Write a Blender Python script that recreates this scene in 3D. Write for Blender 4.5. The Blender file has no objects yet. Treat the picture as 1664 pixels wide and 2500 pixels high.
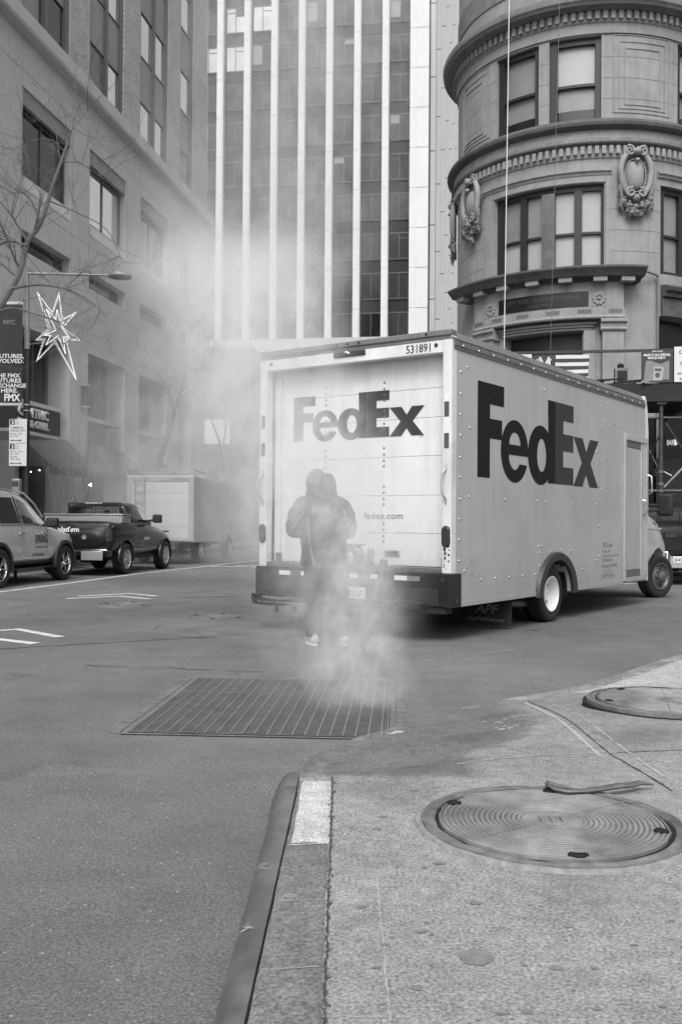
import bpy, bmesh, math, random
from mathutils import Vector, Matrix
from mathutils.bvhtree import BVHTree
random.seed(7)
SC = bpy.context.scene
COL = SC.collection
PI = math.pi
def rad(a): return math.radians(a)

# ------------------------------------------------------------------ camera
H = 1.25
F_PX, CX, CY = 2330., 832., 1250.
PITCH, ROLL = rad(.59), rad(.42)
CAM_ROT = (Matrix.Rotation(PI/2 + PITCH, 3, 'X') @ Matrix.Rotation(ROLL, 3, 'Z'))
def at(px, py, Y):
    """world point seen at photo pixel (px, py), at distance Y in front"""
    d = CAM_ROT @ Vector(((px - CX)/F_PX, -(py - CY)/F_PX, -1))
    return Vector((0, 0, H)) + d*(Y/d.y)
cam = bpy.data.cameras.new('camera')
cam.sensor_fit = 'VERTICAL'; cam.sensor_height = 36; cam.lens = F_PX/2500*36
cam.clip_start = .05; cam.clip_end = 2000
co = bpy.data.objects.new('camera', cam); COL.objects.link(co)
co.matrix_world = Matrix.Translation((0, 0, H)) @ CAM_ROT.to_4x4()
SC.camera = co

# ------------------------------------------------------------------ materials
def nodes(m):
    m.use_nodes = True
    nt = m.node_tree; nt.nodes.clear()
    out = nt.nodes.new('ShaderNodeOutputMaterial')
    return nt, out
def N(nt, t, **kw):
    n = nt.nodes.new(t)
    for k, v in kw.items():
        if k in n.inputs.keys(): n.inputs[k].default_value = v
        else: setattr(n, k, v)
    return n
def L(nt, a, b): nt.links.new(a, b)
def g(v): return (v, v, v, 1)
def mathn(nt, op, a, b=None, clamp=False):
    n = nt.nodes.new('ShaderNodeMath'); n.operation = op; n.use_clamp = clamp
    for i, q in enumerate((a, b)):
        if q is None: continue
        if hasattr(q, 'links'): L(nt, q, n.inputs[i])
        else: n.inputs[i].default_value = q
    return n.outputs[0]
def noise(nt, co_, scale, detail=5, rough=.55, dist=0):
    n = N(nt, 'ShaderNodeTexNoise'); n.inputs['Scale'].default_value = scale
    n.inputs['Detail'].default_value = detail; n.inputs['Roughness'].default_value = rough
    n.inputs['Distortion'].default_value = dist
    L(nt, co_, n.inputs['Vector']); return n.outputs['Fac']
def ramp(nt, f, a, b, lo=0., hi=1.):
    n = N(nt, 'ShaderNodeMapRange'); n.clamp = True
    n.inputs['From Min'].default_value = a; n.inputs['From Max'].default_value = b
    n.inputs['To Min'].default_value = lo; n.inputs['To Max'].default_value = hi
    L(nt, f, n.inputs['Value']); return n.outputs['Result']
_mats = {}
def mat(name, v, rough=.6, var=.12, scale=6, grime=.0, bump=0., bscale=60, metal=0., spec=.5, emit=0., coords='Object', stretch=(1, 1, 1), attr=None, coat=0., streak=0., dirtz=None):
    if name in _mats: return _mats[name]
    m = bpy.data.materials.new(name); nt, out = nodes(m)
    b = N(nt, 'ShaderNodeBsdfPrincipled')
    b.inputs['Roughness'].default_value = rough; b.inputs['Metallic'].default_value = metal
    b.inputs['Specular IOR Level'].default_value = spec; b.inputs['Coat Weight'].default_value = coat
    tc = N(nt, 'ShaderNodeTexCoord'); mp = N(nt, 'ShaderNodeMapping'); mp.inputs['Scale'].default_value = stretch
    if coords == 'World':
        gp = N(nt, 'ShaderNodeNewGeometry'); L(nt, gp.outputs['Position'], mp.inputs['Vector'])
    else: L(nt, tc.outputs[coords], mp.inputs['Vector'])
    cv = mp.outputs['Vector']
    f1 = noise(nt, cv, scale, 8, .62)
    val = ramp(nt, f1, .25, .75, v*(1 - var), v*(1 + var))
    if grime:
        f2 = noise(nt, cv, scale*.22, 6, .65, .6)
        val = mathn(nt, 'MULTIPLY', val, ramp(nt, f2, .42, .72, 1., 1 - grime))
    if streak:
        m2 = N(nt, 'ShaderNodeMapping'); m2.inputs['Scale'].default_value = (7, 7, .45)
        L(nt, cv, m2.inputs['Vector'])
        f3 = noise(nt, m2.outputs['Vector'], 1.0, 5, .6)
        val = mathn(nt, 'MULTIPLY', val, ramp(nt, f3, .45, .75, 1., 1 - streak))
    if dirtz:
        sx = N(nt, 'ShaderNodeSeparateXYZ'); L(nt, tc.outputs['Object'], sx.inputs[0])
        zz = mathn(nt, 'ADD', sx.outputs['Z'], mathn(nt, 'MULTIPLY', noise(nt, cv, 5, 5, .65), dirtz[1]*.9))
        val = mathn(nt, 'MULTIPLY', val, ramp(nt, zz, dirtz[0], dirtz[0] + dirtz[1]*1.6, dirtz[2], 1.))
    if attr:
        a = N(nt, 'ShaderNodeAttribute'); a.attribute_name = attr
        val = mathn(nt, 'MULTIPLY', val, a.outputs['Fac'])
    cc = N(nt, 'ShaderNodeCombineColor')
    for i in range(3): L(nt, val, cc.inputs[i])
    L(nt, cc.outputs[0], b.inputs['Base Color'])
    rr = ramp(nt, f1, .3, .7, max(.02, rough - .08), min(1, rough + .08)); L(nt, rr, b.inputs['Roughness'])
    if bump:
        bn = N(nt, 'ShaderNodeBump'); bn.inputs['Strength'].default_value = 1; bn.inputs['Distance'].default_value = bump
        L(nt, noise(nt, cv, bscale, 4, .6), bn.inputs['Height']); L(nt, bn.outputs[0], b.inputs['Normal'])
    if emit:
        b.inputs['Emission Color'].default_value = (1, 1, 1, 1); b.inputs['Emission Strength'].default_value = emit
    L(nt, b.outputs[0], out.inputs[0]); _mats[name] = m
    return m
def glass(name, v, rough=.05, metal=0., spec=.8, var=.25, scale=1.2):
    return mat(name, v, rough, var, scale, metal=metal, spec=spec)

# ------------------------------------------------------------------ mesh helpers
def V(*a): return Vector(a)
class MB:
    def __init__(s): s.v = []; s.f = []; s.m = []
    def add(s, vs, fs, mi=0):
        k = len(s.v); s.v += [tuple(p) for p in vs]
        s.f += [tuple(i + k for i in f) for f in fs]; s.m += [mi]*len(fs)
    def box(s, x0, x1, y0, y1, z0, z1, mi=0, nx=1):
        vs = []; fs = []
        for i in range(nx + 1):
            x = x0 + (x1 - x0)*i/nx
            vs += [(x, y0, z0), (x, y1, z0), (x, y1, z1), (x, y0, z1)]
        for i in range(nx):
            a = 4*i
            for j in range(4):
                k = (j + 1) % 4
                fs.append((a + j, a + 4 + j, a + 4 + k, a + k))
        fs += [(0, 1, 2, 3), (4*nx + 3, 4*nx + 2, 4*nx + 1, 4*nx)]
        s.add(vs, fs, mi); return s
    def bar(s, p0, p1, w, h=None, up=(0, 0, 1), mi=0):
        h = h or w; p0 = Vector(p0); p1 = Vector(p1); d = (p1 - p0).normalized(); up = Vector(up)
        if abs(d.dot(up)) > .98: up = Vector((1, 0, 0))
        r = d.cross(up).normalized()*(w/2); u = r.cross(d).normalized()*(h/2)
        q = [p0 - r - u, p0 + r - u, p0 + r + u, p0 - r + u]; q += [a + (p1 - p0) for a in q]
        s.add(q, [(0, 1, 2, 3), (7, 6, 5, 4), (0, 4, 5, 1), (1, 5, 6, 2), (2, 6, 7, 3), (3, 7, 4, 0)], mi); return s
    def tube(s, pts, r, n=8, mi=0, closed=False, flat=1.):
        P = [Vector(p) for p in pts]; m = len(P)
        R = r if isinstance(r, (list, tuple)) else [r]*m
        vs = []; ref = None
        for i in range(m):
            if closed: d = P[(i + 1) % m] - P[i - 1]
            else: d = P[min(i + 1, m - 1)] - P[max(i - 1, 0)]
            if d.length < 1e-9: d = Vector((0, 0, 1))
            d.normalize()
            if ref is None:
                ref = Vector((0, 0, 1)) if abs(d.z) < .9 else Vector((1, 0, 0))
            a = d.cross(ref)
            if a.length < 1e-6: a = d.orthogonal()
            a.normalize(); b = a.cross(d).normalized(); ref = b
            for k in range(n):
                t = 2*PI*k/n
                vs.append(P[i] + a*(math.cos(t)*R[i]) + b*(math.sin(t)*R[i]*flat))
        fs = []
        for i in range(m if closed else m - 1):
            j = (i + 1) % m
            for k in range(n):
                l = (k + 1) % n
                fs.append((i*n + k, i*n + l, j*n + l, j*n + k))
        if not closed:
            fs.append(tuple(range(n - 1, -1, -1))); fs.append(tuple((m - 1)*n + k for k in range(n)))
        s.add(vs, fs, mi); return s
    def cyl(s, p0, p1, r, n=16, mi=0, r1=None): return s.tube([p0, p1], [r, r if r1 is None else r1], n, mi)
    def ball(s, c, rx, ry=None, rz=None, n=10, m=7, mi=0):
        ry = ry or rx; rz = rz or rx; vs = [(c[0], c[1], c[2] - rz)]; fs = []
        for i in range(1, m):
            t = PI*i/m - PI/2
            for k in range(n):
                p = 2*PI*k/n
                vs.append((c[0] + rx*math.cos(t)*math.cos(p), c[1] + ry*math.cos(t)*math.sin(p), c[2] + rz*math.sin(t)))
        vs.append((c[0], c[1], c[2] + rz)); e = len(vs) - 1
        for k in range(n): fs.append((0, 1 + (k + 1) % n, 1 + k)); fs.append((e, e - n + k, e - n + (k + 1) % n))
        for i in range(m - 2):
            for k in range(n):
                l = (k + 1) % n; a = 1 + i*n
                fs.append((a + k, a + l, a + n + l, a + n + k))
        s.add(vs, fs, mi); return s
    def lathe(s, prof, n=32, mi=0, mtx=None):
        """prof: (radius, height) pairs turned round Z"""
        vs = []; fs = []; k = len(prof)
        for i in range(n):
            t = 2*PI*i/n
            for r, z in prof: vs.append(Vector((r*math.cos(t), r*math.sin(t), z)))
        for i in range(n):
            j = (i + 1) % n
            for q in range(k - 1): fs.append((i*k + q, j*k + q, j*k + q + 1, i*k + q + 1))
        if mtx: vs = [mtx @ p for p in vs]
        s.add(vs, fs, mi); return s
    def poly(s, pts, mi=0): s.add(pts, [tuple(range(len(pts)))], mi); return s
    def prism(s, pts, f, d0, d1, mi=0):
        n = len(pts); vs = [f(u, w, d0) for u, w in pts] + [f(u, w, d1) for u, w in pts]
        fs = [tuple(range(n))[::-1], tuple(range(n, 2*n))] + [(i, (i + 1) % n, n + (i + 1) % n, n + i) for i in range(n)]
        s.add(vs, fs, mi); return s
    def grid(s, fn, nu, nv, mi=0, wrap=False):
        vs = [fn(i/nu, j/nv) for i in range(nu + 1) for j in range(nv + 1)]
        fs = [(i*(nv + 1) + j, (i + 1)*(nv + 1) + j, (i + 1)*(nv + 1) + j + 1, i*(nv + 1) + j + 1) for i in range(nu) for j in range(nv)]
        s.add(vs, fs, mi); return s
    def map(s, fn): s.v = [tuple(fn(*p)) for p in s.v]; return s
    def mesh(s, name):
        me = bpy.data.meshes.new(name); me.from_pydata(s.v, [], s.f); me.validate(); return me
    def build(s, name, mats, parent=None, smooth=35, fn=None, bevel=0, norm=True, post=None):
        if fn: s.map(fn)
        me = s.mesh(name)
        if not isinstance(mats, (list, tuple)): mats = [mats]
        for m in mats: me.materials.append(m)
        if len(mats) > 1 and len(me.polygons) == len(s.m): me.polygons.foreach_set('material_index', s.m)
        if norm:
            bm = bmesh.new(); bm.from_mesh(me); bmesh.ops.recalc_face_normals(bm, faces=bm.faces); bm.to_mesh(me); bm.free()
        if smooth:
            me.polygons.foreach_set('use_smooth', [True]*len(me.polygons)); me.set_sharp_from_angle(angle=rad(smooth))
        o = bpy.data.objects.new(name, me); COL.objects.link(o)
        if parent: o.parent = parent
        if bevel:
            b = o.modifiers.new('b', 'BEVEL'); b.width = bevel; b.segments = 2; b.limit_method = 'ANGLE'; b.angle_limit = rad(40)
        return o
def apply_mods(o, smooth=None):
    dg = bpy.context.evaluated_depsgraph_get(); dg.update()
    me = bpy.data.meshes.new_from_object(o.evaluated_get(dg))
    o.modifiers.clear(); o.data = me
    if smooth:
        me.polygons.foreach_set('use_smooth', [True]*len(me.polygons)); me.set_sharp_from_angle(angle=rad(smooth))
    return o
def tag(o, label=None, cat=None, group=None, kind=None):
    if label: o['label'] = label
    if cat: o['category'] = cat
    if group: o['group'] = group
    if kind: o['kind'] = kind
    return o
def thing(name, label, cat, loc=(0, 0, 0), rotz=0., group=None):
    o = bpy.data.objects.new(name, None); COL.objects.link(o); o.location = loc; o.rotation_euler = (0, 0, rotz)
    o.empty_display_size = .2
    return tag(o, label, cat, group)
def copy_tree(o, parent=None):
    c = o.copy(); COL.objects.link(c); c.parent = parent
    for ch in list(o.children): copy_tree(ch, c)
    return c

# ------------------------------------------------------------------ lettering
def frame(o, r, u):
    r = Vector(r).normalized(); u = Vector(u).normalized(); n = r.cross(u)
    return Matrix(((r.x, u.x, n.x, o[0]), (r.y, u.y, n.y, o[1]), (r.z, u.z, n.z, o[2]), (0, 0, 0, 1)))
def curve_mesh(cu):
    o = bpy.data.objects.new('lettering', cu); COL.objects.link(o)
    dg = bpy.context.evaluated_depsgraph_get(); dg.update()
    me = bpy.data.meshes.new_from_object(o.evaluated_get(dg))
    bpy.data.objects.remove(o); bpy.data.curves.remove(cu)
    return me
def text(body, m, parent, mtx, size, width=None, bold=0., align='LEFT', name='lettering', extrude=0., space=1., shear=0.):
    """one flat mesh of letters; baseline start at mtx origin, x right, y up"""
    cu = bpy.data.curves.new('lettering', 'FONT'); cu.body = body; cu.size = size*1.37; cu.offset = bold*size
    cu.align_x = align; cu.space_character = space; cu.resolution_u = 2; cu.extrude = extrude; cu.space_line = .92; cu.shear = shear
    me = curve_mesh(cu)
    if width and len(me.vertices):
        xs = [v.co.x for v in me.vertices]; w = max(xs) - min(xs)
        me.transform(Matrix.Diagonal((width/w, 1, 1, 1)))
    me.transform(mtx); me.materials.clear(); me.materials.append(m); me.name = name
    o = bpy.data.objects.new(name, me); COL.objects.link(o)
    if parent: o.parent = parent
    return o
def shape2d(splines, m, parent, mtx, name, extrude=0.):
    """flat filled shape with holes from closed 2-D outlines"""
    cu = bpy.data.curves.new(name, 'CURVE'); cu.dimensions = '2D'; cu.fill_mode = 'BOTH'; cu.extrude = extrude
    for sp in splines:
        q = cu.splines.new('POLY'); q.points.add(len(sp) - 1); q.use_cyclic_u = True
        for i, p in enumerate(sp): q.points[i].co = (p[0], p[1], 0, 1)
    me = curve_mesh(cu); me.transform(mtx); me.materials.clear(); me.materials.append(m)
    o = bpy.data.objects.new(name, me); COL.objects.link(o)
    if parent: o.parent = parent
    return o
def arc(cx, cy, rx, ry, a0, a1, n=24):
    return [(cx + rx*math.cos(rad(a0 + (a1 - a0)*i/n)), cy + ry*math.sin(rad(a0 + (a1 - a0)*i/n))) for i in range(n + 1)]
# two-tone courier wordmark, measured on the truck side (y from .57, z from 1.75, F 1.05 high)
def wordmark(m1, m2, parent, mtx, sc=1.):
    T = mtx @ Matrix.Diagonal((sc, sc, 1, 1)) @ Matrix.Translation((-.57, -1.75, 0))
    F = [(.57, 1.75), (.57, 2.80), (1.215, 2.80), (1.215, 2.57), (.865, 2.57), (.865, 2.41), (1.165, 2.41), (1.165, 2.19), (.865, 2.19), (.865, 1.75)]
    ex, ey = 1.505, 2.085
    e = arc(ex, ey, .368, .365, -7, 336, 40) + arc(ex, ey, .17, .215, 318, 203, 14) + [(ex - .152, ey - .045)]
    eh = arc(ex, ey + .075, .15, .145, 0, 180, 14)
    d = arc(2.235, 2.085, .368, .365, 52, 308, 34) + [(2.45, 1.75), (2.68, 1.75), (2.68, 2.79), (2.45, 2.79)]
    dh = arc(2.265, 2.085, .135, .205, 0, 360, 26)[:-1]
    E_ = [(2.682, 1.75), (2.682, 2.79), (3.28, 2.79), (3.28, 2.57), (2.94, 2.57), (2.94, 2.40), (3.275, 2.40), (3.275, 2.18), (2.94, 2.18), (2.94, 1.975), (3.28, 1.975), (3.28, 1.75)]
    x = [(3.285, 2.395), (3.60, 2.395), (3.735, 2.215), (3.87, 2.395), (4.19, 2.395), (3.89, 2.07), (4.18, 1.745), (3.86, 1.745), (3.73, 1.915), (3.60, 1.745), (3.285, 1.745), (3.575, 2.07)]
    a = shape2d([F], m1, parent, T, 'lettering')
    b = shape2d([e, eh], m1, parent, T, 'lettering'); c = shape2d([d, dh], m1, parent, T, 'lettering')
    f = shape2d([E_], m2, parent, T, 'lettering'); h = shape2d([x], m2, parent, T, 'lettering')
    join([a, b, c]); join([f, h])
    return a, f
def join(obs):
    bm = bmesh.new()
    for o in obs: bm.from_mesh(o.data)
    bm.to_mesh(obs[0].data); bm.free()
    for o in obs[1:]: bpy.data.objects.remove(o)
    return obs[0]

# ------------------------------------------------------------------ facades
def wall(mb, a0, a1, z0, z1, ops=(), o=0., da=99., mi=0):
    """sheet in (along, out, up) with openings (a0,a1,z0,z1,depth) and their reveals"""
    A = sorted({a0, a1, *[q for p in ops for q in p[:2]]}); Z = sorted({z0, z1, *[q for p in ops for q in p[2:4]]})
    A = [q for q in A if a0 <= q <= a1]; Z = [q for q in Z if z0 <= q <= z1]
    B = []
    for p, q in zip(A, A[1:]):
        k = max(1, math.ceil((q - p)/da)); B += [p + (q - p)*i/k for i in range(k)]
    B.append(A[-1])
    for p, q in zip(B, B[1:]):
        for r, t in zip(Z, Z[1:]):
            c, h = (p + q)/2, (r + t)/2
            if any(w[0] < c < w[1] and w[2] < h < w[3] for w in ops): continue
            mb.add([(p, o, r), (q, o, r), (q, o, t), (p, o, t)], [(0, 1, 2, 3)], mi)
    for w in ops:
        d = o - w[4]
        for x in (w[0], w[1]):
            mb.add([(x, o, w[2]), (x, d, w[2]), (x, d, w[3]), (x, o, w[3])], [(0, 1, 2, 3)], mi)
        k = max(1, math.ceil((w[1] - w[0])/da))
        for i in range(k):
            p = w[0] + (w[1] - w[0])*i/k; q = w[0] + (w[1] - w[0])*(i + 1)/k
            for z in (w[2], w[3]): mb.add([(p, o, z), (q, o, z), (q, d, z), (p, d, z)], [(0, 1, 2, 3)], mi)
    return mb
def window(parent, fn, a0, a1, z0, z1, o, fm, pm, fw=.06, fd=.07, vs=(), hs=(), da=99., extra=None, pane_off=.03, label=None):
    """frame mesh with a pane child; vs/hs: bars at fractions"""
    mb = MB(); nx = max(1, math.ceil((a1 - a0)/da))
    mb.box(a0, a0 + fw, o, o + fd, z0, z1); mb.box(a1 - fw, a1, o, o + fd, z0, z1)
    mb.box(a0 + fw, a1 - fw, o, o + fd - .003, z0, z0 + fw, nx=nx); mb.box(a0 + fw, a1 - fw, o, o + fd - .003, z1 - fw, z1, nx=nx)
    for q in vs:
        w = q[1] if isinstance(q, tuple) else fw; q = q[0] if isinstance(q, tuple) else q
        c = a0 + (a1 - a0)*q; mb.box(c - w/2, c + w/2, o, o + fd - .006, z0 + fw, z1 - fw)
    for q in hs:
        w = q[3] if len(q) > 3 else fw*.8
        c = z0 + (z1 - z0)*q[0]; mb.box(a0 + (a1 - a0)*q[1], a0 + (a1 - a0)*q[2], o, o + fd - .01, c - w/2, c + w/2, nx=nx)
    f = mb.build('window', fm, parent, fn=fn)
    pb = MB(); pb.box(a0 + fw*.5, a1 - fw*.5, o - .02, o + pane_off, z0 + fw*.5, z1 - fw*.5, nx=nx)
    p = pb.build('pane', pm, f, fn=fn)
    return f, p
# ------------------------------------------------------------------ shared materials
M_black = mat('black_rubber', .018, .75, .3, 30)
M_dark = mat('dark_metal', .03, .45, .3, 20, spec=.5)
M_steel = mat('grey_steel', .22, .42, .25, 25, metal=.6, grime=.3)
M_alu = mat('aluminium', .55, .38, .12, 18, metal=.7)
M_white = mat('white_enamel', .74, .34, .05, 3, grime=.08, coords='Object', streak=.05)
M_whiteold = mat('worn_white_enamel', .70, .42, .08, 7, grime=.22, bump=.0006, bscale=90, streak=.12)
M_inkdark = mat('dark_ink', .022, .45, .1, 10)
M_inkmid = mat('mid_ink', .075, .45, .1, 10)
M_inkgrey = mat('grey_ink', .2, .5, .1, 10)
M_inkwhite = mat('white_ink', .75, .5, .06, 10)
M_tyre = mat('tyre_rubber', .016, .8, .35, 14, grime=.3, bump=.001, bscale=80)
M_glassdark = glass('dark_glass', .012, .04, spec=.9)
M_chrome = mat('chrome', .7, .12, .08, 10, metal=1.)
M_lens = mat('lamp_lens', .03, .15, .4, 40, spec=.8)
M_emit = mat('lit_bulb', .9, .5, emit=6.)

# ------------------------------------------------------------------ street frame: v to the right, s up the street
TH = rad(8.975)
US = Vector((math.sin(TH), math.cos(TH), 0)); VS = Vector((math.cos(TH), -math.sin(TH), 0))
ROTS = -TH
def W(v, s, z=0): return VS*v + US*s + Vector((0, 0, z))

# ------------------------------------------------------------------ road
def asphalt_mat():
    m = bpy.data.materials.new('asphalt'); nt, out = nodes(m); b = N(nt, 'ShaderNodeBsdfPrincipled')
    gp = N(nt, 'ShaderNodeNewGeometry'); P = gp.outputs['Position']
    big = noise(nt, P, .35, 5, .55, .3); mid = noise(nt, P, 2.6, 6, .6, .2); fine = noise(nt, P, 95, 3, .7)
    vo = N(nt, 'ShaderNodeTexVoronoi'); vo.inputs['Scale'].default_value = 170; L(nt, P, vo.inputs['Vector'])
    sp = N(nt, 'ShaderNodeTexVoronoi'); sp.inputs['Scale'].default_value = 26; L(nt, P, sp.inputs['Vector'])
    v = ramp(nt, big, .3, .7, .125, .172)
    v = mathn(nt, 'MULTIPLY', v, ramp(nt, mid, .3, .72, 1.14, .86))
    v = mathn(nt, 'MULTIPLY', v, ramp(nt, fine, .32, .68, .60, 1.42))
    sepc = N(nt, 'ShaderNodeSeparateColor'); L(nt, vo.outputs['Color'], sepc.inputs[0])
    v = mathn(nt, 'MULTIPLY', v, ramp(nt, sepc.outputs[0], 0, 1, .72, 1.3))
    s2 = N(nt, 'ShaderNodeSeparateColor'); L(nt, sp.outputs['Color'], s2.inputs[0])
    chip = mathn(nt, 'MULTIPLY', ramp(nt, sp.outputs['Distance'], .08, .16, 1, 0), ramp(nt, s2.outputs[1], .72, .76, 0, 1))
    v = mathn(nt, 'ADD', v, mathn(nt, 'MULTIPLY', chip, .25))
    # worn lanes, repaired patches and oil stains
    wl = noise(nt, P, .16, 3, .5); v = mathn(nt, 'MULTIPLY', v, ramp(nt, wl, .38, .62, .84, 1.12))
    pv = N(nt, 'ShaderNodeTexVoronoi'); pv.inputs['Scale'].default_value = .33; L(nt, P, pv.inputs['Vector'])
    pc = N(nt, 'ShaderNodeSeparateColor'); L(nt, pv.outputs['Color'], pc.inputs[0]); v = mathn(nt, 'MULTIPLY', v, ramp(nt, pc.outputs[1], 0, 1, .9, 1.08))
    dk = N(nt, 'ShaderNodeTexVoronoi'); dk.inputs['Scale'].default_value = 1.7; L(nt, P, dk.inputs['Vector'])
    dc = N(nt, 'ShaderNodeSeparateColor'); L(nt, dk.outputs['Color'], dc.inputs[0])
    spot = mathn(nt, 'MULTIPLY', ramp(nt, mathn(nt, 'ADD', dk.outputs['Distance'], mathn(nt, 'MULTIPLY', mid, .16)), .13, .22, 1, 0), ramp(nt, dc.outputs[0], .6, .7, 0, 1))
    v = mathn(nt, 'MULTIPLY', v, mathn(nt, 'SUBTRACT', 1., mathn(nt, 'MULTIPLY', spot, .3)))
    st = noise(nt, P, .9, 4, .5, .4); v = mathn(nt, 'MULTIPLY', v, ramp(nt, st, .62, .75, 1, .72))
    # hairline cracks
    cr = N(nt, 'ShaderNodeTexVoronoi'); cr.feature = 'DISTANCE_TO_EDGE'; cr.inputs['Scale'].default_value = .55
    wob = N(nt, 'ShaderNodeTexNoise'); wob.inputs['Scale'].default_value = 2.2; wob.inputs['Detail'].default_value = 6; L(nt, P, wob.inputs['Vector'])
    ad = N(nt, 'ShaderNodeVectorMath'); ad.operation = 'ADD'; L(nt, P, ad.inputs[0]); L(nt, wob.outputs['Color'], ad.inputs[1]); L(nt, ad.outputs[0], cr.inputs['Vector'])
    msk = ramp(nt, noise(nt, P, .5, 2), .5, .62, 0, 1)
    c = mathn(nt, 'MULTIPLY', ramp(nt, cr.outputs['Distance'], .004, .012, .55, 0), msk)
    v = mathn(nt, 'MULTIPLY', v, mathn(nt, 'SUBTRACT', 1., c))
    cc = N(nt, 'ShaderNodeCombineColor')
    for i in range(3): L(nt, v, cc.inputs[i])
    L(nt, cc.outputs[0], b.inputs['Base Color'])
    b.inputs['Roughness'].default_value = .82; b.inputs['Specular IOR Level'].default_value = .3
    bn = N(nt, 'ShaderNodeBump'); bn.inputs['Strength'].default_value = .8; bn.inputs['Distance'].default_value = .004
    L(nt, mathn(nt, 'ADD', fine, mathn(nt, 'MULTIPLY', vo.outputs['Distance'], .8)), bn.inputs['Height']); L(nt, bn.outputs[0], b.inputs['Normal'])
    L(nt, b.outputs[0], out.inputs[0]); return m
M_asphalt = asphalt_mat()
tag(MB().poly([(-400, -400, 0), (400, -400, 0), (400, 600, 0), (-400, 600, 0)]).build('road', M_asphalt, norm=False), kind='structure')

# white paint on the road
M_paint = mat('road_paint', .62, .7, .18, 25, grime=.45, bump=.001, coords='World')
def ribbon(name, pts, w, z, m, close=False):
    """flat strip of width w along ground points"""
    mb = MB(); P = [Vector((p[0], p[1], z)) for p in pts]; n = len(P)
    l = []; r = []
    for i in range(n):
        d = (P[min(i + 1, n - 1)] - P[max(i - 1, 0)]).normalized(); q = Vector((-d.y, d.x, 0))*(w[i] if isinstance(w, list) else w)/2
        l.append(P[i] + q); r.append(P[i] - q)
    mb.add(l + r, [(i, i + 1, n + i + 1, n + i) for i in range(n - 1)])
    return mb.build(name, m, norm=False, smooth=0)
tag(ribbon('lane_line', [(-7.2, 9.5), (-5.85, 16.42), (-5.33, 18.9), (-4.75, 22.2), (-3.5, 27.0), (-2.66, 30.5), (-1.2, 39), (.2, 48)], .12, .004, M_paint), kind='structure')
tag(ribbon('lane_line', [(3.6, 17.9), (5.0, 19.35), (7.0, 20.6), (9.5, 20.3), (13, 19.7)], .11, .004, M_paint), kind='structure')
for i, (a, b, c, w) in enumerate([((-4.27, 15.62), (-3.6, 16.28), (-3.03, 15.75), .13), ((-4.33, 15.13), (-3.63, 15.68), (-3.0, 15.16), .13),
                  ((-4.25, 10.3), (-3.66, 10.86), (-2.98, 10.17), .13), ((-4.1, 9.45), (-3.62, 9.98), (-3.06, 9.62), .14)]):
    tag(ribbon('chevron_marking', [a, b, c], w, .0045, M_paint), kind='structure')
for (x0, y0, x1, y1) in [(-3.55, 26.1, -2.6, 26.3), (-2.9, 26.6, -1.2, 27.1), (-2.4, 25.9, -1.6, 26.0)]:
    tag(ribbon('lane_marking', [(x0, y0), (x1, y1)], .22, .004, M_paint), kind='structure')
# tar seams and patch scars in the asphalt
M_tar = mat('tar_seam', .035, .6, .4, 12, coords='World')
def scar(p0, p1, w, n=26, seed=1):
    rng = random.Random(seed); pts = []; ws = []
    for i in range(n + 1):
        t = i/n
        pts.append((p0[0] + (p1[0] - p0[0])*t + rng.uniform(-1, 1)*.035, p0[1] + (p1[1] - p0[1])*t + rng.uniform(-1, 1)*.035)); ws.append(w*rng.uniform(.15, 1.2))
    return tag(ribbon('road_seam', pts, ws, .003, M_tar), kind='structure')
scar((-3.6, 9.0), (-.9, 10.6), .03, seed=3); scar((-4.6, 11.6), (-1.4, 12.4), .022, seed=4); scar((-2.2, 8.2), (-.6, 7.9), .02, seed=5)
scar((-2.6, 15.6), (-1.7, 15.8), .08, 8, seed=6); scar((-2.9, 16.9), (-2.1, 17.1), .06, 8, seed=7)
M_chalk = mat('pale_scrape', .3, .8, .3, 30, coords='World')
rng = random.Random(5); pts = []; ws = []
for i in range(31):
    t = i/30; pts.append((.25 + 1.5*t + rng.uniform(-.012, .012), 8.15 + 1.35*t + rng.uniform(-.012, .012))); ws.append(.022*rng.uniform(.0, 1.1))
tag(ribbon('road_seam', pts, ws, .0035, M_chalk), kind='structure')

# ------------------------------------------------------------------ kerb and pavement corner
EDGE = [(-.17, -3), (-.17, 1), (-.17, 2.6), (-.17, 3.6), (-.17, 4.12), (-.20, 4.35), (-.21, 4.59), (-.185, 4.83), (-.15, 5.04), (-.05, 5.26), (.13, 5.54), (.33, 5.77), (.57, 6.13), (.91, 6.53), (1.34, 6.87), (1.85, 7.27), (2.4, 7.86), (3.08, 8.6), (4.6, 10.3), (7, 13), (9, 14.2), (14, 14)]
def resample(P, step):
    out = [Vector((*P[0], 0))]
    for a, b in zip(P, P[1:]):
        a = Vector((*a, 0)); b = Vector((*b, 0)); k = max(1, int((b - a).length/step))
        out += [a + (b - a)*(i/k) for i in range(1, k + 1)]
    return out
E_ = resample(EDGE, .05)
arcl = [0]
for a, b in zip(E_, E_[1:]): arcl.append(arcl[-1] + (b - a).length)
def smoothstep(a, b, x):
    t = max(0, min(1, (x - a)/(b - a))); return t*t*(3 - 2*t)
from mathutils import noise as mn
def ztop(x, y, d):
    """pavement height: flat at .14, falling to the road along the corner ramp"""
    r = smoothstep(4.15, 4.75, y)*(1 - .55*smoothstep(7.4, 9.5, y + .3*x))     # how much of a ramp here
    k = smoothstep(0, 1.15, d)
    z = .14*(1 - r) + r*(.012 + .118*k)
    return z + .006*mn.noise(V(x*1.3, y*1.3, 0)) + .0016*mn.noise(V(x*9, y*9, 3))
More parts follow.
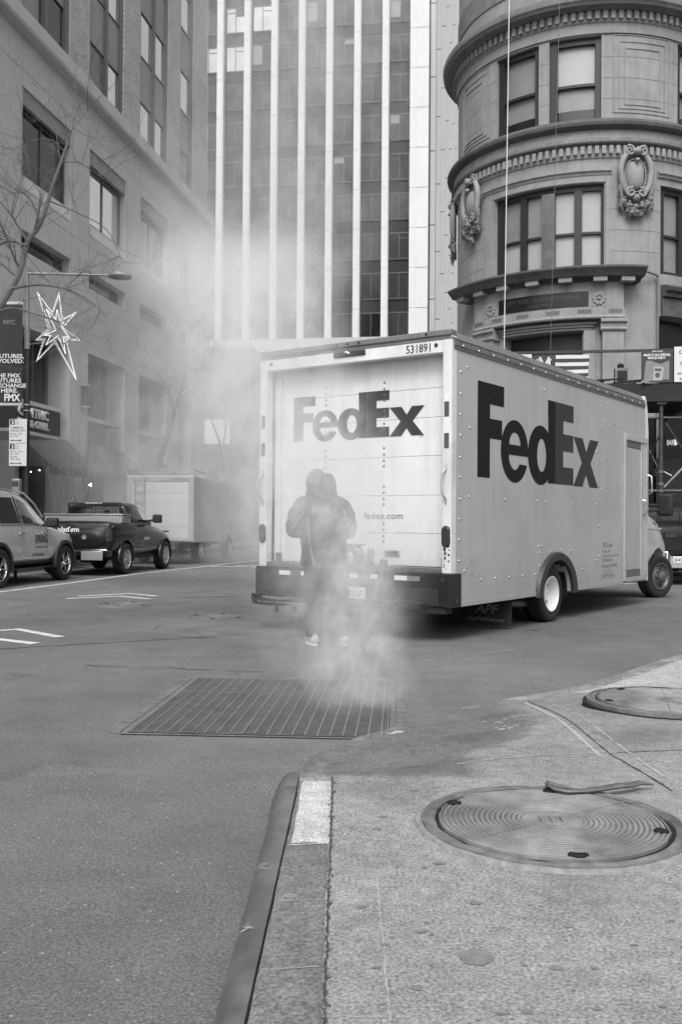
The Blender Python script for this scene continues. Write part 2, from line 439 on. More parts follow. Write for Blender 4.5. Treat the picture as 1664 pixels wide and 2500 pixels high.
def tone(x, y, d):
    t = 1.0
    n1 = mn.noise(V(x*2.1, y*2.1, 7)); n2 = mn.noise(V(x*6, y*6, 2)); n3 = mn.noise(V(x*17, y*17, 5))
    edge = .25*n1 + .12*n2
    # smooth darker patch of cement on the ramp
    patch = smoothstep(-.05, .10, (1.0 + edge*1.1) - d*1.05)*smoothstep(4.12, 4.22, y + .03*n2)*(1 - smoothstep(1.0, 1.25, x + edge*.5))
    t *= 1 - .42*patch
    if d < .12: t *= 1 + .35*smoothstep(.25, .5, n2 + .5*n3)
    # pale new slab at the far side
    lx = (x - 1.78)*(6.63 - 6.9) - (y - 6.9)*(2.37 - 1.78)
    new = smoothstep(-.005, .012, -lx/.65)*smoothstep(.12, .16, d)
    t *= 1 + .45*new
    t *= 1 - .22*smoothstep(.15, .45, n1)*(1 - new)
    if y > 4.6 and x > 1.3: t *= 1 - .12*(1 - new)
    return t
US_ = [0]
for i in range(90): US_.append(US_[-1] + .012*(1.055**i))
US_ = [u for u in US_ if u < 14]
verts = []; tones = []; faces = []
nU = len(US_)
for i, p in enumerate(E_):
    a = E_[max(i - 3, 0)]; b = E_[min(i + 3, len(E_) - 1)]; tl = arcl[i]/arcl[-1]
    tgt = Vector((14, -3 + 14.5*tl**1.25, 0)); dr = (tgt - p); ln = dr.length; dr.normalize()
    for u in US_:
        q = p + dr*min(u*ln/14, ln)
        verts.append((q.x, q.y, 0)); tones.append(0)
def edge_dist(q):
    return min((q - Vector(v)).length for v in EP)
EP = [(v.x, v.y, 0) for v in E_[::2]]
from mathutils.kdtree import KDTree
kd = KDTree(len(E_))
for i, p in enumerate(E_): kd.insert(p, i)
kd.balance()
for i, q in enumerate(verts):
    d = kd.find(Vector(q))[2]
    verts[i] = (q[0], q[1], ztop(q[0], q[1], d)); tones[i] = tone(q[0], q[1], d)
for i in range(len(E_) - 1):
    for j in range(nU - 1):
        faces.append((i*nU + j, (i + 1)*nU + j, (i + 1)*nU + j + 1, i*nU + j + 1))
# skirt down to the road
k0 = len(verts)
for i in range(len(E_)):
    x, y, z = verts[i*nU]; verts.append((x, y, -.02)); tones.append(tones[i*nU]*.8)
for i in range(len(E_) - 1): faces.append((i*nU, (i + 1)*nU, k0 + i + 1, k0 + i))
def concrete_mat(name, base, attr=True):
    m = bpy.data.materials.new(name); nt, out = nodes(m); b = N(nt, 'ShaderNodeBsdfPrincipled')
    gp = N(nt, 'ShaderNodeNewGeometry'); P = gp.outputs['Position']
    fine = noise(nt, P, 100, 2, .6); mid = noise(nt, P, 14, 6, .7); big = noise(nt, P, 1.7, 6, .6, .3)
    v = ramp(nt, big, .3, .7, base*.84, base*1.08)
    v = mathn(nt, 'MULTIPLY', v, ramp(nt, mid, .34, .66, .80, 1.18))
    v = mathn(nt, 'MULTIPLY', v, ramp(nt, fine, .32, .68, .58, 1.42))
    # gum and dark spots
    g1 = N(nt, 'ShaderNodeTexVoronoi'); g1.inputs['Scale'].default_value = 7.5; g1.inputs['Randomness'].default_value = 1
    wv = N(nt, 'ShaderNodeVectorMath'); wv.operation = 'ADD'
    wn = N(nt, 'ShaderNodeTexNoise'); wn.inputs['Scale'].default_value = 25; L(nt, P, wn.inputs['Vector'])
    ws_ = N(nt, 'ShaderNodeVectorMath'); ws_.operation = 'SCALE'; ws_.inputs['Scale'].default_value = .03; L(nt, wn.outputs['Color'], ws_.inputs[0])
    L(nt, P, wv.inputs[0]); L(nt, ws_.outputs[0], wv.inputs[1]); L(nt, wv.outputs[0], g1.inputs['Vector'])
    sc = N(nt, 'ShaderNodeSeparateColor'); L(nt, g1.outputs['Color'], sc.inputs[0])
    r = ramp(nt, sc.outputs[0], 0, 1, .05, .16)
    sp = mathn(nt, 'MULTIPLY', mathn(nt, 'LESS_THAN', g1.outputs['Distance'], r), mathn(nt, 'GREATER_THAN', sc.outputs[2], .45))
    v = mathn(nt, 'MULTIPLY', v, mathn(nt, 'SUBTRACT', 1., mathn(nt, 'MULTIPLY', sp, .36)))
    if attr:
        a = N(nt, 'ShaderNodeAttribute'); a.attribute_name = 'tone'; v = mathn(nt, 'MULTIPLY', v, a.outputs['Fac'])
    cc = N(nt, 'ShaderNodeCombineColor')
    for i in range(3): L(nt, v, cc.inputs[i])
    L(nt, cc.outputs[0], b.inputs['Base Color']); b.inputs['Roughness'].default_value = .9; b.inputs['Specular IOR Level'].default_value = .25
    bn = N(nt, 'ShaderNodeBump'); bn.inputs['Strength'].default_value = .9; bn.inputs['Distance'].default_value = .003
    L(nt, mathn(nt, 'ADD', fine, mid), bn.inputs['Height']); L(nt, bn.outputs[0], b.inputs['Normal'])
    L(nt, b.outputs[0], out.inputs[0]); return m
M_conc = concrete_mat('pavement_concrete', .25)
mb = MB(); mb.v = verts; mb.f = faces; mb.m = [0]*len(faces)
pave = mb.build('pavement', M_conc, norm=False, smooth=60)
at_ = pave.data.attributes.new('tone', 'FLOAT', 'POINT'); at_.data.foreach_set('value', tones)
tag(pave, kind='structure')
def pz(x, y): return ztop(x, y, kd.find(Vector((x, y, 0)))[2])
# joints and cracks in the slabs
M_joint = mat('slab_joint', .05, .9, .5, 30, coords='World')
M_jointlight = mat('slab_tooling', .33, .9, .2, 30, coords='World')
def crack(p0, p1, w, m, dz=.0025, seed=1, wob=.002, lo=.2, step=.02):
    rng = random.Random(seed); P0 = Vector((*p0, 0)); P1 = Vector((*p1, 0)); n = max(2, int((P1 - P0).length/step)); pts = []; ws = []
    q = (P1 - P0).normalized(); q = Vector((-q.y, q.x, 0))
    l = []; r = []
    for i in range(n + 1):
        p = P0 + (P1 - P0)*(i/n) + q*rng.uniform(-wob, wob); ww = w*rng.uniform(lo, 1)/2
        for S, a in ((l, 1), (r, -1)):
            t = p + q*ww*a; S.append((t.x, t.y, pz(t.x, t.y) + dz))
    mb = MB(); mb.add(l + r, [(i, i + 1, n + i + 2, n + 1 + i) for i in range(n)])
    o = mb.build('joint', m, pave, norm=False, smooth=0); return o
crack((1.30, 6.62), (1.315, 4.64), .014, M_joint, seed=2); crack((1.315, 4.64), (1.38, 3.98), .016, M_joint, seed=3)
crack((1.265, 6.55), (1.255, 4.6), .035, M_jointlight, .002, seed=4, lo=.4); crack((1.40, 6.3), (1.42, 4.2), .02, M_jointlight, .002, seed=14, lo=.0)
crack((.55, 4.5), (1.30, 4.69), .02, M_jointlight, .002, seed=5, lo=.3); crack((1.36, 4.68), (2.6, 4.9), .012, M_joint, seed=6)
crack((.115, 1.2), (.12, 3.0), .007, M_jointlight, .002, seed=7, lo=.2); 
crack((1.80, 6.9), (3.2, 6.26), .012, M_joint, seed=9, lo=.5)

# stains, gum and scrapes lying on the slabs
M_stain = mat('pavement_stain', .165, .85, .35, 30, coords='World'); M_scrape = mat('pale_scrape_concrete', .40, .9, .3, 40, coords='World')
def blots(name, m, items, seed, dz=.0022):
    rng = random.Random(seed); mb = MB()
    for x, y, r, el in items:
        n = 14; ph = rng.uniform(0, 6); pts = []
        for i in range(n):
            a = 2*PI*i/n; q = r*(1 + .35*mn.noise(V(math.cos(a)*1.6 + x*30, math.sin(a)*1.6 + y*30, seed)) + rng.uniform(-.12, .12))
            px_, py_ = x + q*el*math.cos(a), y + q*math.sin(a); pts.append((px_, py_, pz(px_, py_) + dz))
        c = (x, y, pz(x, y) + dz); mb.add(pts + [c], [(i, (i + 1) % n, n) for i in range(n)])
    return mb.build(name, m, pave, norm=False, smooth=0)
rng = random.Random(41); it = [(.352, 2.45, .046, 1.0)]
while len(it) < 190:
    y = 1.9 + 5.2*rng.random()**1.4; x = rng.uniform(.02, .5*y)
    if math.hypot(x - .785, y - 3.53) < .53 or math.hypot(x - 2.03, y - 5.96) < .55: continue
    it.append((x, y, rng.choice([.003, .004, .005, .006, .008, .012]), rng.uniform(1, 1.8)))
blots('stain', M_stain, it, 3)
it = []
for k in range(60):
    t = rng.random(); p = E_[int(len(E_)*(.42 + .16*t))]; it.append((p.x + rng.uniform(.01, .14), p.y - rng.uniform(.0, .16), rng.choice([.004, .006, .01, .014]), rng.uniform(1, 3)))
for k in range(40): it.append((rng.uniform(.1, 1.6), rng.uniform(2, 5), rng.uniform(.002, .005), rng.uniform(1, 2)))
for k in range(14): it.append((.95 + rng.uniform(-.12, .12), 5.6 + rng.uniform(-.25, .25), rng.uniform(.004, .014), rng.uniform(1, 2)))
blots('scrape', M_scrape, it, 5)
# kerb: steel-faced edge, granite strip behind it, dirt joint
M_granite = concrete_mat('kerb_granite', .165, False)
kerb = MB()
rng = random.Random(11)
ys = [-3 + .06*i for i in range(int((4.13 + 3)/.06) + 1)]
vs = []; fs = []
for i, y in enumerate(ys):
    z = pz(-.1, y) + .004 + .002*mn.noise(V(y*5, 1, 1))
    for x, dz in ((-.205 + .016*(y - 2.1), -.03), (-.199 + .016*(y - 2.1), -.004), (-.185 + .012*(y - 2.1), .0), (-.10, .002), (-.045, .001), (-.036, -.004)):
        vs.append((x + .003*mn.noise(V(y*7, x*9, 0)), y, z + dz))
for i in range(len(ys) - 1):
    for j in range(5): fs.append((6*i + j, 6*i + j + 1, 6*i + 7 + j, 6*i + 6 + j))
kerb.add(vs, fs)
ko = tag(kerb.build('kerb', M_granite, norm=False), kind='structure')
M_ksteel = mat('kerb_steel', .16, .5, .35, 7, grime=.5, metal=.3, bump=.0008, bscale=50, coords='World')
prof = [(-.305, -.01), (-.302, .02), (-.294, .06), (-.280, .10), (-.264, .126), (-.248, .139), (-.228, .145), (-.206, .145), (-.203, .12)]
def steel(y0, y1, dz, grow=0.):
    mb = MB(); n = max(1, int((y1 - y0)/.05)); k = len(prof); vs = []
    for i in range(n + 1):
        y = y0 + (y1 - y0)*i/n
        taper = .0
        vs += [(x - grow*(.5 if z < .1 else 0) + (.016*(y - 2.1) if x > -.22 else .010*max(0, y - 2.1)), y, (z + dz + grow*.5)*(1 - .22*smoothstep(4.1, 4.34, y)) + .0012*mn.noise(V(y*4, x*8, 0))) for x, z in prof]
    fs = [(i*k + j, i*k + j + 1, (i + 1)*k + j + 1, (i + 1)*k + j) for i in range(n) for j in range(k - 1)]
    fs += [tuple(range(k)), tuple(n*k + j for j in range(k))]
    mb.add(vs, fs); return mb
steel(-3, 3.96, 0).build('steel_facing', M_ksteel, ko)
steel(3.965, 4.32, .003, .012).build('steel_end_plate', M_ksteel, ko)
for y, dy, w_ in ((2.06, .02, .10), (2.62, -.02, .06), (3.05, .03, .05), (1.75, .0, .07)):
    rng = random.Random(int(y*50)); mb = MB()
    for i in range(7):
        a = y + rng.uniform(-.03, .03); x0 = rng.uniform(-.285, -.235); x1 = x0 + rng.uniform(.01, w_*.5)
        zt = lambda x: .1475 - max(0, -.248 - x)*.9 + .0012
        mb.add([(x0, a, zt(x0)), (x1, a + dy*.3, zt(x1)), (x1, a + dy*.3 + .003, zt(x1)), (x0, a + .003, zt(x0))], [(0, 1, 2, 3)])
    mb.build('scrape', M_scrape, ko, norm=False, smooth=0)
# pale worn granite block at the end of the kerb
mb = MB(); vs = []; fs = []
for i in range(17):
    y = 3.28 + .82*i/16
    for j in range(8):
        x = -.168 + .138*j/7
        vs.append((x, y, pz(x, y) + .011 + .004*mn.noise(V(x*40, y*25, 1)) - (.012 if i in (0, 16) or j in (0, 7) else 0)))
for i in range(16):
    for j in range(7): fs.append((8*i + j, 8*i + j + 1, 8*i + 9 + j, 8*i + 8 + j))
mb.add(vs, fs); mb.build('pale_block', concrete_mat('pale_granite', .44, False), ko, norm=False)
crack((-.03, -.5), (-.028, 4.15), .011, M_joint, .0045, seed=21, wob=.003, lo=.15, step=.015)
crack((-.17, 3.27), (-.035, 3.29), .010, mat('lime_mortar', .5, .9), .008, seed=22)
for y in (2.05, 2.36, 2.78): crack((-.17, y), (-.04, y + .02), .006, M_jointlight, .008, seed=int(y*100), lo=0)
rng = random.Random(3)
for i in range(46):
    y = rng.uniform(1.6, 4.1); r = rng.uniform(.002, .007)
    mb = MB().ball((-.03 + rng.uniform(-.012, .012), y, pz(0, y) + .005), r, r*1.3, r*.7, 6, 4) if i == 0 else mb.ball((-.03 + rng.uniform(-.012, .012), y, pz(0, y) + .005), r, r*1.3, r*.7, 6, 4)
tag(mb.build('gravel', mat('grit', .12, .9, .5, 40)), 'loose dark grit lying in the joint beside the kerb', 'gravel', kind='stuff')

# ------------------------------------------------------------------ manhole covers
M_iron = mat('cast_iron', .27, .6, .35, 9, grime=.5, metal=.3, bump=.0012, bscale=120)
M_irond = mat('cast_iron_frame', .17, .7, .45, 16, grime=.5, metal=.2, bump=.004, bscale=60)
M_pit = mat('dark_gap', .006, .9)
def cover(name, label, loc, R, tilt=(0, 0), rings=15, rough_edge=True, seed=1, rotz=0., dz=.0):
    t = thing(name, label, 'manhole cover', loc, rotz); rng = random.Random(seed)
    fr = [(R*.90, .004), (R*.905, .012), (R*.925, .016), (R*.955, .013), (R*.965, .008), (R*.985, .012), (R*1.0, .010), (R*1.012, -.01)]
    mb = MB().lathe(fr, 72); mb.map(lambda x, y, z: (x*(1 + .016*mn.noise(V(x*13, y*13, seed))), y*(1 + .016*mn.noise(V(x*13, y*13, seed))), z*.8 + .005*mn.noise(V(x*18, y*18, seed))))
    mb.build('frame_ring', M_irond, t)
    MB().poly([(R*.93*math.cos(2*PI*i/48), R*.93*math.sin(2*PI*i/48), .002) for i in range(48)]).build('gap', M_pit, t, norm=False)
    pr = [(0.001, .0118), (R*.23, .0118)]; r0, r1 = R*.24, R*.85; st = (r1 - r0)/rings
    for i in range(rings):
        a = r0 + i*st; pr += [(a, .0105), (a + st*.12, .0155), (a + st*.52, .0155), (a + st*.66, .0105)]
    pr += [(R*.850, .012), (R*.856, .016), (R*.868, .014), (R*.870, .0)]
    lid = MB(); lid.lathe([(R*.001, .0112), (R*.85, .0112)], 64, 1); lid.lathe(pr[:2], 40)  # darker disc gives the grooves dirt and the shade low ridges lack
    for i in range(rings):
        a = r0 + i*st; lid.lathe([(a, .0100), (a + st*.10, .0150), (a + st*.50, .0150), (a + st*.62, .0100)], 96)
    lid.lathe(pr[-4:], 72)
    lid = lid.map(lambda x, y, z: (x*(1 + (.022*mn.noise(V(x*14, y*14, seed + 2)) + .010*mn.noise(V(x*40, y*40, seed)) - .006)*(math.hypot(x, y) > R*.852)), y*(1 + (.022*mn.noise(V(x*14, y*14, seed + 2)) + .010*mn.noise(V(x*40, y*40, seed)) - .006)*(math.hypot(x, y) > R*.852)), z + tilt[0]*x + tilt[1]*y + .0012*mn.noise(V(x*6, y*6, seed)))).build('lid', [M_iron, M_irond], t)
    # worn seal in the middle, radial seams and pick notches
    mb = MB(); mb.lathe([(R*.10, .013), (R*.105, .0142), (R*.12, .0142), (R*.125, .013)], 28)
    for q in range(3): mb.bar((-R*.08 + q*R*.08, -R*.07, .0155), (-R*.08 + q*R*.08, R*.07, .0155), R*.02, .006)
    mb.build('seal', M_iron, lid)
    for a in (35, 215):
        c, s = math.cos(rad(a)), math.sin(rad(a))
        MB().bar((R*.24*c, R*.24*s, .0158), (R*.85*c, R*.85*s, .0158), .005, .002).build('seam', M_iron, lid)
    for a in (-90, 150, -20, 78):
        c, s = math.cos(rad(a)), math.sin(rad(a)); r = R*.80
        mb = MB(); pts = []
        for q in range(11):
            aa = 2*PI*q/11; rr = .022*rng.uniform(.5, 1.3)
            pts.append((r*c + rr*math.cos(aa)*1.25, r*s + rr*math.sin(aa), .0175))
        mb.poly(pts); mb.tube(pts, .004, 5, closed=True); mb.build('pick_hole', M_pit, lid)
    return t
M_worn = mat('worn_iron', .15, .6, .3, 9, grime=.3)
c1 = cover('manhole_cover', 'large cast iron manhole cover with concentric ridges in the near pavement', (.785, 3.53, pz(.785, 3.53) + .003), .478, seed=2)
c2 = cover('manhole_cover', 'tilted iron manhole cover near the edge of the corner pavement, half out of frame', (2.03, 5.96, pz(2.0, 5.9) + .014), .475, tilt=(0, .005), seed=5, rotz=.7)
MB().lathe([(.46, .013), (.480, .009), (.484, -.05)], 64).build('collar', M_irond, c2); MB().lathe([(.484, -.010), (.503, -.012), (.505, -.05)], 64).build('crevice', M_pit, c2)
# crumbling mortar round the near cover
mb = MB(); pr_ = []
for i in range(121):
    a = 2*PI*i/120; n_ = mn.noise(V(math.cos(a)*5, math.sin(a)*5, 4)); m_ = mn.noise(V(math.cos(a)*14, math.sin(a)*14, 9))
    pr_.append([((.478*q + e*(.010*n_ + .008*m_))*math.cos(a), (.478*q + e*(.010*n_ + .008*m_))*math.sin(a), h*(1 + .5*m_)) for q, e, h in ((1.0, 0, .004), (1.02, .5, .009), (1.045, 1, .006), (1.06, 1.4, -.006))])
mb.add([p for q in pr_ for p in q], [(4*i + j, 4*i + 4 + j, 4*i + 5 + j, 4*i + 1 + j) for i in range(120) for j in range(3)])
mb.build('mortar_rim', mat('mortar', .22, .9, .4, 30), c1)
c3 = cover('manhole_cover', 'small round manhole cover in the road beyond the chevron', (-3.17, 14.0, .004), .40, rings=9, seed=7)
c4 = cover('manhole_cover', 'faint asphalt-worn manhole cover in the road left of the van', (-1.62, 12.45, -.004), .40, rings=6, seed=8)
for c_ in (c3, c4):
    for ch in c_.children:
        if ch.name.startswith(('frame', 'lid')):
            for k in range(len(ch.data.materials)): ch.data.materials[k] = M_worn if k == 0 else M_irond
c4.location.z = -.0085
# bent strap of flattened metal across the near cover
mb = MB(); z0 = pz(1.1, 3.92) + .02
path = [(.98, 3.915, z0 + .004), (.90, 3.945, z0 + .012), (.862, 3.965, z0 + .018), (.855, 3.93, z0 + .02), (.875, 3.875, z0 + .014), (.92, 3.855, z0 + .012), (1.0, 3.875, z0 + .01), (1.08, 3.905, z0 + .012), (1.15, 3.93, z0 + .016), (1.2, 3.955, z0 + .012), (1.25, 3.985, z0 + .014), (1.31, 3.995, z0 + .004)]
mb.tube(path, [.004, .010, .014, .014, .015, .016, .018, .019, .022, .02, .018, .006], 8, flat=.55)
tag(mb.build('metal_strap', mat('dull_lead', .12, .55, .35, 20, metal=.3)), 'bent flat strap of dull metal lying across the near manhole cover', 'scrap metal')

# ------------------------------------------------------------------ steaming grate in the road
gt = thing('street_grate', 'wide steel grating set in the asphalt with steam rising through it', 'grate', (-1.245, 5.60, 0), -rad(3.6))
M_brick = mat('border_brick', .145, .8, .3, 18, grime=.4, bump=.001)
GW, GD = 1.53, 1.97
MB().poly([(-.03, -.03, .0025), (GW + .03, -.03, .0025), (GW + .03, GD + .03, .0025), (-.03, GD + .03, .0025)]).build('pit', M_pit, gt, norm=False)  # flat black sheet on the road, painted dark in place of a real pit
mb = MB(); e = .035
mb.box(-e, GW + e, -.014, 0, .001, .0075); mb.box(-e, GW + e, GD, GD + e, .001, .0075); mb.box(-e, 0, 0, GD, .001, .007); mb.box(GW, GW + e, 0, GD, .001, .007)
mb.build('frame', M_brick, gt, bevel=.003)
M_grate = mat('grate_steel', .24, .5, .25, 20, metal=.4, grime=.3)
for y0, y1 in ((.006, .70), (.722, 1.34), (1.352, GD - .006)):
    mb = MB(); n = int((y1 - y0)/.0315)
    for i in range(n + 1):
        y = y0 + (y1 - y0 - .006)*i/n; mb.box(.006, GW - .006, y, y + .006, .0112, .0135)
    x = .012
    while x < GW - .01:
        mb.box(x, x + .008, y0, y1, .0105, .0155); x += .0735
    mb.box(.004, .010, y0, y1, .004, .0165); mb.box(GW - .010, GW - .004, y0, y1, .004, .0165)
    mb.build('grating_panel', M_grate, gt)
rng = random.Random(6)
mbl = MB(); mbr = MB()
for i in range(13):
    y = GD*i/13; mbl.box(-.115 + rng.uniform(-.02, .02), -.045, y + .004, y + .138, .001, .0035 + rng.uniform(0, .003)); mbr.box(GW + .045, GW + .10, y + .004, y + .138, .001, .004 + rng.uniform(0, .003))
mbl.build('brick_border', M_brick, gt, bevel=.002); mbr.build('brick_border', M_brick, gt, bevel=.002)
mb = MB()
for p in ((GW + .06, .12, .012, .028), (GW + .13, .17, .01, .02), (GW + .02, .08, .012, .02)): mb.ball((p[0], p[1], p[2]), p[3]*1.6, p[3]*.8, p[3]*.5, 7, 5)
tag(mb.build('rubble', mat('pale_rubble', .3, .9, .4, 30), None), 'small lumps of broken mortar at the right corner of the grate', 'rubble', kind='stuff')
mb_o = bpy.data.objects['rubble']; mb_o.location = gt.location; mb_o.rotation_euler = gt.rotation_euler
# ------------------------------------------------------------------ left office building
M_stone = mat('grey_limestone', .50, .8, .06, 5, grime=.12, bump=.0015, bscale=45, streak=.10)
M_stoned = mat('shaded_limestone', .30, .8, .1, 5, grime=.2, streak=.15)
def brick_mat(name, v, sx=3.2, sy=12.):
    m = bpy.data.materials.new(name); nt, out = nodes(m); b = N(nt, 'ShaderNodeBsdfPrincipled'); tc = N(nt, 'ShaderNodeTexCoord')
    sp = N(nt, 'ShaderNodeSeparateXYZ'); L(nt, tc.outputs['Object'], sp.inputs[0])
    cb = N(nt, 'ShaderNodeCombineXYZ'); L(nt, sp.outputs['Y'], cb.inputs[0]); L(nt, sp.outputs['Z'], cb.inputs[1])
    br = N(nt, 'ShaderNodeTexBrick'); L(nt, cb.outputs[0], br.inputs['Vector']); br.inputs['Scale'].default_value = 1.
    br.inputs['Brick Width'].default_value = .32; br.inputs['Row Height'].default_value = .11; br.inputs['Mortar Size'].default_value = .012
    br.inputs['Color1'].default_value = g(v*.9); br.inputs['Color2'].default_value = g(v*1.12); br.inputs['Mortar'].default_value = g(v*1.5)
    f = noise(nt, tc.outputs['Object'], 1.5, 6); mx = N(nt, 'ShaderNodeMix'); mx.data_type = 'RGBA'; mx.blend_type = 'MULTIPLY'; mx.inputs[0].default_value = 1
    L(nt, br.outputs['Color'], mx.inputs[6]); r = ramp(nt, f, .3, .7, .85, 1.1); cc = N(nt, 'ShaderNodeCombineColor')
    for i in range(3): L(nt, r, cc.inputs[i])
    L(nt, cc.outputs[0], mx.inputs[7]); L(nt, mx.outputs[2], b.inputs['Base Color']); b.inputs['Roughness'].default_value = .85
    L(nt, b.outputs[0], out.inputs[0]); return m
M_brickw = brick_mat('pale_brick', .36)
M_frame = mat('window_metal', .12, .45, .1, 8, metal=.2)
M_mirror = mat('sky_mirror_glass', .86, .03, .03, .6, metal=1.)
M_mirrord = mat('dim_mirror_glass', .20, .06, .5, .7, metal=1.)
M_gl1 = glass('office_glass', .02, .05, spec=.6)
M_gl2 = glass('curtained_glass', .12, .25, spec=.6, var=.4, scale=2.)
M_spand = mat('spandrel_panel', .24, .4, .08, 4, grime=.1)
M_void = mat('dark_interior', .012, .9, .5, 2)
LB = thing('office_building', 'long grey stone office building with rows of recessed windows on the left', 'building', tuple(W(-14.58, 47.305)), ROTS)
fl = lambda a, o, z: (o, a, z)
A0 = -36.0
BAYS = [(-34.9, -31.3), (-29.8, -26.2), (-24.6, -21.0), (-19.45, -15.9), (-14.38, -10.85), (-9.25, -5.8), (-4.1, -2.2)]
ops = []
for a, b in BAYS:
    ops += [(a, b, 11.62, 14.85, .34), (a, b, 9.72, 10.36, .4), (a, b, 0, 7.35, 1.0)]
lw = MB(); wall(lw, A0, 0, 0, 16.42, ops); wall(lw, -4, 0, 0, 0.01)
# end wall facing the cross street and the top
lw.add([(0, 0, 0), (0, -14, 0), (0, -14, 30), (0, 0, 30)], [(0, 1, 2, 3)])
lw.build('wall', M_stone, LB, fn=fl, smooth=0)
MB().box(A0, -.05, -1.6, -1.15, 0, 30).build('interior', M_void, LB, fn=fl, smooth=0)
# slab joints
jm = MB()
for z in (7.75, 9.2, 11.25, 15.35): jm.box(A0, -.02, .001, .004, z, z + .025)
for a, b in BAYS:
    for q in (a - .06, b + .06, (a + b)/2):
        jm.box(q - .008, q + .008, .001, .0045, 14.9 if q == (a + b)/2 else 7.4, 16.4)
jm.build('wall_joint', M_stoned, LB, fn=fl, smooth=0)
mb = MB()
for p, q in (((A0, .28), (0, 16.42)),): pass
mb.prism([(0, 16.40), (.30, 16.46), (.34, 16.55), (.34, 16.98), (.0, 17.03)], lambda u, w, d: (d, u, w), A0, .2)
mb.build('cornice', M_stone, LB, fn=fl, smooth=0)
UB = [(-24.6, -21.0), (-19.5, -16.1), (-14.45, -11.2), (-9.42, -5.95), (-4.28, -2.3)]
uw = MB(); wall(uw, A0, 0, 17.03, 30, [(a, b, 17.05, 29.5, .22) for a, b in UB], o=-.02)
uw.build('brick_wall', M_brickw, LB, fn=fl, smooth=0)
# lower windows
for k, (a, b) in enumerate(BAYS):
    w = b - a
    mb = MB(); mb.prism([(-.20, 11.66), (-.02, 11.66), (-.02, 11.74), (-.19, 12.2)], lambda u, q, d: (d, u, q), a + .01, b - .01); mb.build('sill', M_stone, LB, fn=fl, smooth=0)
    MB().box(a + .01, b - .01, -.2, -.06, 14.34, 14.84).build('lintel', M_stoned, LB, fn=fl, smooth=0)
    vs = (.5,) if w > 2.5 else ()
    pm = {4: M_mirror, 5: M_mirrord}.get(k, M_gl1)
    window(LB, fl, a + .02, b - .02, 12.22, 14.33, -.34, M_frame, pm, .07, .08, vs=vs)
    window(LB, fl, a + .02, b - .02, 9.73, 10.35, -.38, M_frame, M_gl1, .05, .06)
    # street level: tall recessed bay with glazing above the shop
    f, p = window(LB, fl, a + .02, b - .02, 3.2, 7.34, -.9, M_frame, M_gl1 if k % 2 else M_gl2, .09, .12, vs=(.33, .67) if w > 2.5 else (.5,), hs=((.45, 0, 1),))
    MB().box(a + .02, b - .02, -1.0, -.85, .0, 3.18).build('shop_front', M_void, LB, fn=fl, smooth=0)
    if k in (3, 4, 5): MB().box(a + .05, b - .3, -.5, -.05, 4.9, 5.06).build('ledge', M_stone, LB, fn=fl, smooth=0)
# upper window strips: panes and spandrels alternate
ZP = [(17.06, 18.95), (20.82, 22.75), (24.75, 26.6), (28.0, 29.4)]
def upane(a0, a1, zi, m): window(LB, fl, a0, a1, ZP[zi][0], ZP[zi][1], -.2, M_frame, m, .05, .09)
for k, (a, b) in enumerate(UB):
    mb = MB()
    for z0, z1 in ((18.96, 20.81), (22.76, 24.74), (26.61, 27.99)): mb.box(a + .02, b - .02, -.2, -.15, z0, z1)
    mb.build('spandrel', M_spand, LB, fn=fl, smooth=0)
    c = (a + b)/2 if k != 4 else None
    mb = MB(); mb.box(b - .26, b - .02, -.2, -.06, 17.04, 29.5); mb.box(a + .005, a + .04, -.2, -.02, 17.04, 29.5)
    if c: mb.box(c - .07, c + .07, -.2, -.03, 17.04, 29.5)
    mb.build('mullion', M_frame, LB, fn=fl, smooth=0)
    for zi in range(4):
        if c:
            l, r = {0: (M_gl1, M_gl1), 1: (M_mirrord, M_gl1), 2: (M_gl2, M_mirror), 3: (M_mirror, M_mirror)}[k]
            if k == 2 and zi > 0: l = M_spand if zi == 1 else M_mirrord
            upane(a + .05, c - .08, zi, l); upane(c + .08, b - .27, zi, r)
        else: upane(a + .05, b - .27, zi, M_gl2 if zi == 0 else M_mirror)
# wall lantern on the second pier
wl = thing('wall_lantern', 'slim lantern fixed to the pier between the ground floor bays', 'lamp', tuple(W(-14.56, 47.305 - 14.9, 5.3)), ROTS)
mb = MB().box(.02, .24, -.12, .12, .05, .75); mb.build('body', M_dark, wl, bevel=.02)
MB().box(0, .27, -.14, .14, .76, .82).build('cap', M_alu, wl); MB().box(0, .27, -.14, .14, -.02, .04).build('base', M_alu, wl)
# sidewalk and kerb on that side
def slab(name, v0, v1, s0, s1, z0, z1, m):
    mb = MB().box(v0, v1, s0, s1, z0, z1); o = mb.build(name, m, bevel=.02); o.rotation_euler = (0, 0, ROTS); return tag(o, kind='structure')
M_conc2 = concrete_mat('far_pavement', .23, False)
slab('pavement', -14.7, -11.12, -5, 49.5, -.02, .13, M_conc2); slab('kerb', -11.115, -10.95, -5, 49.5, -.02, .132, M_granite)

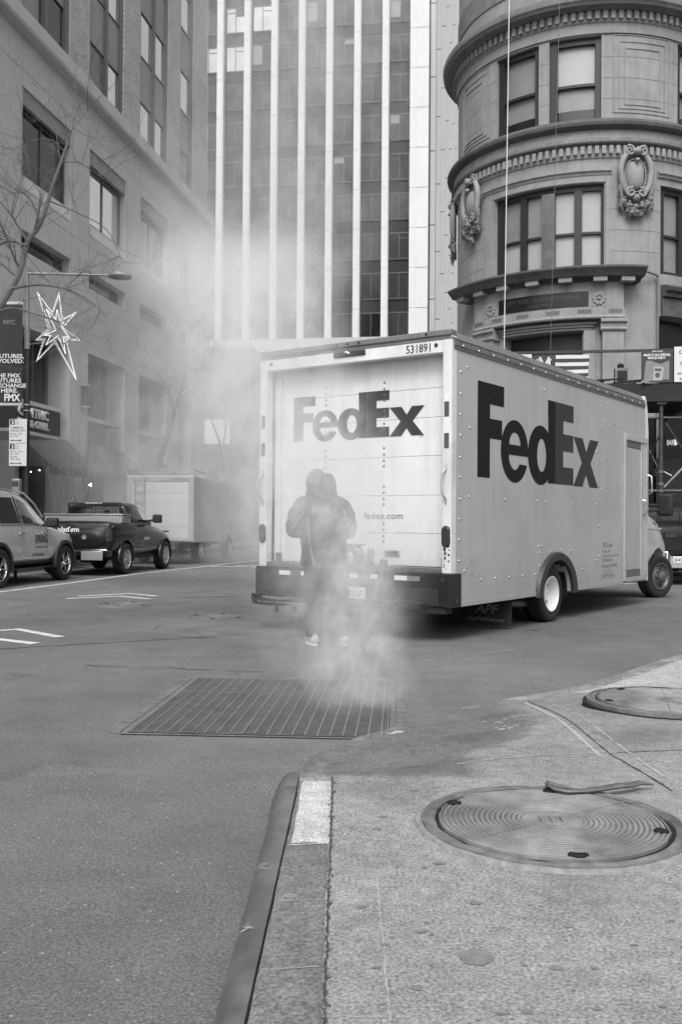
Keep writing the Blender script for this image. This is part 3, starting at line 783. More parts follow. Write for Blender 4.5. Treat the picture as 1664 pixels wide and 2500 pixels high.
# ------------------------------------------------------------------ tower at the end of the street
M_marble = mat('white_marble_pier', .68, .5, .05, 1.2, grime=.06, streak=.06)
M_tdark = mat('tower_spandrel', .02, .5, .2, 2, spec=.25)
M_tframe = mat('tower_frame', .10, .4, .1, 6, metal=.3)
TW = thing('office_tower', 'tall office tower with white vertical piers and dark glass between', 'building', tuple(W(-5.432, 75.07)), ROTS)
ft = lambda a, o, z: (a, -o, z)
fs_ = lambda a, o, z: (o, a, z)
ZB, ZT = 15.75, 47.6
core = MB(); core.box(-27, -.1, -38, -.25, ZB, ZT)
core.map(lambda a, o, z: (a, o, z)); core.build('core', M_tdark, TW, fn=ft, smooth=0)
sp = 2.25
piers = [-16.55 - sp*k for k in range(4, -1, -1)] + [-16.55 + sp*k for k in range(1, 8)]
piers = [-16.55 + sp*k for k in range(-4, 7)]
for a in piers[:]:
    mb = MB(); mb.box(a - .27, a + .20, -.2, .42, ZB - .55, ZT); mb.box(a + .203, a + .27, -.2, .34, ZB - .55, ZT)
    for k in range(11): mb.box(a - .272, a + .2, .418, .4225, 18.1 + 3.16*k, 18.13 + 3.16*k, 1)
    mb.build('pier', [M_marble, M_stoned], TW, fn=ft, smooth=0)
mb = MB(); mb.box(-1.12, -.62, -.3, .35, ZB - .55, ZT); mb.box(-.617, .35, -.3, .33, ZB - .55, ZT)
for k in range(11): mb.box(-1.122, .352, .351, .3525, 18.1 + 3.16*k, 18.13 + 3.16*k, 1)
mb.build('corner_pier', [M_marble, M_stoned], TW, fn=ft, smooth=0)
M_tg = [glass('tower_glass_a', .010, .06, spec=.4), glass('tower_glass_b', .022, .08, spec=.4, var=.5, scale=.8), glass('tower_glass_c', .05, .15, spec=.4, var=.5, scale=1.5), mat('tower_glass_mirror', .35, .05, .3, .4, metal=1.)]
rng = random.Random(4)
pe = piers + [-.87]
for i in range(2, len(pe) - 1):
    a0, a1 = pe[i] + .28, pe[i + 1] - .28
    for k in range(9):
        z0 = 18.96 + 3.16*(k - 1) + .02; z1 = 17.9 + 3.16*k - .02
        if k == 0: z0, z1 = 15.95, 17.88
        q = rng.random(); pm = M_tg[0] if q < .4 else M_tg[1] if q < .75 else M_tg[2]
        if k >= 7 and i < 6: pm = M_tg[3] if rng.random() < .7 else M_tg[2]
        hs = ()
        if rng.random() < .55: s_ = rng.random() < .5; hs = ((.80, 0 if s_ else .5, .5 if s_ else 1),)
        f, p = window(TW, ft, a0, a1, z0, z1, -.2, M_tframe, pm, .05, .08, vs=(.5,), hs=hs)
        if rng.random() < .3:
            h = rng.uniform(.2, .9)*(z1 - z0)*.9; l = rng.random() < .5
            MB().box(a0 + .05 if l else (a0 + a1)/2 + .03, (a0 + a1)/2 - .03 if l else a1 - .05, -.168, -.163, z1 - .06 - h, z1 - .06).build('blind', M_tg[2] if rng.random() < .6 else M_spand, f, fn=ft, smooth=0)
mb = MB()
for k in range(10): mb.box(-25, -1.2, -.22, -.16, 17.88 + 3.16*k, 17.93 + 3.16*k); mb.box(-25, -1.2, -.22, -.16, 18.92 + 3.16*k, 18.97 + 3.16*k)
mb.build('floor_line', M_tframe, TW, fn=ft, smooth=0)
# side face going away up the next block
M_marble2 = mat('brightened_side_pier', .85, .5, .05, 1.2, grime=.05)  # same marble as the front, paler to make up for the side's shade
for k in range(11):
    a = 6.0 + 8.0*k
    mb = MB(); mb.box(a - .3, a + .3, .10, .52, ZB - .55, 92); mb.box(a - .25, a + .25, -.3, .095, ZB - .55, 92, 1)
    for j in range(8): mb.box(a - .3025, a - .30, .10, .52, 20.1 + 6.3*j, 20.2 + 6.3*j, 2)
    mb.build('pier', [M_marble2, M_tframe, M_stoned], TW, fn=fs_, smooth=0)
MB().box(.4, 96, -.34, -.2, ZB - .5, 92).build('side_wall', M_tframe, TW, fn=fs_, smooth=0)
mb = MB(); mb.box(-27, .4, -2, .6, ZB - 1.3, ZB - .57); mb.box(-27, .4, -.2, .45, ZB - .565, ZB + .12); mb.build('base_beam', M_stone, TW, fn=ft, smooth=0)
pw = MB(); wall(pw, -27, .3, 0, ZB - 1.3, [(-26 + 3.2*k, -23.7 + 3.2*k, 0, 9.5, .6) for k in range(8)], o=-3.5)
pw.build('podium_wall', M_stoned, TW, fn=ft, smooth=0)
for k in range(8): MB().box(-26 + 3.2*k, -23.7 + 3.2*k, -4.2, -4.09, 0, 9.5).build('podium_window', M_gl1, TW, fn=ft, smooth=0)
for k in range(6): MB().box(-25.6 + 5*k, -24.6 + 5*k, -1.6, -.4, 0, ZB - 1.3).build('podium_column', M_stone, TW, fn=ft, smooth=0)
bd = thing('billboard_panel', 'blank white panel hanging above the far end of the street', 'sign', (-8.62, 60, 6.1), ROTS)
MB().box(0, 1.62, 0, .08, 0, 1.52).build('face', mat('backlit_white', .85, .5, emit=.5), bd); MB().box(-.05, 1.67, .083, .16, -.05, 1.57).build('frame', M_dark, bd)
MB().bar((.8, .12, -.05), (.8, .12, -6.1), .12).build('post', M_dark, bd)
# next block beyond the office building
NB = thing('side_building', 'hazy dark low building beyond the end of the office block', 'building', tuple(W(-14.9, 58)), ROTS)
nb = MB(); wall(nb, 0, 11, 0, 12.2, [(1 + 2.6*k, 2.8 + 2.6*k, z, z + 1.9, .25) for k in range(4) for z in (1., 4.6, 8.2)]); nb.add([(0, 0, 0), (0, -10, 0), (0, -10, 12.2), (0, 0, 12.2)], [(0, 1, 2, 3)])
nb.build('wall', M_stoned, NB, fn=fl, smooth=0)
for k in range(4):
    for z in (1., 4.6, 8.2): window(NB, fl, 1 + 2.6*k, 2.8 + 2.6*k, z, z + 1.9, -.24, M_frame, M_gl1, vs=(.5,))

# ------------------------------------------------------------------ round corner building
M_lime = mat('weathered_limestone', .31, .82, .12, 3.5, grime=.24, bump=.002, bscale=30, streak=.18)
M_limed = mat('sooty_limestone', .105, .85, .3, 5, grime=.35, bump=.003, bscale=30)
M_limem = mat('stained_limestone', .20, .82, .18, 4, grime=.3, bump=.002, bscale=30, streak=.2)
M_sash = mat('dark_sash', .022, .45, .2, 8)
M_sashl = mat('worn_sash', .13, .5, .3, 8, grime=.4)
M_blind = mat('window_blind', .38, .35, .10, .9, spec=.7)
M_blind2 = mat('dim_blind', .23, .3, .15, .9, spec=.7)
RCx, RCy, RAZ = 7.767, 31.043, rad(14.048)
CB = thing('corner_building', 'old rounded stone corner building with cornices and carved cartouches', 'building', (RCx, RCy, 0))
TC = Vector((-math.sin(RAZ), -math.cos(RAZ), 0)); TR = Vector((math.cos(RAZ), -math.sin(RAZ), 0))
R0 = 4.0
def fr(p, o, z):
    """phi in degrees, out from R0, up"""
    t = rad(p); r = R0 + o
    q = TC*(r*math.cos(t)) + TR*(r*math.sin(t)); return (q.x, q.y, z)
def ring(mb, prof, p0, p1, n=None, mi=0):
    n = n or max(2, int((p1 - p0)/2.5)); k = len(prof)
    vs = [(p0 + (p1 - p0)*i/n, o, z) for i in range(n + 1) for o, z in prof]
    fs = [(i*k + j, i*k + j + 1, (i + 1)*k + j + 1, (i + 1)*k + j) for i in range(n) for j in range(k - 1)]
    fs += [tuple(range(k)), tuple(n*k + j for j in range(k))]
    mb.add(vs, fs, mi); return mb
P0, P1 = -105, 112
wopen = [(-38.5, -17.8, 12.80, 15.16, .26), (-13.4, 7.6, 12.80, 15.18, .26), (42, 62, 12.8, 15.18, .26), (67, 88, 12.8, 15.18, .26),
         (-39.5, 9.0, 8.42, 10.96, .30), (33.2, 80, 8.42, 10.96, .30), (-34.2, 1.0, 0, 6.74, .5), (32.5, 80, 0, 7.2, .6)]
mb = MB(); wall(mb, P0, P1, 0, 22, wopen, da=2.5); mb.build('wall', M_lime, CB, fn=fr, smooth=25)
# block joints, thin
mb = MB()
for z in (13.35, 13.95, 14.55):
    for a, b in ((P0, -38.6), (-17.6, -13.6), (7.8, 41.8)): ring(mb, [(.001, z), (.003, z), (.003, z + .012), (.001, z + .012)], a, b)
for z in (9.0, 9.6, 10.2, 10.8):
    for a, b in ((P0, -44), (9.2, 33)): ring(mb, [(.001, z), (.003, z), (.003, z + .012), (.001, z + .012)], a, b)
mb.build('block_joint', M_limed, CB, fn=fr, smooth=0)
# cornices
def molding(name, prof, m=M_lime, p0=P0, p1=P1): return ring(MB(), prof, p0, p1).build(name, m, CB, fn=fr, smooth=30)
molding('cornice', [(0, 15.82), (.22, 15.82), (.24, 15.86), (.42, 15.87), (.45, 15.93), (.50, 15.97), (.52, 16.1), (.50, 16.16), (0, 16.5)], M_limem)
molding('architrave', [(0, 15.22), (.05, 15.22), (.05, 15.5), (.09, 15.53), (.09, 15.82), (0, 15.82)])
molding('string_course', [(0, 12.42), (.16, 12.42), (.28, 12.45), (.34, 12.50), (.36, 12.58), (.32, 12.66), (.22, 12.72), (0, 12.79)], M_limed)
molding('frieze', [(0, 12.08), (.14, 12.08), (.14, 12.42), (0, 12.42)])
molding('upper_band', [(0, 16.9), (.03, 16.9), (.03, 17.6), (0, 17.6)], M_limem)
mb = MB()
for k in range(24):
    a = P0 + 9*k; ring(mb, [(.142, 12.16), (.150, 12.165), (.150, 12.35), (.142, 12.355)], a + .6, a + 8.4, 4)
mb.build('frieze_panel', M_lime, CB, fn=fr, smooth=30)
molding('soffit_moulding', [(0, 12.0), (.11, 12.0), (.20, 12.04), (.22, 12.08), (0, 12.08)], M_limem)
molding('dentil_band', [(0, 11.66), (.03, 11.66), (.05, 11.72), (.05, 12.0), (0, 12.0)])
def dentils(z0, z1, o0, o1, step, fill, p0=P0, p1=P1, m=M_lime):
    mb = MB(); a = p0
    while a < p1: mb.box(a, a + step*fill, o0, o1, z0, z1); a += step
    o = mb.build('dentil_course', m, CB, fn=fr, smooth=0); return tag(o, kind=None)
dentils(15.58, 15.80, .09, .19, 3.05, .55); dentils(11.75, 11.97, .05, .15, 2.75, .55)
# window head moulding and panels
for a, b in ((-46, 11.6), (31.5, 84)): ring(MB(), [(0, 11.17), (.05, 11.17), (.07, 11.23), (.12, 11.27), (.12, 11.31), (0, 11.34)], a, b).build('head_moulding', M_lime, CB, fn=fr, smooth=30)
mb = MB()
for a, b in ((-45, -40), (9.5, 11.3)): ring(mb, [(0, 8.45), (.035, 8.45), (.035, 11.17), (0, 11.17)], a, b)
ring(mb, [(0, 10.98), (.03, 10.98), (.03, 11.17), (0, 11.17)], -39.9, 9.4); mb.build('architrave', M_lime, CB, fn=fr, smooth=30)
def panel(a, b, z0, z1):
    mb = MB(); s = 0
    for i in range(3):
        d = 2.3*i; e = .19*i; w = .5; t = .025; o = .022
        A, B, Z0, Z1 = a + d, b - d, z0 + e*.6, z1 - e
        for q in ((A, B, Z1 - t, Z1), (A, B, Z0, Z0 + t), (A, A + w, Z0, Z1), (B - w, B, Z0, Z1)):
            ring(mb, [(0, q[2]), (o, q[2] + .003), (o, q[3] - .003), (0, q[3])], q[0], q[1], max(1, int((q[1] - q[0])/3)))
    mb.build('wall_panel', M_lime, CB, fn=fr, smooth=30)
panel(12.3, 37.5, 12.95, 15.19); panel(-67, -42.5, 12.95, 15.16)
# upper windows
for a, b, z1 in ((-38.5, -17.8, 15.16), (-13.4, 7.6, 15.18), (42, 62, 15.18)):
    mb = MB()
    mb.box(a, a + 3, -.25, -.1, 12.82, z1); mb.box(b - 2.2, b, -.25, -.1, 12.82, z1); mb.box(a + 3, b - 2.2, -.25, -.12, z1 - .17, z1 - .002, nx=4); mb.box(a + 3, b - 2.2, -.25, -.13, 13.80, 13.88, nx=4)
    f = mb.build('window', M_sash, CB, fn=fr, smooth=0)
    MB().box(a + 2, b - 1.5, -.29, -.255, 13.84, z1 - .03, nx=6).build('blind', M_blind if a > -20 else M_blind2, f, fn=fr, smooth=40)
    mb = MB(); mb.box(a + 2, b - 1.5, -.29, -.258, 13.18, 13.84, nx=6); mb.build('blind', M_blind2, f, fn=fr, smooth=40)
    MB().box(a + 2, b - 1.5, -.29, -.26, 12.8, 13.18, nx=6).build('pane', M_glassdark, f, fn=fr, smooth=40)
# middle windows: two pairs of double-hung sashes
def pairs(base, z0=8.45, z1=10.94, dim=False):
    q = [base + d for d in (0, 2.6, 11.6, 14.6, 22.0, 27.5, 35.6, 38.8, 46.8, 49)]
    mb = MB()
    for a, b in ((q[0] - 1, q[1]), (q[2], q[3]), (q[6], q[7]), (q[8], q[9] + .6)): mb.box(a, b, -.29, -.14, z0, z1)
    mb.box(q[1], q[8], -.29, -.15, z1 - .14, z1 - .003, nx=20); mb.box(q[1], q[8], -.29, -.16, z0, z0 + .10, nx=20)
    for a, b in ((q[1], q[2]), (q[3], q[4]), (q[5], q[6]), (q[7], q[8])): mb.box(a, b, -.29, -.17, 9.55, 9.62, nx=4)
    f = mb.build('window', M_sash, CB, fn=fr, smooth=0)
    MB().box(q[4], q[5], -.29, -.06, z0, z1 - .15, nx=3).build('mullion', M_sashl, f, fn=fr, smooth=0)
    for j, (a, b) in enumerate(((q[1], q[2]), (q[3], q[4]), (q[5], q[6]), (q[7], q[8]))):
        MB().box(a, b, -.31, -.26, 9.58, z1 - .1, nx=4).build('pane', M_blind2 if (j < 2 or dim) else M_blind, f, fn=fr, smooth=40)
        MB().box(a, b, -.31, -.262, z0, 9.58, nx=4).build('pane', M_blind if not dim else M_blind2, f, fn=fr, smooth=40)
pairs(-38.6); pairs(34.0, dim=True)
# cartouches
def cartouche(p):
    """carved oval shield with scrolls and a flower swag; local x along arc in metres"""
    k = 180/PI/4.1; fc = lambda x, o, z: fr(p + x*k, o + .06, z)
    mb = MB()
    # shield boss
    mb.grid(lambda u, w: ((.27*(u*2 - 1))*math.sqrt(max(0, 1 - (w*2 - 1)**2))**.62, .02 + .17*max(0, 1 - (u*2 - 1)**2)**.5*max(0, 1 - (w*2 - 1)**2)**.5, 11.13 + .42*(w*2 - 1)), 14, 16)
    # frame with swelling rim
    pts = []; rr = []
    for i in range(48):
        t = 2*PI*i/48; a = .42 if math.sin(t) < 0 else .45
        pts.append((a*math.cos(t)*(1 - .12*math.sin(t) * (math.sin(t) < 0)), .05 + .07*abs(math.cos(t)), 11.18 + .66*math.sin(t))); rr.append(.06 + .03*abs(math.cos(t)))
    mb.tube(pts, rr, 8, closed=True)
    pts = [(.31*math.cos(2*PI*i/40), .06, 11.13 + .47*math.sin(2*PI*i/40)) for i in range(40)]
    mb.tube(pts, .022, 6, closed=True)
    for i in range(0, 40):
        if -.9 < math.sin(2*PI*i/40) < .75: mb.ball((.345*math.cos(2*PI*i/40), .075, 11.13 + .5*math.sin(2*PI*i/40)), .028, .03, .02, 6, 4)
    def scroll(cx, cz, r, s, o=.13):
        pts = []; rr = []
        for i in range(26):
            t = i/25*2.3*2*PI/1.6; q = r*(1 - .8*i/25)
            pts.append((cx + s*q*math.cos(t + 1.2), o + .05*i/25, cz + q*math.sin(t + 1.2))); rr.append(.045*(1 - .55*i/25))
        mb.tube(pts, rr, 7)
    scroll(-.20, 11.80, .15, -1); scroll(.20, 11.80, .15, 1); scroll(-.16, 10.62, .14, 1); scroll(.16, 10.62, .14, -1)
    mb.ball((0, .16, 11.78), .13, .12, .10, 10, 7); mb.ball((0, .2, 11.52), .07, .08, .06, 8, 6)
    body = mb.build('cartouche', M_lime, CB, fn=fc, smooth=60)
    sw = MB(); rng = random.Random(int(p*7) + 200)
    # mask, blossoms, leaves and fruit hanging below
    sw.ball((0, .12, 10.46), .10, .13, .12, 10, 8); sw.ball((0, .22, 10.44), .03, .05, .035, 7, 5)
    for i in range(34):
        t = rng.uniform(-1, 1); x = t*.44; z = 10.5 - .62*(1 - abs(t)**1.7)*rng.uniform(.25, 1.) - .10*rng.random()
        r = rng.uniform(.035, .085)
        sw.ball((x, .06 + rng.uniform(0, .07), z), r*1.1, r, r, 7, 5)
        for q in range(3):
            a = rng.uniform(0, 2*PI); sw.tube([(x, .09, z), (x + .08*math.cos(a), .13, z + .08*math.sin(a)), (x + .15*math.cos(a), .05, z + .15*math.sin(a))], [.02, .035, .006], 5, flat=.5)
    for s in (-1, 1):
        sw.tube([(s*.40, .08, 10.95), (s*.47, .12, 10.75), (s*.40, .08, 10.5), (s*.45, .1, 10.3), (s*.36, .04, 10.1)], [.03, .07, .05, .08, .03], 7)
        for q in range(4): sw.tube([(s*.42, .08, 10.7 - .15*q), (s*.49, .13, 10.66 - .15*q), (s*.5, .06, 10.56 - .15*q)], [.02, .045, .008], 5, flat=.5)
    sw.build('swag', M_limem, body, fn=fc, smooth=60)
for p in (21.0, -53.5, -85, 92): cartouche(p)
# door hood on modillions
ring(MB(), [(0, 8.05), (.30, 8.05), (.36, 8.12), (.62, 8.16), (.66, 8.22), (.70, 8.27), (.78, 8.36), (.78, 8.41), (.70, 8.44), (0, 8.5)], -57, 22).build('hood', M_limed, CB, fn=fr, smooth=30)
for a in (-52, -41, -29.5, -17.5, -5.5, 6.5, 16.2): MB().box(a - 2.4, a + 2.4, .30, .58, 8.02, 8.155, nx=2).build('bracket', M_lime, CB, fn=fr, smooth=0, bevel=.01)
ring(MB(), [(0, 7.30), (.30, 7.30), (.30, 8.05), (0, 8.05)], -47, 15.7).build('entablature', M_lime, CB, fn=fr, smooth=30)
ring(MB(), [(0, 7.03), (.32, 7.03), (.34, 7.07), (.31, 7.12), (.31, 7.30), (0, 7.30)], -47.5, 16.2).build('entablature_band', M_lime, CB, fn=fr, smooth=30)
for a in (-44, -34, -22.5, -10.5, 1.2, 12.5):
    mb = MB()
    for i in range(6):
        for j in range(2): mb.prism([(a - 2.4 + .85*i, 7.285 - .055*j), (a - 1.75 + .85*i, 7.285 - .055*j), (a - 2.08 + .85*i, 7.235 - .055*j)], lambda u, w, d: (u, d, w), .311, .335)
    mb.build('guttae', M_limem, CB, fn=fr, smooth=0)
pl = ring(MB(), [(.302, 7.38), (.32, 7.38), (.32, 7.80), (.302, 7.80)], -33.1, 2.7).build('name_plaque', mat('black_marble', .012, .25, .4, 4), CB, fn=fr, smooth=30)
def ctext(body, p, z, size, width_deg, m, parent, o, bold=.02):
    """letters bent round the drum, centred at p"""
    t = text(body, m, None, Matrix(), size, None, bold); xs = [v.co.x for v in t.data.vertices]; a, b = min(xs), max(xs)
    for v in t.data.vertices:
        q = fr(p - width_deg/2 + (v.co.x - a)/(b - a)*width_deg, o, z + v.co.y); v.co = q
    t.parent = parent; return t
ctext('NEW YORK COCOA EXCHANGE', -15, 7.60, .125, 29, mat('dull_bronze', .055, .4, .2, 9), pl, .324); ctext('BUILDING', -15, 7.45, .075, 8, mat('dull_bronze', .055), pl, .324)
for p in (6.5, -37.2):
    k = 180/PI/4.3; fc = lambda x, o, z, p=p: fr(p + x*k, o + .30, 7.59 + z)
    mb = MB()
    for i in range(10):
        a = 2*PI*i/10; mb.ball((.145*math.cos(a), .02, .145*math.sin(a)), .055, .03, .055, 8, 6)
    mb.tube([(.10*math.cos(2*PI*i/24), .03, .10*math.sin(2*PI*i/24)) for i in range(24)], .018, 6, closed=True); mb.ball((0, .03, 0), .05, .045, .05, 10, 7)
    mb.box(-.22, .22, 0, .012, -.22, .22)
    mb.build('rosette', M_lime, CB, fn=fc, smooth=50)
for a, b in ((7.9, 15.9), (-46.5, -36.5)):
    MB().box(a, b, 0, .27, 0, 6.70, nx=3).build('pilaster', M_lime, CB, fn=fr, smooth=0)
    ring(MB(), [(0, 6.68), (.30, 6.68), (.34, 6.73), (.30, 6.77), (.31, 6.88), (.38, 6.93), (.38, 6.98), (.3, 7.03), (0, 7.03)], a - .7, b + .9, 3).build('capital', M_lime, CB, fn=fr, smooth=25)
mb = MB()
for i in range(3): ring(mb, [(0, 6.76 + .07*i), (.05 + .05*i, 6.76 + .07*i), (.05 + .05*i, 6.82 + .07*i), (0, 6.82 + .07*i)], -35, 4 + 1.0*i)
ring(mb, [(0, 0), (.1, 0), (.1, 6.74), (0, 6.74)], 1.1, 5.5, 2); mb.build('door_surround', M_lime, CB, fn=fr, smooth=25)
window(CB, fr, -34, .8, 4.3, 6.72, -.48, M_sash, M_glassdark, 1.2, .1, vs=(.5,), hs=((.8, .03, .97, .08),), da=4)
mb = MB(); ring(mb, [(-.45, 0), (-.4, 0), (-.4, 7.18), (-.45, 7.18)], 32.6, 80); ring(mb, [(-.45, 0), (-.4, 0), (-.4, 4.28), (-.45, 4.28)], -34, 1)
ring(mb, [(.02, 0), (.04, 0), (.04, 4.25), (.02, 4.25)], -60, 100); mb.build('shop_front', mat('shop_shade_black', .006, .3, .5, 2), CB, fn=fr, smooth=25)  # shop front painted near black, with the shade below the shed in its colour
# side cornice over the next bay, drain pipe
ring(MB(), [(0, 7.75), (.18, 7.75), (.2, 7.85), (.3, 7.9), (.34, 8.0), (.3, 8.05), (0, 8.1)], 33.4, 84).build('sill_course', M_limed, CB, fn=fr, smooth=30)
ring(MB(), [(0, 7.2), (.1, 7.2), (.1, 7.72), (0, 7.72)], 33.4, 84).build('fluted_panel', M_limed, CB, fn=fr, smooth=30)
MB().tube([fr(31.2, .09, z) for z in (.5, 4, 8.3)] + [fr(30.5, .12, 8.34), fr(23, .3, 8.40)], .035, 8).build('drain_pipe', M_limem, CB)
fl_ = thing('flood_light', 'small dark floodlight sitting on the right end of the stone door hood', 'lamp', fr(18.5, .62, 8.44)); fl_.rotation_euler = (0, 0, -RAZ - rad(14))
mb = MB().prism([(0, .03), (.33, .03), (.33, .2), (.0, .27)], lambda u, w, d: (u - .16, d, w), -.13, .15); mb.build('housing', M_dark, fl_, bevel=.012)
MB().box(-.05, .08, -.06, .06, -.005, .035).build('bracket', M_dark, fl_)
# wings running back from the drum
q1 = Vector(fr(-100, -.05, 0)); q2 = Vector(fr(100, -.05, 0))
mb = MB(); d1 = Vector((US.x, US.y, 0)); e1 = q1 + US*26; e2 = q2 + VS*18
for a, b in ((q1, e1), (q2, e2)): mb.add([(a.x, a.y, 0), (b.x, b.y, 0), (b.x, b.y, 22), (a.x, a.y, 22)], [(0, 1, 2, 3)])
mb.build('side_wall', M_lime, CB, smooth=0)
n_ = -US*.06
mb = MB(); a_ = q2 + n_; b_ = e2 + n_; mb.add([(a_.x, a_.y, 0), (b_.x, b_.y, 0), (b_.x, b_.y, 4.2), (a_.x, a_.y, 4.2)], [(0, 1, 2, 3)]); mb.build('shop_front', bpy.data.materials['shop_shade_black'], CB, smooth=0)  # black sheet over the wing wall, painted shade below the shed
for k in range(5):
    for z0, z1 in ((4.9, 7.3), (8.5, 10.9), (12.85, 15.1), (17.4, 19.4)):
        w0 = q2 + VS*(1.5 + 3.3*k); fw_ = lambda a, o, z, w0=w0: tuple(w0 + VS*a - US*o + Vector((0, 0, z)))
        window(CB, fw_, 0, 1.7, z0, z1, .002, M_sash, M_blind2 if (k + int(z0)) % 2 else M_glassdark, .09, .1, vs=(.5,), hs=((.5, 0, 1),))
# ropes hanging down the front
for i, (pts, r, lb) in enumerate([(((1242, 0), (1229, 840)), .012, 'pale rope hanging straight down in front of the round building, the left one'), (((1364, 20), (1341, 845)), .006, 'thin dark cable hanging down in front of the round building')]):
    a, b = [at(p[0], p[1], 24.5) for p in pts]; a = b + (a - b)*1.25
    o = MB().cyl(a, b - Vector((0, 0, 1.)), r, 6).build('hanging_rope' if i == 0 else 'hanging_cable', M_inkwhite if i == 0 else M_steel); tag(o, lb, 'rope' if i == 0 else 'cable')
# ------------------------------------------------------------------ wheels and car bodies
def wheel(parent, x, y, z, r, w, side, style='spoke', rim_m=None, steer=0., name='wheel'):
    """tyre with a rim child; side +1 faces +x"""
    rim_m = rim_m or M_alu
    ma = Matrix.Translation((x, y, z)) @ Matrix.Rotation(steer, 4, 'Z') @ Matrix.Rotation(PI/2*side, 4, 'Y')
    h = w/2; rr = r*.62
    pr = [(rr, -h*.8), (r*.80, -h), (r*.95, -h*.92), (r, -h*.65), (r*.992, -h*.62)]
    for k in range(4): q = -h*.55 + h*1.1*k/4; pr += [(r*.99, q), (r, q + .004), (r, q + h*.2), (r*.99, q + h*.22)]
    pr += [(r, h*.65), (r*.95, h*.92), (r*.86, h*1.0), (r*.84, h*1.02), (r*.80, h*1.0), (rr*1.02, h*.85), (rr, h*.7)]
    o = MB().lathe(pr, 40).map(lambda a, b, c: ma @ Vector((a, b, c))).build(name, M_tyre, parent, smooth=30)
    mb = MB()
    if style == 'spoke':
        mb.lathe([(rr*1.01, h*.75), (rr*1.02, h*.92), (rr*.97, h*.93), (rr*.92, h*.7), (rr*.88, h*.2)], 40)
        for k in range(10):
            a = 2*PI*(k//2)/5 + (.17 if k % 2 else -.17); b = 2*PI*(k//2)/5 + (.05 if k % 2 else -.05)
            mb.bar((rr*.18*math.cos(b), rr*.18*math.sin(b), h*.62), (rr*.95*math.cos(a), rr*.95*math.sin(a), h*.80), rr*.13, .03)
        mb.lathe([(.001, h*.72), (rr*.2, h*.70), (rr*.24, h*.55)], 20)
        hb = MB().lathe([(.001, h*.1), (rr*.9, h*.1)], 24).map(lambda a, b, c: ma @ Vector((a, b, c)))
    else:
        deep = style == 'dish'
        d = -h*.1 if deep else h*.9
        mb.lathe([(rr*1.0, h*.72), (rr*1.03, h*.98), (rr*.97, h*1.0), (rr*.93, h*.8), (rr*.86, d + (.01 if deep else -.03)), (rr*.74, d - .015 if deep else h*.62), (rr*.45, d), (rr*.42, d + .02), (.001, d + .03)], 40)
        if not deep: mb.lathe([(rr*.40, h*.9), (rr*.38, h*1.25), (rr*.2, h*1.45), (.001, h*1.5)], 24)
        for k in range(8):
            a = 2*PI*k/8; c_ = (rr*.52*math.cos(a), rr*.52*math.sin(a)); mb.cyl((c_[0], c_[1], d), (c_[0], c_[1], d + .035), .016, 6)
        hb = MB()
        for k in range(4 if deep else 2):
            a = 2*PI*k/(4 if deep else 2) + (.7 if deep else PI); R = rr*.66; zz = d + .004 if deep else h*.73
            hb.poly([(R*math.cos(a) + rr*.13*math.cos(t*.5236), R*math.sin(a) + rr*.17*math.sin(t*.5236), zz + (0 if deep else .03)) for t in range(12)])
        hb.map(lambda a, b, c: ma @ Vector((a, b, c)))
    mb.map(lambda a, b, c: ma @ Vector((a, b, c)))
    ro = mb.build('rim', rim_m, o, smooth=30); hb.build('rim_opening', M_black, ro, norm=False)
    return o
def car_shell(name, st, m, parent, cuts=(), sub=2, crown=.03):
    """st rows: y, sill z, belt z, top z, half widths at sill, bulge, belt, top"""
    mb = MB(); k = 0; vs = []
    for y, zs, zb, zt, ws, wm, wb, wt in st:
        zm = zs + (zb - zs)*.55
        half = [(0, zs), (ws*.8, zs), (ws, zs + .03), (wm, zm), (wb, zb), (wb - .02, zb + .02), (wt + .03, zt - .06), (wt, zt - .015), (wt*.6, zt + crown*.7), (0, zt + crown)]
        r = half + [(-a, b) for a, b in half[-2:0:-1]]; k = len(r)
        vs += [(a, y, b) for a, b in r]
    n = len(st)
    fs = [(i*k + j, i*k + (j + 1) % k, (i + 1)*k + (j + 1) % k, (i + 1)*k + j) for i in range(n - 1) for j in range(k)]
    fs += [tuple(range(k)), tuple((n - 1)*k + j for j in range(k))]
    mb.add(vs, fs); o = mb.build(name, m, parent, smooth=0)
    if sub: q = o.modifiers.new('s', 'SUBSURF'); q.levels = q.render_levels = sub
    tmp = []
    for cx, cy, cz, r, dx in cuts:
        c = MB().cyl((cx - dx, cy, cz), (cx + dx, cy, cz), r, 40).build('cut', m); c.parent = parent; tmp.append(c)
        b = o.modifiers.new('b', 'BOOLEAN'); b.operation = 'DIFFERENCE'; b.object = c; b.solver = 'EXACT'
    apply_mods(o, 40)
    for c in tmp: bpy.data.objects.remove(c)
    return o
def bvh_of(o):
    return BVHTree.FromPolygons([v.co[:] for v in o.data.vertices], [p.vertices[:] for p in o.data.polygons])
def patch(bv, quad, axis='x', s=1, off=.006, n=10, inner=0.):
    """sheet laid on a body: quad of 4 (a,b) points; axis x: (y,z) seen from side s; axis y: (x,z) seen from rear s=-1"""
    mb = MB()
    def P(u, w):
        a = [quad[0][i]*(1 - u)*(1 - w) + quad[1][i]*u*(1 - w) + quad[2][i]*u*w + quad[3][i]*(1 - u)*w for i in (0, 1)]
        o, d = ((Vector((s*4, a[0], a[1])), Vector((-s, 0, 0))) if axis == 'x' else (Vector((a[0], s*30, a[1])), Vector((0, -s, 0))))
        h = bv.ray_cast(o, d)
        if h[0] is None: return (s*.9, a[0], a[1]) if axis == 'x' else (a[0], 0, a[1])
        return h[0] - d*off
    return mb.grid(P, n, n)
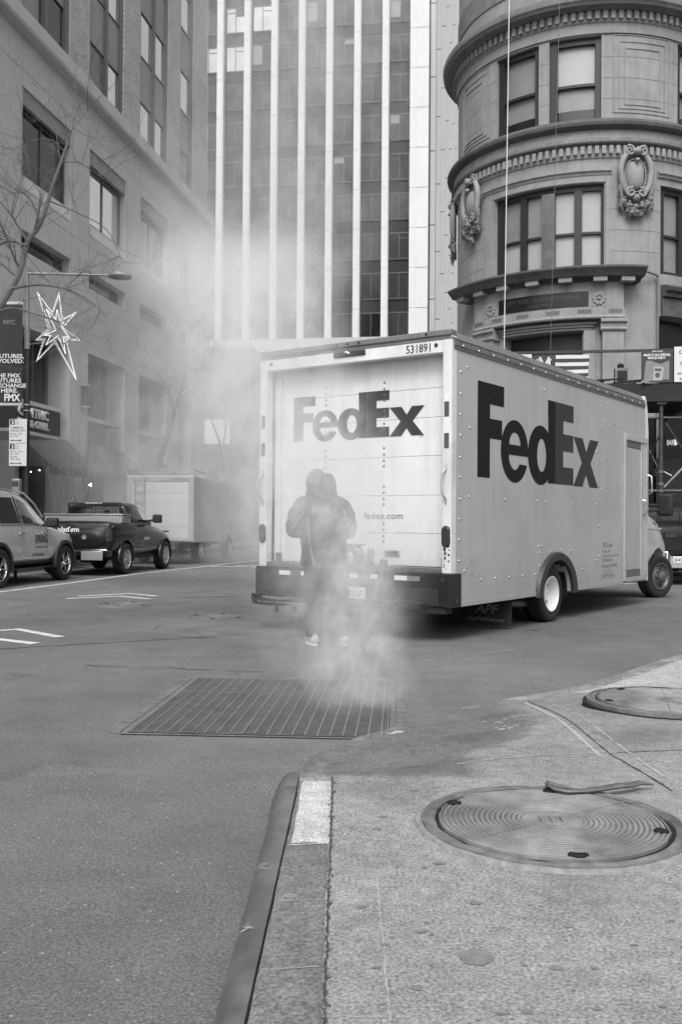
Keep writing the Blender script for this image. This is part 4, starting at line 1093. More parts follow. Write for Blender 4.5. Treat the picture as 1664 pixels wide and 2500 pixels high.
def project(o, bv, d, off):
    d = Vector(d)
    for v in o.data.vertices:
        h = bv.ray_cast(v.co - d*5, d)
        if h[0] is not None: v.co = h[0] - d*off

# ------------------------------------------------------------------ courier delivery truck
TYAW = rad(35.537)
DT = thing('delivery_truck', 'big white courier box truck, closed rear door toward the camera, turning the corner', 'truck', (.0877, 10.6427, 0), -TYAW)
HW, LB_, ZB0, ZT0 = 1.295, 6.30, .366, 3.16
M_box = mat('truck_side_shaded', .41, .34, .05, 2.2, grime=.12, streak=.10, bump=.004, bscale=2.2, dirtz=(.36, .5, .78))  # same white paint as the rear, darkened to put the side's shade in the colour
M_roofedge = mat('roof_edge', .20, .45, .2, 6, metal=.4, grime=.3)
# cargo box shell: floor, sides, roof, front (rear open to the door)
sideprof = [(0, ZB0), (LB_, ZB0), (LB_, 2.72), (6.26, 3.0), (6.20, ZT0), (0, ZT0)]
mb = MB()
for s in (-1, 1): mb.prism(sideprof, lambda u, w, d: (d, u, w), s*(HW - .04), s*HW)
mb.box(-HW + .041, HW - .041, .0, 6.2, ZT0 - .04, ZT0 - .002); mb.box(-HW + .041, HW - .041, 6.15, 6.19, ZB0, ZT0 - .041); mb.box(-HW + .041, HW - .041, .16, 6.14, .62, .72)
cb = mb.build('cargo_box', M_box, DT, smooth=0)
cut = MB().cyl((HW - .8, 2.73, .33), (HW + .2, 2.73, .33), .47, 40).build('cut', M_box, DT)
b_ = cb.modifiers.new('b', 'BOOLEAN'); b_.operation = 'DIFFERENCE'; b_.object = cut; b_.solver = 'EXACT'; apply_mods(cb); bpy.data.objects.remove(cut)
mb = MB()
mb.prism([(HW + .004, ZT0 + .0), (HW + .012, ZT0 + .01), (HW - .055, 3.262), (-HW + .055, 3.262), (-HW - .012, ZT0 + .01), (-HW - .004, ZT0)], lambda u, w, d: (u, d, w), -.012, 6.2)
mb.build('roof_cap', M_roofedge, DT, smooth=0, bevel=.008)
for s in (-1, 1):
    mb = MB(); mb.prism([(HW + .001, 3.06), (HW + .012, 3.065), (HW + .014, 3.095), (HW + .022, 3.10), (HW + .022, 3.125), (HW + .014, 3.13), (HW + .012, 3.155), (HW + .001, 3.158)], lambda u, w, d: (s*u, d, w), .03, 6.17); mb.build('side_rail', M_steel, DT, smooth=0)
mb = MB(); mb.prism([(6.16, 3.25), (6.225, 3.22), (6.29, 3.06), (6.345, 2.72), (6.345, ZB0), (6.25, ZB0), (6.25, 2.7), (6.20, 3.0), (6.14, 3.14)], lambda u, w, d: (d, u, w), HW - .10, HW + .008); mb.build('front_corner_post', M_white, DT, smooth=30)
# rivets and screws on the side
rv = [(.33, 2.91), (.19, 2.84), (.19, 2.61), (.19, 2.39), (.19, 2.17), (.18, 1.94), (.18, 1.73), (.18, 1.5), (.17, 1.29), (.17, 1.07), (.17, .85), (.4, 2.27), (.39, 1.53), (1.26, 1.52), (2.12, 1.52), (2.4, 1.52), (3.25, 1.52), (4.11, 1.52), (2.24, 2.9), (2.34, 2.9), (4.26, 2.89), (4.46, 2.7), (4.81, 2.7), (5.14, 2.71), (5.48, 2.7), (5.81, 2.7), (6.14, 2.7), (4.32, 2.61), (4.29, 2.14), (4.13, 2.26), (4.27, 1.73), (4.24, 1.22), (4.22, .8), (4.15, .74), (3.98, .63), (3.64, .64), (3.31, .63), (3.21, .74), (3.22, .89), (2.89, .91), (2.56, .9), (2.3, .97), (2.19, .97), (2.22, .89), (2.23, .73), (2.11, .63), (1.74, .63), (1.38, .63), (1.03, .63), (.66, .63), (.29, .74)]
rv += [(.2 + .355*i, 3.112) for i in range(17)] + [(6.22, .5 + .28*i) for i in range(8)]
mb = MB()
for y, z in rv: mb.ball((HW + (.024 if z > 3.1 else .001), y, z), .011, .015, .015, 8, 6)
mb.build('rivet_head', M_chrome, DT)
# big wordmark on the side, small print
wordmark(mat('side_ink', .014, .6, .1, 8, spec=.12), mat('side_ink_mid', .045, .6, .1, 8, spec=.12), DT, frame((HW + .003, .57, 1.75), (0, 1, 0), (0, 0, 1)))
def stext(b, y, z, s, w, m=M_inkgrey, bold=0.): return text(b, m, DT, frame((HW + .003, y, z), (0, 1, 0), (0, 0, 1)), s, w, bold)
stext('7E7 Corp.', 4.36, .92, .065, .42, bold=.01); stext('Chester, NY', 4.35, .845, .038, .32); stext('Contracted service provider', 4.34, .785, .032, .66)
stext('20 West Ave.', 4.34, .715, .05, .44, bold=.01); stext('Chester, NY 10918', 4.33, .63, .05, .62, bold=.01); stext('845-000', 4.35, .57, .028, .3, M_box); stext('USDOT 1169216', 4.34, .485, .06, .50)
text('R', M_inkgrey, DT, frame((HW + .003, 4.2, 1.75), (0, 1, 0), (0, 0, 1)), .04)
rng = random.Random(77)
for k in range(5):
    mb = MB(); cy, cz = rng.choice([(.45, .75), (.8, .55), (2.05, .62), (1.5, .85), (3.7, .5)]); cy += rng.uniform(-.1, .1)
    for i in range(5):
        y, z, r = cy + rng.uniform(-.12, .12), cz + rng.uniform(-.1, .1), rng.uniform(.003, .009)
        mb.poly([(HW + .0025, y + r*rng.uniform(.3, 1)*math.cos(2*PI*q/7), z + r*rng.uniform(1, 4)*math.sin(2*PI*q/7)) for q in range(7)])
    mb.build('scuff', M_inkgrey, DT, norm=False)
# side door
mb = MB()
for y0, y1, z0, z1, x in ((5.20, 5.27, .40, 2.59, .035), (5.27, 6.24, 2.50, 2.59, .04), (5.96, 6.03, .45, 2.5, .03), (6.08, 6.11, .45, 2.5, .035), (6.16, 6.235, .45, 2.5, .04), (5.27, 6.24, .385, .45, .034)):
    mb.box(HW + .0005, HW + x, y0, y1, z0, z1)
sd = mb.build('side_door', M_box, DT, smooth=0, bevel=.006)
MB().box(HW + .0005, HW + .012, 5.272, 5.955, .56, 2.40).build('door_panel', M_box, sd, bevel=.006)
MB().box(HW + .0005, HW + .018, 5.272, 5.955, 2.403, 2.498).build('door_header', M_roofedge, sd); MB().box(HW + .0005, HW + .016, 5.272, 5.955, .452, .556).build('kick_plate', M_steel, sd)
MB().tube([(HW + .01, 6.02, 1.62), (HW + .07, 6.03, 1.61), (HW + .10, 6.05, 1.5), (HW + .08, 6.06, 1.42), (HW + .01, 6.05, 1.38)], .011, 8).build('handle', M_chrome, sd)
MB().tube([(HW + .01, 6.27, 2.02), (HW + .08, 6.28, 2.0), (HW + .09, 6.28, 1.75), (HW + .01, 6.28, 1.70)], .012, 8).build('grab_handle', M_chrome, DT)
for y0, y1 in ((.21, 2.10), (3.37, 5.19)): MB().box(HW + .001, HW + .012, y0, y1, ZB0, ZB0 + .05).build('sill_rail', M_box, DT, smooth=0)
# wheel arch trim and dark liner
mb = MB(); n = 22
vs = []
for i in range(n + 1):
    t = PI*i/n; c, s = math.cos(t), math.sin(t); e = .9
    for r, x in ((.47, HW - .06), (.475, HW + .045), (.60, HW + .05), (.615, HW + .03), (.62, HW + .002)):
        vs.append((x, 2.735 - r*1.02*c, .345 + r*.88*s if r > .5 else .345 + r*.93*s))
mb.add(vs, [(5*i + j, 5*i + j + 1, 5*i + 6 + j, 5*i + 5 + j) for i in range(n) for j in range(4)]); mb.build('wheel_arch', M_dark, DT, smooth=40)
mb = MB(); mb.grid(lambda u, w: (HW - .06 - .5*w, 2.735 - .5*math.cos(PI*u), .33 + .47*math.sin(PI*u)), 16, 2); mb.box(HW - .70, HW - .66, 2.15, 3.35, .12, .85); mb.box(HW - .66, HW - .06, 3.24, 3.27, .3, .6); mb.build('arch_liner', M_black, DT)
wheel(DT, HW - .155, 2.71, .355, .355, .23, 1, 'dish', M_white); wheel(DT, HW - .42, 2.71, .355, .355, .2, 1, 'dish', M_white); wheel(DT, -HW + .155, 2.71, .355, .355, .23, -1, 'dish', M_white); wheel(DT, -HW + .42, 2.71, .355, .355, .2, -1, 'dish', M_white)
M_hub = mat('grey_wheel', .16, .45, .3, 14, metal=.5, grime=.4)
wheel(DT, 1.0, 7.68, .362, .362, .24, 1, 'hub', M_hub, steer=-rad(20)); wheel(DT, -1.0, 7.68, .362, .362, .24, -1, 'hub', M_hub, steer=-rad(20))
# mud flap with print, exhaust, underbody
mf = MB().box(.62, HW - .03, 1.50, 1.512, .05, .36).build('mud_flap', M_black, DT)
text('APF', M_inkgrey, mf, frame((.80, 1.497, .185), (1, 0, 0), (0, 0, 1)), .105, .32, .03, shear=.3); text('AutoParkFleet.com', M_inkgrey, mf, frame((.70, 1.497, .09), (1, 0, 0), (0, 0, 1)), .05, .48, .015, shear=.2)
MB().tube([(.7, 1.4, .32), (.9, 1.9, .28), (1.0, 2.2, .25), (1.02, 2.5, .235)], .045, 14).build('exhaust_pipe', M_steel, DT)
mb = MB(); mb.box(-.45, -.33, .1, 7.6, .42, .6); mb.box(.33, .45, .1, 7.6, .42, .6); mb.box(-1.0, 1.0, 2.62, 2.8, .28, .42); mb.box(-1.1, 1.1, .2, 6.1, .55, .615); mb.box(-1.28, -1.25, .3, 6.1, .37, .6); mb.box(-.9, .9, 4.0, 5.2, .36, .6); mb.box(-.6, .6, .25, .9, .3, .5); mb.box(-1.24, 1.24, 3.3, 6.1, .40, .545); mb.box(-1.24, 1.24, .25, 2.1, .385, .54); mb.box(-.7, .7, .3, 6, .26, .38); mb.build('chassis', M_black, DT)  # frame rails and axle, plus belly boxes added to deepen shade under the truck
# rear frame
RZ0 = .72
mb = MB()
mb.box(-HW - .002, -1.19, -.008, .10, RZ0, 3.2); mb.box(1.19, HW + .002, -.008, .10, RZ0, 3.2); mb.box(-1.188, 1.188, -.006, .10, 3.03, 3.198)
mb.build('rear_frame', M_whiteold, DT, bevel=.006, smooth=0)
MB().box(-HW, HW, -.03, .1, 3.20, 3.262).build('rear_cap', M_roofedge, DT, smooth=0, bevel=.01)
for x in (-1.131, 1.107): MB().cyl((x, -.014, 3.11), (x, -.006, 3.11), .022, 16).build('marker_lamp', M_lens, DT)
mb = MB()
for x in (-.16, -.01, .14, 1.0): mb.cyl((x, -.04, 3.232), (x, -.03, 3.232), .014, 10)
mb.build('marker_lamp', M_lens, DT)
hb = MB().box(-.214, .215, -.022, -.0065, 3.095, 3.155).build('light_bar', M_dark, DT, bevel=.012); MB().tube([(-.06, -.03, 3.135), (-.02, -.05, 3.14), (.01, -.03, 3.125)], .012, 7).build('license_lamp', M_alu, hb)
text('531891', M_inkdark, DT, frame((.735, -.0085, 3.055), (1, 0, 0), (0, 0, 1)), .088, .30, .014)
# roll-up door
DY = .17
zs_ = [.775, 1.131, 1.542, 1.967, 2.379, 2.693, 3.06]
M_door = mat('door_white', .74, .34, .05, 2.5, grime=.16, streak=.14, bump=.002, bscale=4, dirtz=(.75, .5, .80))
mb = MB()
for a, b in zip(zs_, zs_[1:]): mb.box(-1.188, 1.188, DY, DY + .04, a + .0015, b - .0015)
rd = mb.build('roll_up_door', M_door, DT, smooth=0, bevel=.003)
MB().box(-1.188, 1.188, DY + .03, DY + .06, .72, 3.05).build('door_seam', M_inkgrey, rd, smooth=0)
mb = MB(); mb.box(-1.186, -1.10, DY - .03, DY - .003, .775, 3.03); mb.box(1.165, 1.186, DY - .03, DY - .003, .775, 3.03); mb.build('door_track', M_whiteold, rd, smooth=0)
wordmark(mat('door_ink', .02, .6, .1, 8, spec=.12), mat('door_ink_mid', .05, .6, .1, 8, spec=.12), rd, frame((-.925, DY - .0035, 2.196), (1, 0, 0), (0, 0, 1)), .4955)
text('R', M_inkgrey, rd, frame((.82, DY - .0035, 2.183), (1, 0, 0), (0, 0, 1)), .028); MB().tube([(.831 + .022*math.cos(2*PI*i/16), DY - .0035, 2.196 + .022*math.sin(2*PI*i/16)) for i in range(16)], .002, 5, closed=True).build('lettering', M_inkgrey, rd)
text('fedex.com', M_inkmid, rd, frame((.09, DY - .0035, 1.286), (1, 0, 0), (0, 0, 1)), .077, .51)
mb = MB()
for x in (-.453, .350):
    for a in zs_[1:-1]:
        for dz in (-.095, -.035, .035, .105): mb.ball((x, DY - .001, a + dz), .014, .008, .014, 8, 6)
mb.build('rivet_head', M_steel, rd)
mb = MB().box(.37, .569, DY - .022, DY - .001, .885, .945); lt = mb.build('latch_plate', M_alu, rd, bevel=.004); MB().box(.40, .54, DY - .03, DY - .0225, .90, .93).build('slot', M_dark, lt)
mb = MB(); mb.box(.156, .233, DY - .03, DY - .001, .80, .95); mb.cyl((.195, DY - .06, .87), (.195, DY - .03, .87), .035, 14); mb.build('latch', M_steel, rd, bevel=.006)
mb = MB(); mb.box(-1.188, 1.188, .0, .12, .72, .772); mb.build('rear_sill', M_steel, DT, smooth=0, bevel=.005)
for x in (-1.12, 1.14): MB().box(x - .03, x + .03, DY - .05, DY - .004, .775, .88).build('hinge', M_steel, rd, bevel=.005)
# rear lamps, handles, reflective tape
for x in (-1.243, 1.238):
    l = MB().prism([(x + .045*math.cos(t), 1.105 + .058*(1 if math.sin(t) > 0 else -1) + .045*math.sin(t)) for t in [2*PI*i/24 for i in range(24)]], lambda u, w, d: (u, d, w), -.03, -.0085).build('tail_light', M_lens, DT, bevel=.006)
    MB().prism([(x + .052*math.cos(t), 1.105 + .06*(1 if math.sin(t) > 0 else -1) + .052*math.sin(t)) for t in [2*PI*i/24 for i in range(24)]], lambda u, w, d: (u, d, w), -.018, -.0082).build('bezel', M_black, l, bevel=.004)
    MB().tube([(x, -.012, 1.86), (x - .005, -.02, 1.80), (x - .02, -.07, 1.76), (x - .025, -.08, 1.66), (x - .01, -.07, 1.54), (x, -.02, 1.50), (x, -.012, 1.45)], .011, 8).build('grab_handle', M_alu, DT)
    for z0, z1, m in ((2.512, 2.585, M_white), (2.352, 2.51, M_inkmid), (2.183, 2.35, M_white), (2.024, 2.181, M_inkmid)): MB().box(x - .028, x + .028, -.0105, -.0085, z0, z1).build('reflector_tape', m, DT, smooth=0)
rng = random.Random(8); mb = MB()
for i in range(16):
    cx, cz, r = 1.24 + rng.uniform(-.03, .045), rng.choice([.76, .80, .86, .9, .94, 1.0]) + rng.uniform(-.03, .03), rng.uniform(.006, .02)
    mb.poly([(cx + r*rng.uniform(.4, 1.2)*math.cos(2*PI*q/8)*.8, -.0088, cz + r*rng.uniform(.5, 1.6)*math.sin(2*PI*q/8)) for q in range(8)])
mb.build('paint_chip', M_dark, DT, norm=False)
# bumper
M_bump = mat('bumper_black', .014, .4, .35, 9, grime=.3, spec=.5)
bm_ = MB(); bm_.box(-HW - .01, HW + .012, -.06, .02, .37, .718); bm_.box(HW - .001, HW + .014, .021, .205, .37, .718); bm_.box(-HW - .014, -HW + .001, .021, .205, .37, .718)
bp = bm_.build('bumper', M_bump, DT, bevel=.012, smooth=0)
for x0, x1, m in ((-.993, -.828, M_inkwhite), (-.826, -.668, M_inkmid), (-.667, -.55, M_inkwhite), (-.548, -.4, M_inkmid), (-.30, -.16, M_inkwhite), (.013, .132, M_inkwhite), (.134, .29, M_inkmid), (.291, .45, M_inkwhite), (.603, .76, M_inkwhite), (.762, .92, mat('dull_red_tape', .22, .4))):
    MB().box(x0*.993 + .043, x1*.993 + .043, -.0635, -.0605, .632, .682).build('reflector_tape', m, bp, smooth=0)
mb = MB()
MB().box(.40, 1.19, -.0625, -.0605, .385, .562).build('tread_plate', mat('tread_plate', .03, .4, .3, 9, metal=.3), bp)
for i in range(30):
    for j in range(7):
        x, z = .415 + .026*i, .395 + .025*j
        a = PI/4 if (i + j) % 2 else -PI/4
        mb.bar((x - .009*math.cos(a), -.0635, z - .009*math.sin(a)), (x + .009*math.cos(a), -.0635, z + .009*math.sin(a)), .004, .004)
mb.build('tread_pattern', M_steel, bp)
for x, z in ((1.238, .655), (-1.24, .655)): MB().cyl((x, -.068, z), (x, -.06, z), .03, 18).build('reflector', M_lens, bp)
MB().cyl((HW + .012, .1, .43), (HW + .02, .1, .43), .028, 18).build('reflector', M_lens, bp)
# licence plate
lp = MB().box(-.032, .275, -.074, -.066, .386, .535).build('license_plate', M_inkwhite, DT, bevel=.004)
text('72·NF', M_inkmid, lp, frame((.045, -.0755, .425), (1, 0, 0), (0, 0, 1)), .075, .19, .006); text('NEW YORK', M_inkgrey, lp, frame((.07, -.0755, .512), (1, 0, 0), (0, 0, 1)), .018, .11)
# bent step bar
mb = MB(); pts = [(-1.36, .335), (-1.33, .275), (-1.12, .262), (-.94, .262), (-.86, .278), (-.55, .322), (0, .335), (.96, .335)]
vs = []
pts = [(x*.983 + .104, 1.25 + (z - 1.25)*.983) for x, z in pts]
for x, z in pts: vs += [(x, -.22, z), (x, -.05, z), (x, -.05, z + .06), (x, -.22, z + .062)]
n = len(pts); fs = [(4*i + j, 4*i + 4 + j, 4*i + 4 + (j + 1) % 4, 4*i + (j + 1) % 4) for i in range(n - 1) for j in range(4)] + [(0, 1, 2, 3), tuple(4*n - 4 + j for j in range(4))]
mb.add(vs, fs); st_ = mb.build('step', M_bump, DT, smooth=0, bevel=.008)
rng = random.Random(12); mb = MB()
for i in range(14):
    x = -1.13 + .05*i; zz = .335 if x < -1.12 else .33 + .0*x; mb.tube([(x, -.225, .322 + .012*(i > 9)), (x + .045, -.226, .323 + rng.uniform(-.003, .004))], [rng.uniform(.001, .005), rng.uniform(.001, .005)], 5)
mb.build('scuff', M_alu, st_)
mb = MB(); mb.box(-.30, -.14, -.2, -.1, .25, .262); mb.box(-.95, -.91, -.15, -.1, .2, .262); mb.box(-.68, -.64, -.15, -.1, .2, .29); mb.build('step_bracket', M_steel, st_)
for x0, x1 in ((-.2, .5), (.96, 1.25)): MB().box(x0, x1, -.04, .1, .30, .369).build('hitch_bracket', M_black, DT)
# cab
M_cab = mat('cab_white', .62, .22, .04, 2, grime=.06, spec=.6, coat=.5)
cabst = [(6.22, .48, 1.22, 2.35, 1.0, 1.08, 1.06, .80), (6.5, .48, 1.22, 2.30, 1.0, 1.08, 1.06, .82), (6.75, .48, 1.22, 2.0, 1.0, 1.08, 1.06, .86), (7.05, .48, 1.21, 1.52, 1.0, 1.08, 1.05, .95), (7.3, .48, 1.20, 1.44, 1.0, 1.08, 1.04, .97), (7.65, .5, 1.17, 1.385, 1.0, 1.08, 1.03, .95), (8.0, .5, 1.10, 1.31, 1.0, 1.07, 1.0, .92), (8.22, .52, 1.0, 1.2, .98, 1.04, .97, .88), (8.32, .56, .92, 1.08, .9, .98, .92, .82), (8.36, .6, .85, .98, .8, .88, .85, .75)]
cab_ = car_shell('cab', cabst, M_cab, DT, [(1.1, 7.69, .40, .45, .35), (-1.1, 7.69, .40, .45, .35)])
bv = bvh_of(cab_)
patch(bv, [(6.25, 1.195), (8.22, 1.13), (8.22, 1.135), (6.25, 1.205)], s=1, off=.008, n=14).build('hood_seam', M_chrome, cab_)
patch(bv, [(7.55, 1.27), (7.78, 1.24), (7.78, 1.275), (7.55, 1.305)], s=1, off=.012, n=5).build('badge', M_inkgrey, cab_)
patch(bv, [(8.02, .95), (8.26, .93), (8.24, 1.07), (8.04, 1.09)], s=1, off=.006, n=6).build('headlight', mat('headlight_glass', .35, .1, .3, 20, spec=1.), cab_)
patch(bv, [(6.3, 1.42), (6.8, 1.42), (6.72, 1.9), (6.3, 1.9)], s=1, off=.006, n=8).build('side_window', M_glassdark, cab_)
patch(bv, [(6.25, .50), (7.24, .52), (7.24, .66), (6.25, .66)], s=1, off=.006, n=8).build('lower_panel', M_steel, cab_)
project(text('fedex.com', M_inkgrey, cab_, frame((1.2, 6.13, .98), (0, 1, 0), (0, 0, 1)), .07, .55), bv, (-1, 0, 0), .008)
MB().prism([(8.25, .5), (8.42, .52), (8.44, .74), (8.28, .78)], lambda u, w, d: (d, u, w), -1.02, 1.04).build('front_bumper', M_chrome, DT, bevel=.02)
mr = MB().tube([(1.0, 6.55, 1.72), (1.06, 6.60, 1.60), (1.2, 6.72, 1.55), (1.30, 6.86, 1.56)], [.05, .05, .03, .02], 8).tube([(1.0, 6.55, 1.42), (1.12, 6.6, 1.46), (1.22, 6.72, 1.46), (1.30, 6.86, 1.48)], [.06, .05, .025, .02], 8).build('mirror', M_black, DT)
hs_ = MB().box(-.13, .13, -.05, .06, -.18, .18).build('mirror_head', M_black, mr, bevel=.045); hs_.location = (1.40, 6.9, 1.56); hs_.rotation_euler = (0, 0, -rad(5))

# ------------------------------------------------------------------ gear standing on the truck's bumper
dm = thing('rope_drum', 'rounded grey drum of gear on the rear sill beside the worker', 'drum', (.0877 + math.cos(TYAW)*.09 + math.sin(TYAW)*(-.02), 10.6427 - math.sin(TYAW)*.09 + math.cos(TYAW)*(-.02), .775), -TYAW)
mr_ = Matrix.Rotation(PI/2, 4, 'X')
mb = MB().lathe([(.001, -.06), (.10, -.06), (.112, -.05), (.112, .05), (.10, .06), (.001, .06)], 30).map(lambda a, b, c: Vector((a, c, b + .105))); mb.build('drum_body', M_steel, dm)
MB().lathe([(.001, .062), (.05, .07), (.06, .062)], 20).map(lambda a, b, c: Vector((a - .03, -c, b + .08))).build('hub', M_alu, dm); MB().box(-.11, .11, -.07, .07, .212, .232).build('lid', M_dark, dm, bevel=.006)
bk = thing('ball_mount', 'slanting grey tow bar with a capped end in front of the rear bumper', 'tow bar', (.0877 + math.cos(TYAW)*.525 - math.sin(TYAW)*.1, 10.6427 - math.sin(TYAW)*.525 - math.cos(TYAW)*.1, .40), -TYAW)
MB().tube([(-.10, .0, .0), (-.06, .0, .2), (.0, .0, .36)], [.035, .032, .03], 10).build('shaft', M_steel, bk); MB().cyl((0, 0, .345), (.005, 0, .45), .042, 14).build('cap', M_steel, bk)

# ------------------------------------------------------------------ courier, seen from behind
def fused(parts, name, m, parent, vox=.014, smooth=6, wob=.0, seed=1):
    """one continuous skin grown over tapered limbs: parts = (points, radii) or ('ball', c, r)"""
    mb = MB()
    for p in parts:
        if p[0] == 'ball': mb.ball(p[1], *p[2], n=16, m=12)
        else:
            P, R = p[0], p[1]; mb.tube(P, R, 14, flat=p[2] if len(p) > 2 else 1.)
            for q, r in ((P[0], R[0]), (P[-1], R[-1])): mb.ball(q, r*.98, n=12, m=8)
    o = mb.build(name, m, parent)
    r = o.modifiers.new('r', 'REMESH'); r.mode = 'VOXEL'; r.voxel_size = vox
    s = o.modifiers.new('s', 'SMOOTH'); s.iterations = smooth; s.factor = .5
    apply_mods(o)
    if wob:
        for v in o.data.vertices:
            n_ = mn.noise(v.co*6 + Vector((seed, 0, 0)))*.6 + mn.noise(Vector((v.co.x*5, v.co.y*5, v.co.z*16)) + Vector((0, seed, 0)))*.5
            v.co = v.co + v.normal*wob*n_
    o.data.polygons.foreach_set('use_smooth', [True]*len(o.data.polygons))
    return o
PX, PY = -.195, 9.72
LX = .085                                    # legs stand a little to the right of the shoulders
M_skin = mat('skin', .22, .5, .1, 20); M_jacket = mat('dark_jacket', .026, .75, .25, 9, bump=.004, bscale=22); M_trouser = mat('dark_trousers', .024, .8, .25, 9, bump=.004, bscale=22)
M_shoe = mat('pale_trainer', .42, .6, .35, 30, grime=.3)
PS = thing('person', 'courier in a dark hooded jacket and trousers standing behind the truck, back to the camera', 'person', (PX, PY, 0), rad(6))
def tor(P, R, k): return (P, R, k)
body = [
    ([(.03, 0, .93), (.02, 0, 1.08), (0, .01, 1.25), (0, .02, 1.42), (0, .02, 1.5)], [.11, .105, .115, .115, .07], 1.4),
    ([(0, .02, 1.48), (-.02, .05, 1.56), (-.04, .07, 1.62)], [.065, .06, .06]),
    ('ball', (-.05, .085, 1.665), (.078, .098, .115)), ('ball', (-.055, .13, 1.60), (.05, .05, .05)), ('ball', (-.065, .185, 1.645), (.014, .02, .02)),
    ('ball', (-.127, .085, 1.655), (.012, .022, .032)), ('ball', (.027, .085, 1.655), (.012, .022, .032)),
]
for s in (-1, 1):
    body += [([(.03 + s*.09, 0, .93), (LX*.7 + s*.13, .02, .5), (LX + s*.15, -.01, .10)], [.085, .058, .04]), ([(LX + s*.15, -.03, .05), (LX + s*.16, .10, .035)], [.042, .035]),
             ([(s*.17, .02, 1.44), (s*.25, -.01, 1.32), (s*.27, .0, 1.17)], [.055, .05, .043]), ([(s*.27, 0, 1.17), (s*.2, .17, 1.15), (s*.10, .27, 1.2)], [.042, .036, .028]),
             ([(s*.10, .27, 1.2), (s*.06, .31, 1.225), (s*.045, .33, 1.24)], [.03, .035, .032])]
bo = fused(body, 'body', M_skin, PS, .012, 3)
for s in (-1, 1):   # the palm is fused with the arm; five fingers each, curled round the phone
    hb_ = MB()
    for k in range(4):
        b0 = Vector((s*.055, .335 + .002*k, 1.265 - .021*k)); ln = (.036, .041, .038, .03)[k]
        hb_.tube([b0, b0 + Vector((-s*.012, ln*.7, .004)), b0 + Vector((-s*.032, ln*.95, .004)), b0 + Vector((-s*.044, ln*.6, .002))], [.0095, .009, .008, .006], 8)
    hb_.tube([(s*.05, .31, 1.26), (s*.035, .335, 1.295), (s*.018, .35, 1.312)], [.012, .011, .008], 8); hb_.build('fingers', M_skin, bo)
mb = MB()
for s in (-1, 1): mb.ball((-.06 + s*.03, .172, 1.67), .011, .008, .007, 8, 6)
mb.build('eyes', M_inkdark, bo); MB().box(-.09, -.035, .176, .182, 1.605, 1.612).build('mouth', mat('lip', .12, .5), bo)
jk = [([(.03, -.01, .70), (.025, -.005, .95), (.01, -.01, 1.10), (0, -.01, 1.28), (0, .0, 1.40), (0, .02, 1.50)], [.165, .16, .158, .165, .15, .09], 1.48)]
for s in (-1, 1):
    jk += [([(s*.09, .0, 1.44), (s*.19, .0, 1.40), (s*.255, -.02, 1.30), (s*.275, .0, 1.19)], [.10, .105, .098, .092]),
           ([(s*.275, .0, 1.17), (s*.24, .11, 1.15), (s*.14, .24, 1.2)], [.092, .076, .055])]
def clamp(o, lo):
    for v in o.data.vertices:
        if v.co.z < lo: v.co.z = lo + .012*mn.noise(Vector((v.co.x*9, v.co.y*9, 2)))
jo = fused(jk, 'jacket', M_jacket, PS, .013, 5, .022, 3); clamp(jo, .785)
ho = fused([('ball', (-.05, .05, 1.655), (.112, .13, .140)), ('ball', (-.01, .02, 1.535), (.155, .12, .09)), ('ball', (.04, -.03, 1.605), (.105, .10, .140)), ('ball', (.02, -.05, 1.53), (.14, .08, .075))], 'hood', M_jacket, PS, .011, 5, .010, 9)
tr_ = []
for s in (-1, 1): tr_ += [([(.03 + s*.10, 0, .90), (LX*.55 + s*.125, .015, .6), (LX*.85 + s*.145, .0, .3), (LX + s*.15, -.01, .06)], [.12, .10, .092, .098])]
tr_ += [('ball', (.03, 0, .88), (.19, .14, .12))]
to = fused(tr_, 'trousers', M_trouser, PS, .014, 4, .020, 5); clamp(to, .085)
for s in (-1, 1):
    x_ = LX + s*.15; q_ = -.06 if s < 0 else .03
    sh = fused([([(x_, -.085, .055), (x_ + q_*.4, .02, .06), (x_ + q_, .14, .045)], [.05, .052, .04]), ([(x_, -.07, .1), (x_, .0, .09)], [.042, .045])], 'shoe', M_shoe, PS, .009, 3, .006, 4)
    MB().prism([(x_ + q_*.35 + .055*math.cos(t), .025 + .15*math.sin(t)) for t in [2*PI*i/20 for i in range(20)]], lambda u, w, d: (u + q_*w*3, w, d), .0, .03).build('sole', M_inkwhite, sh, bevel=.006)
jb = bvh_of(jo)
M_jl = mat('jacket_print', .2, .6)
def onback(o): project(o, jb, (0, 1, 0), .010); return o
a_, b_2 = wordmark(M_jl, M_jl, jo, frame((-.11, -.9, 1.335), (1, 0, 0), (0, 0, 1)), .072); onback(a_); onback(b_2)
M_pipe_ = mat('dull_piping', .2, .6)
def piping(pts, w):
    mb = MB(); P = [Vector((x, -.9, z)) for x, z in pts]; n = len(P)
    l = [p + Vector((-w/2, 0, 0)) for p in P]; r = [p + Vector((w/2, 0, 0)) for p in P]
    mb.add(l + r, [(i, i + 1, n + i + 1, n + i) for i in range(n - 1)]); return onback(mb.build('piping', M_pipe_, jo, norm=False, smooth=0))
piping([(-.15 + .07*t*t, 1.30 - .50*t) for t in [i/16 for i in range(17)]], .024)
piping([(-.19 - .10*t, 1.36 - .17*t) for t in [i/8 for i in range(9)]], .022); piping([(.21 + .055*t, 1.37 - .17*t) for t in [i/8 for i in range(9)]], .022)
ph = MB().box(-.034, .034, -.004, .004, -.07, .07).build('phone', M_black, None, bevel=.004); ph.location = (PX - .045, PY + .362, 1.255); tag(ph, 'dark phone held in both hands of the courier', 'phone')
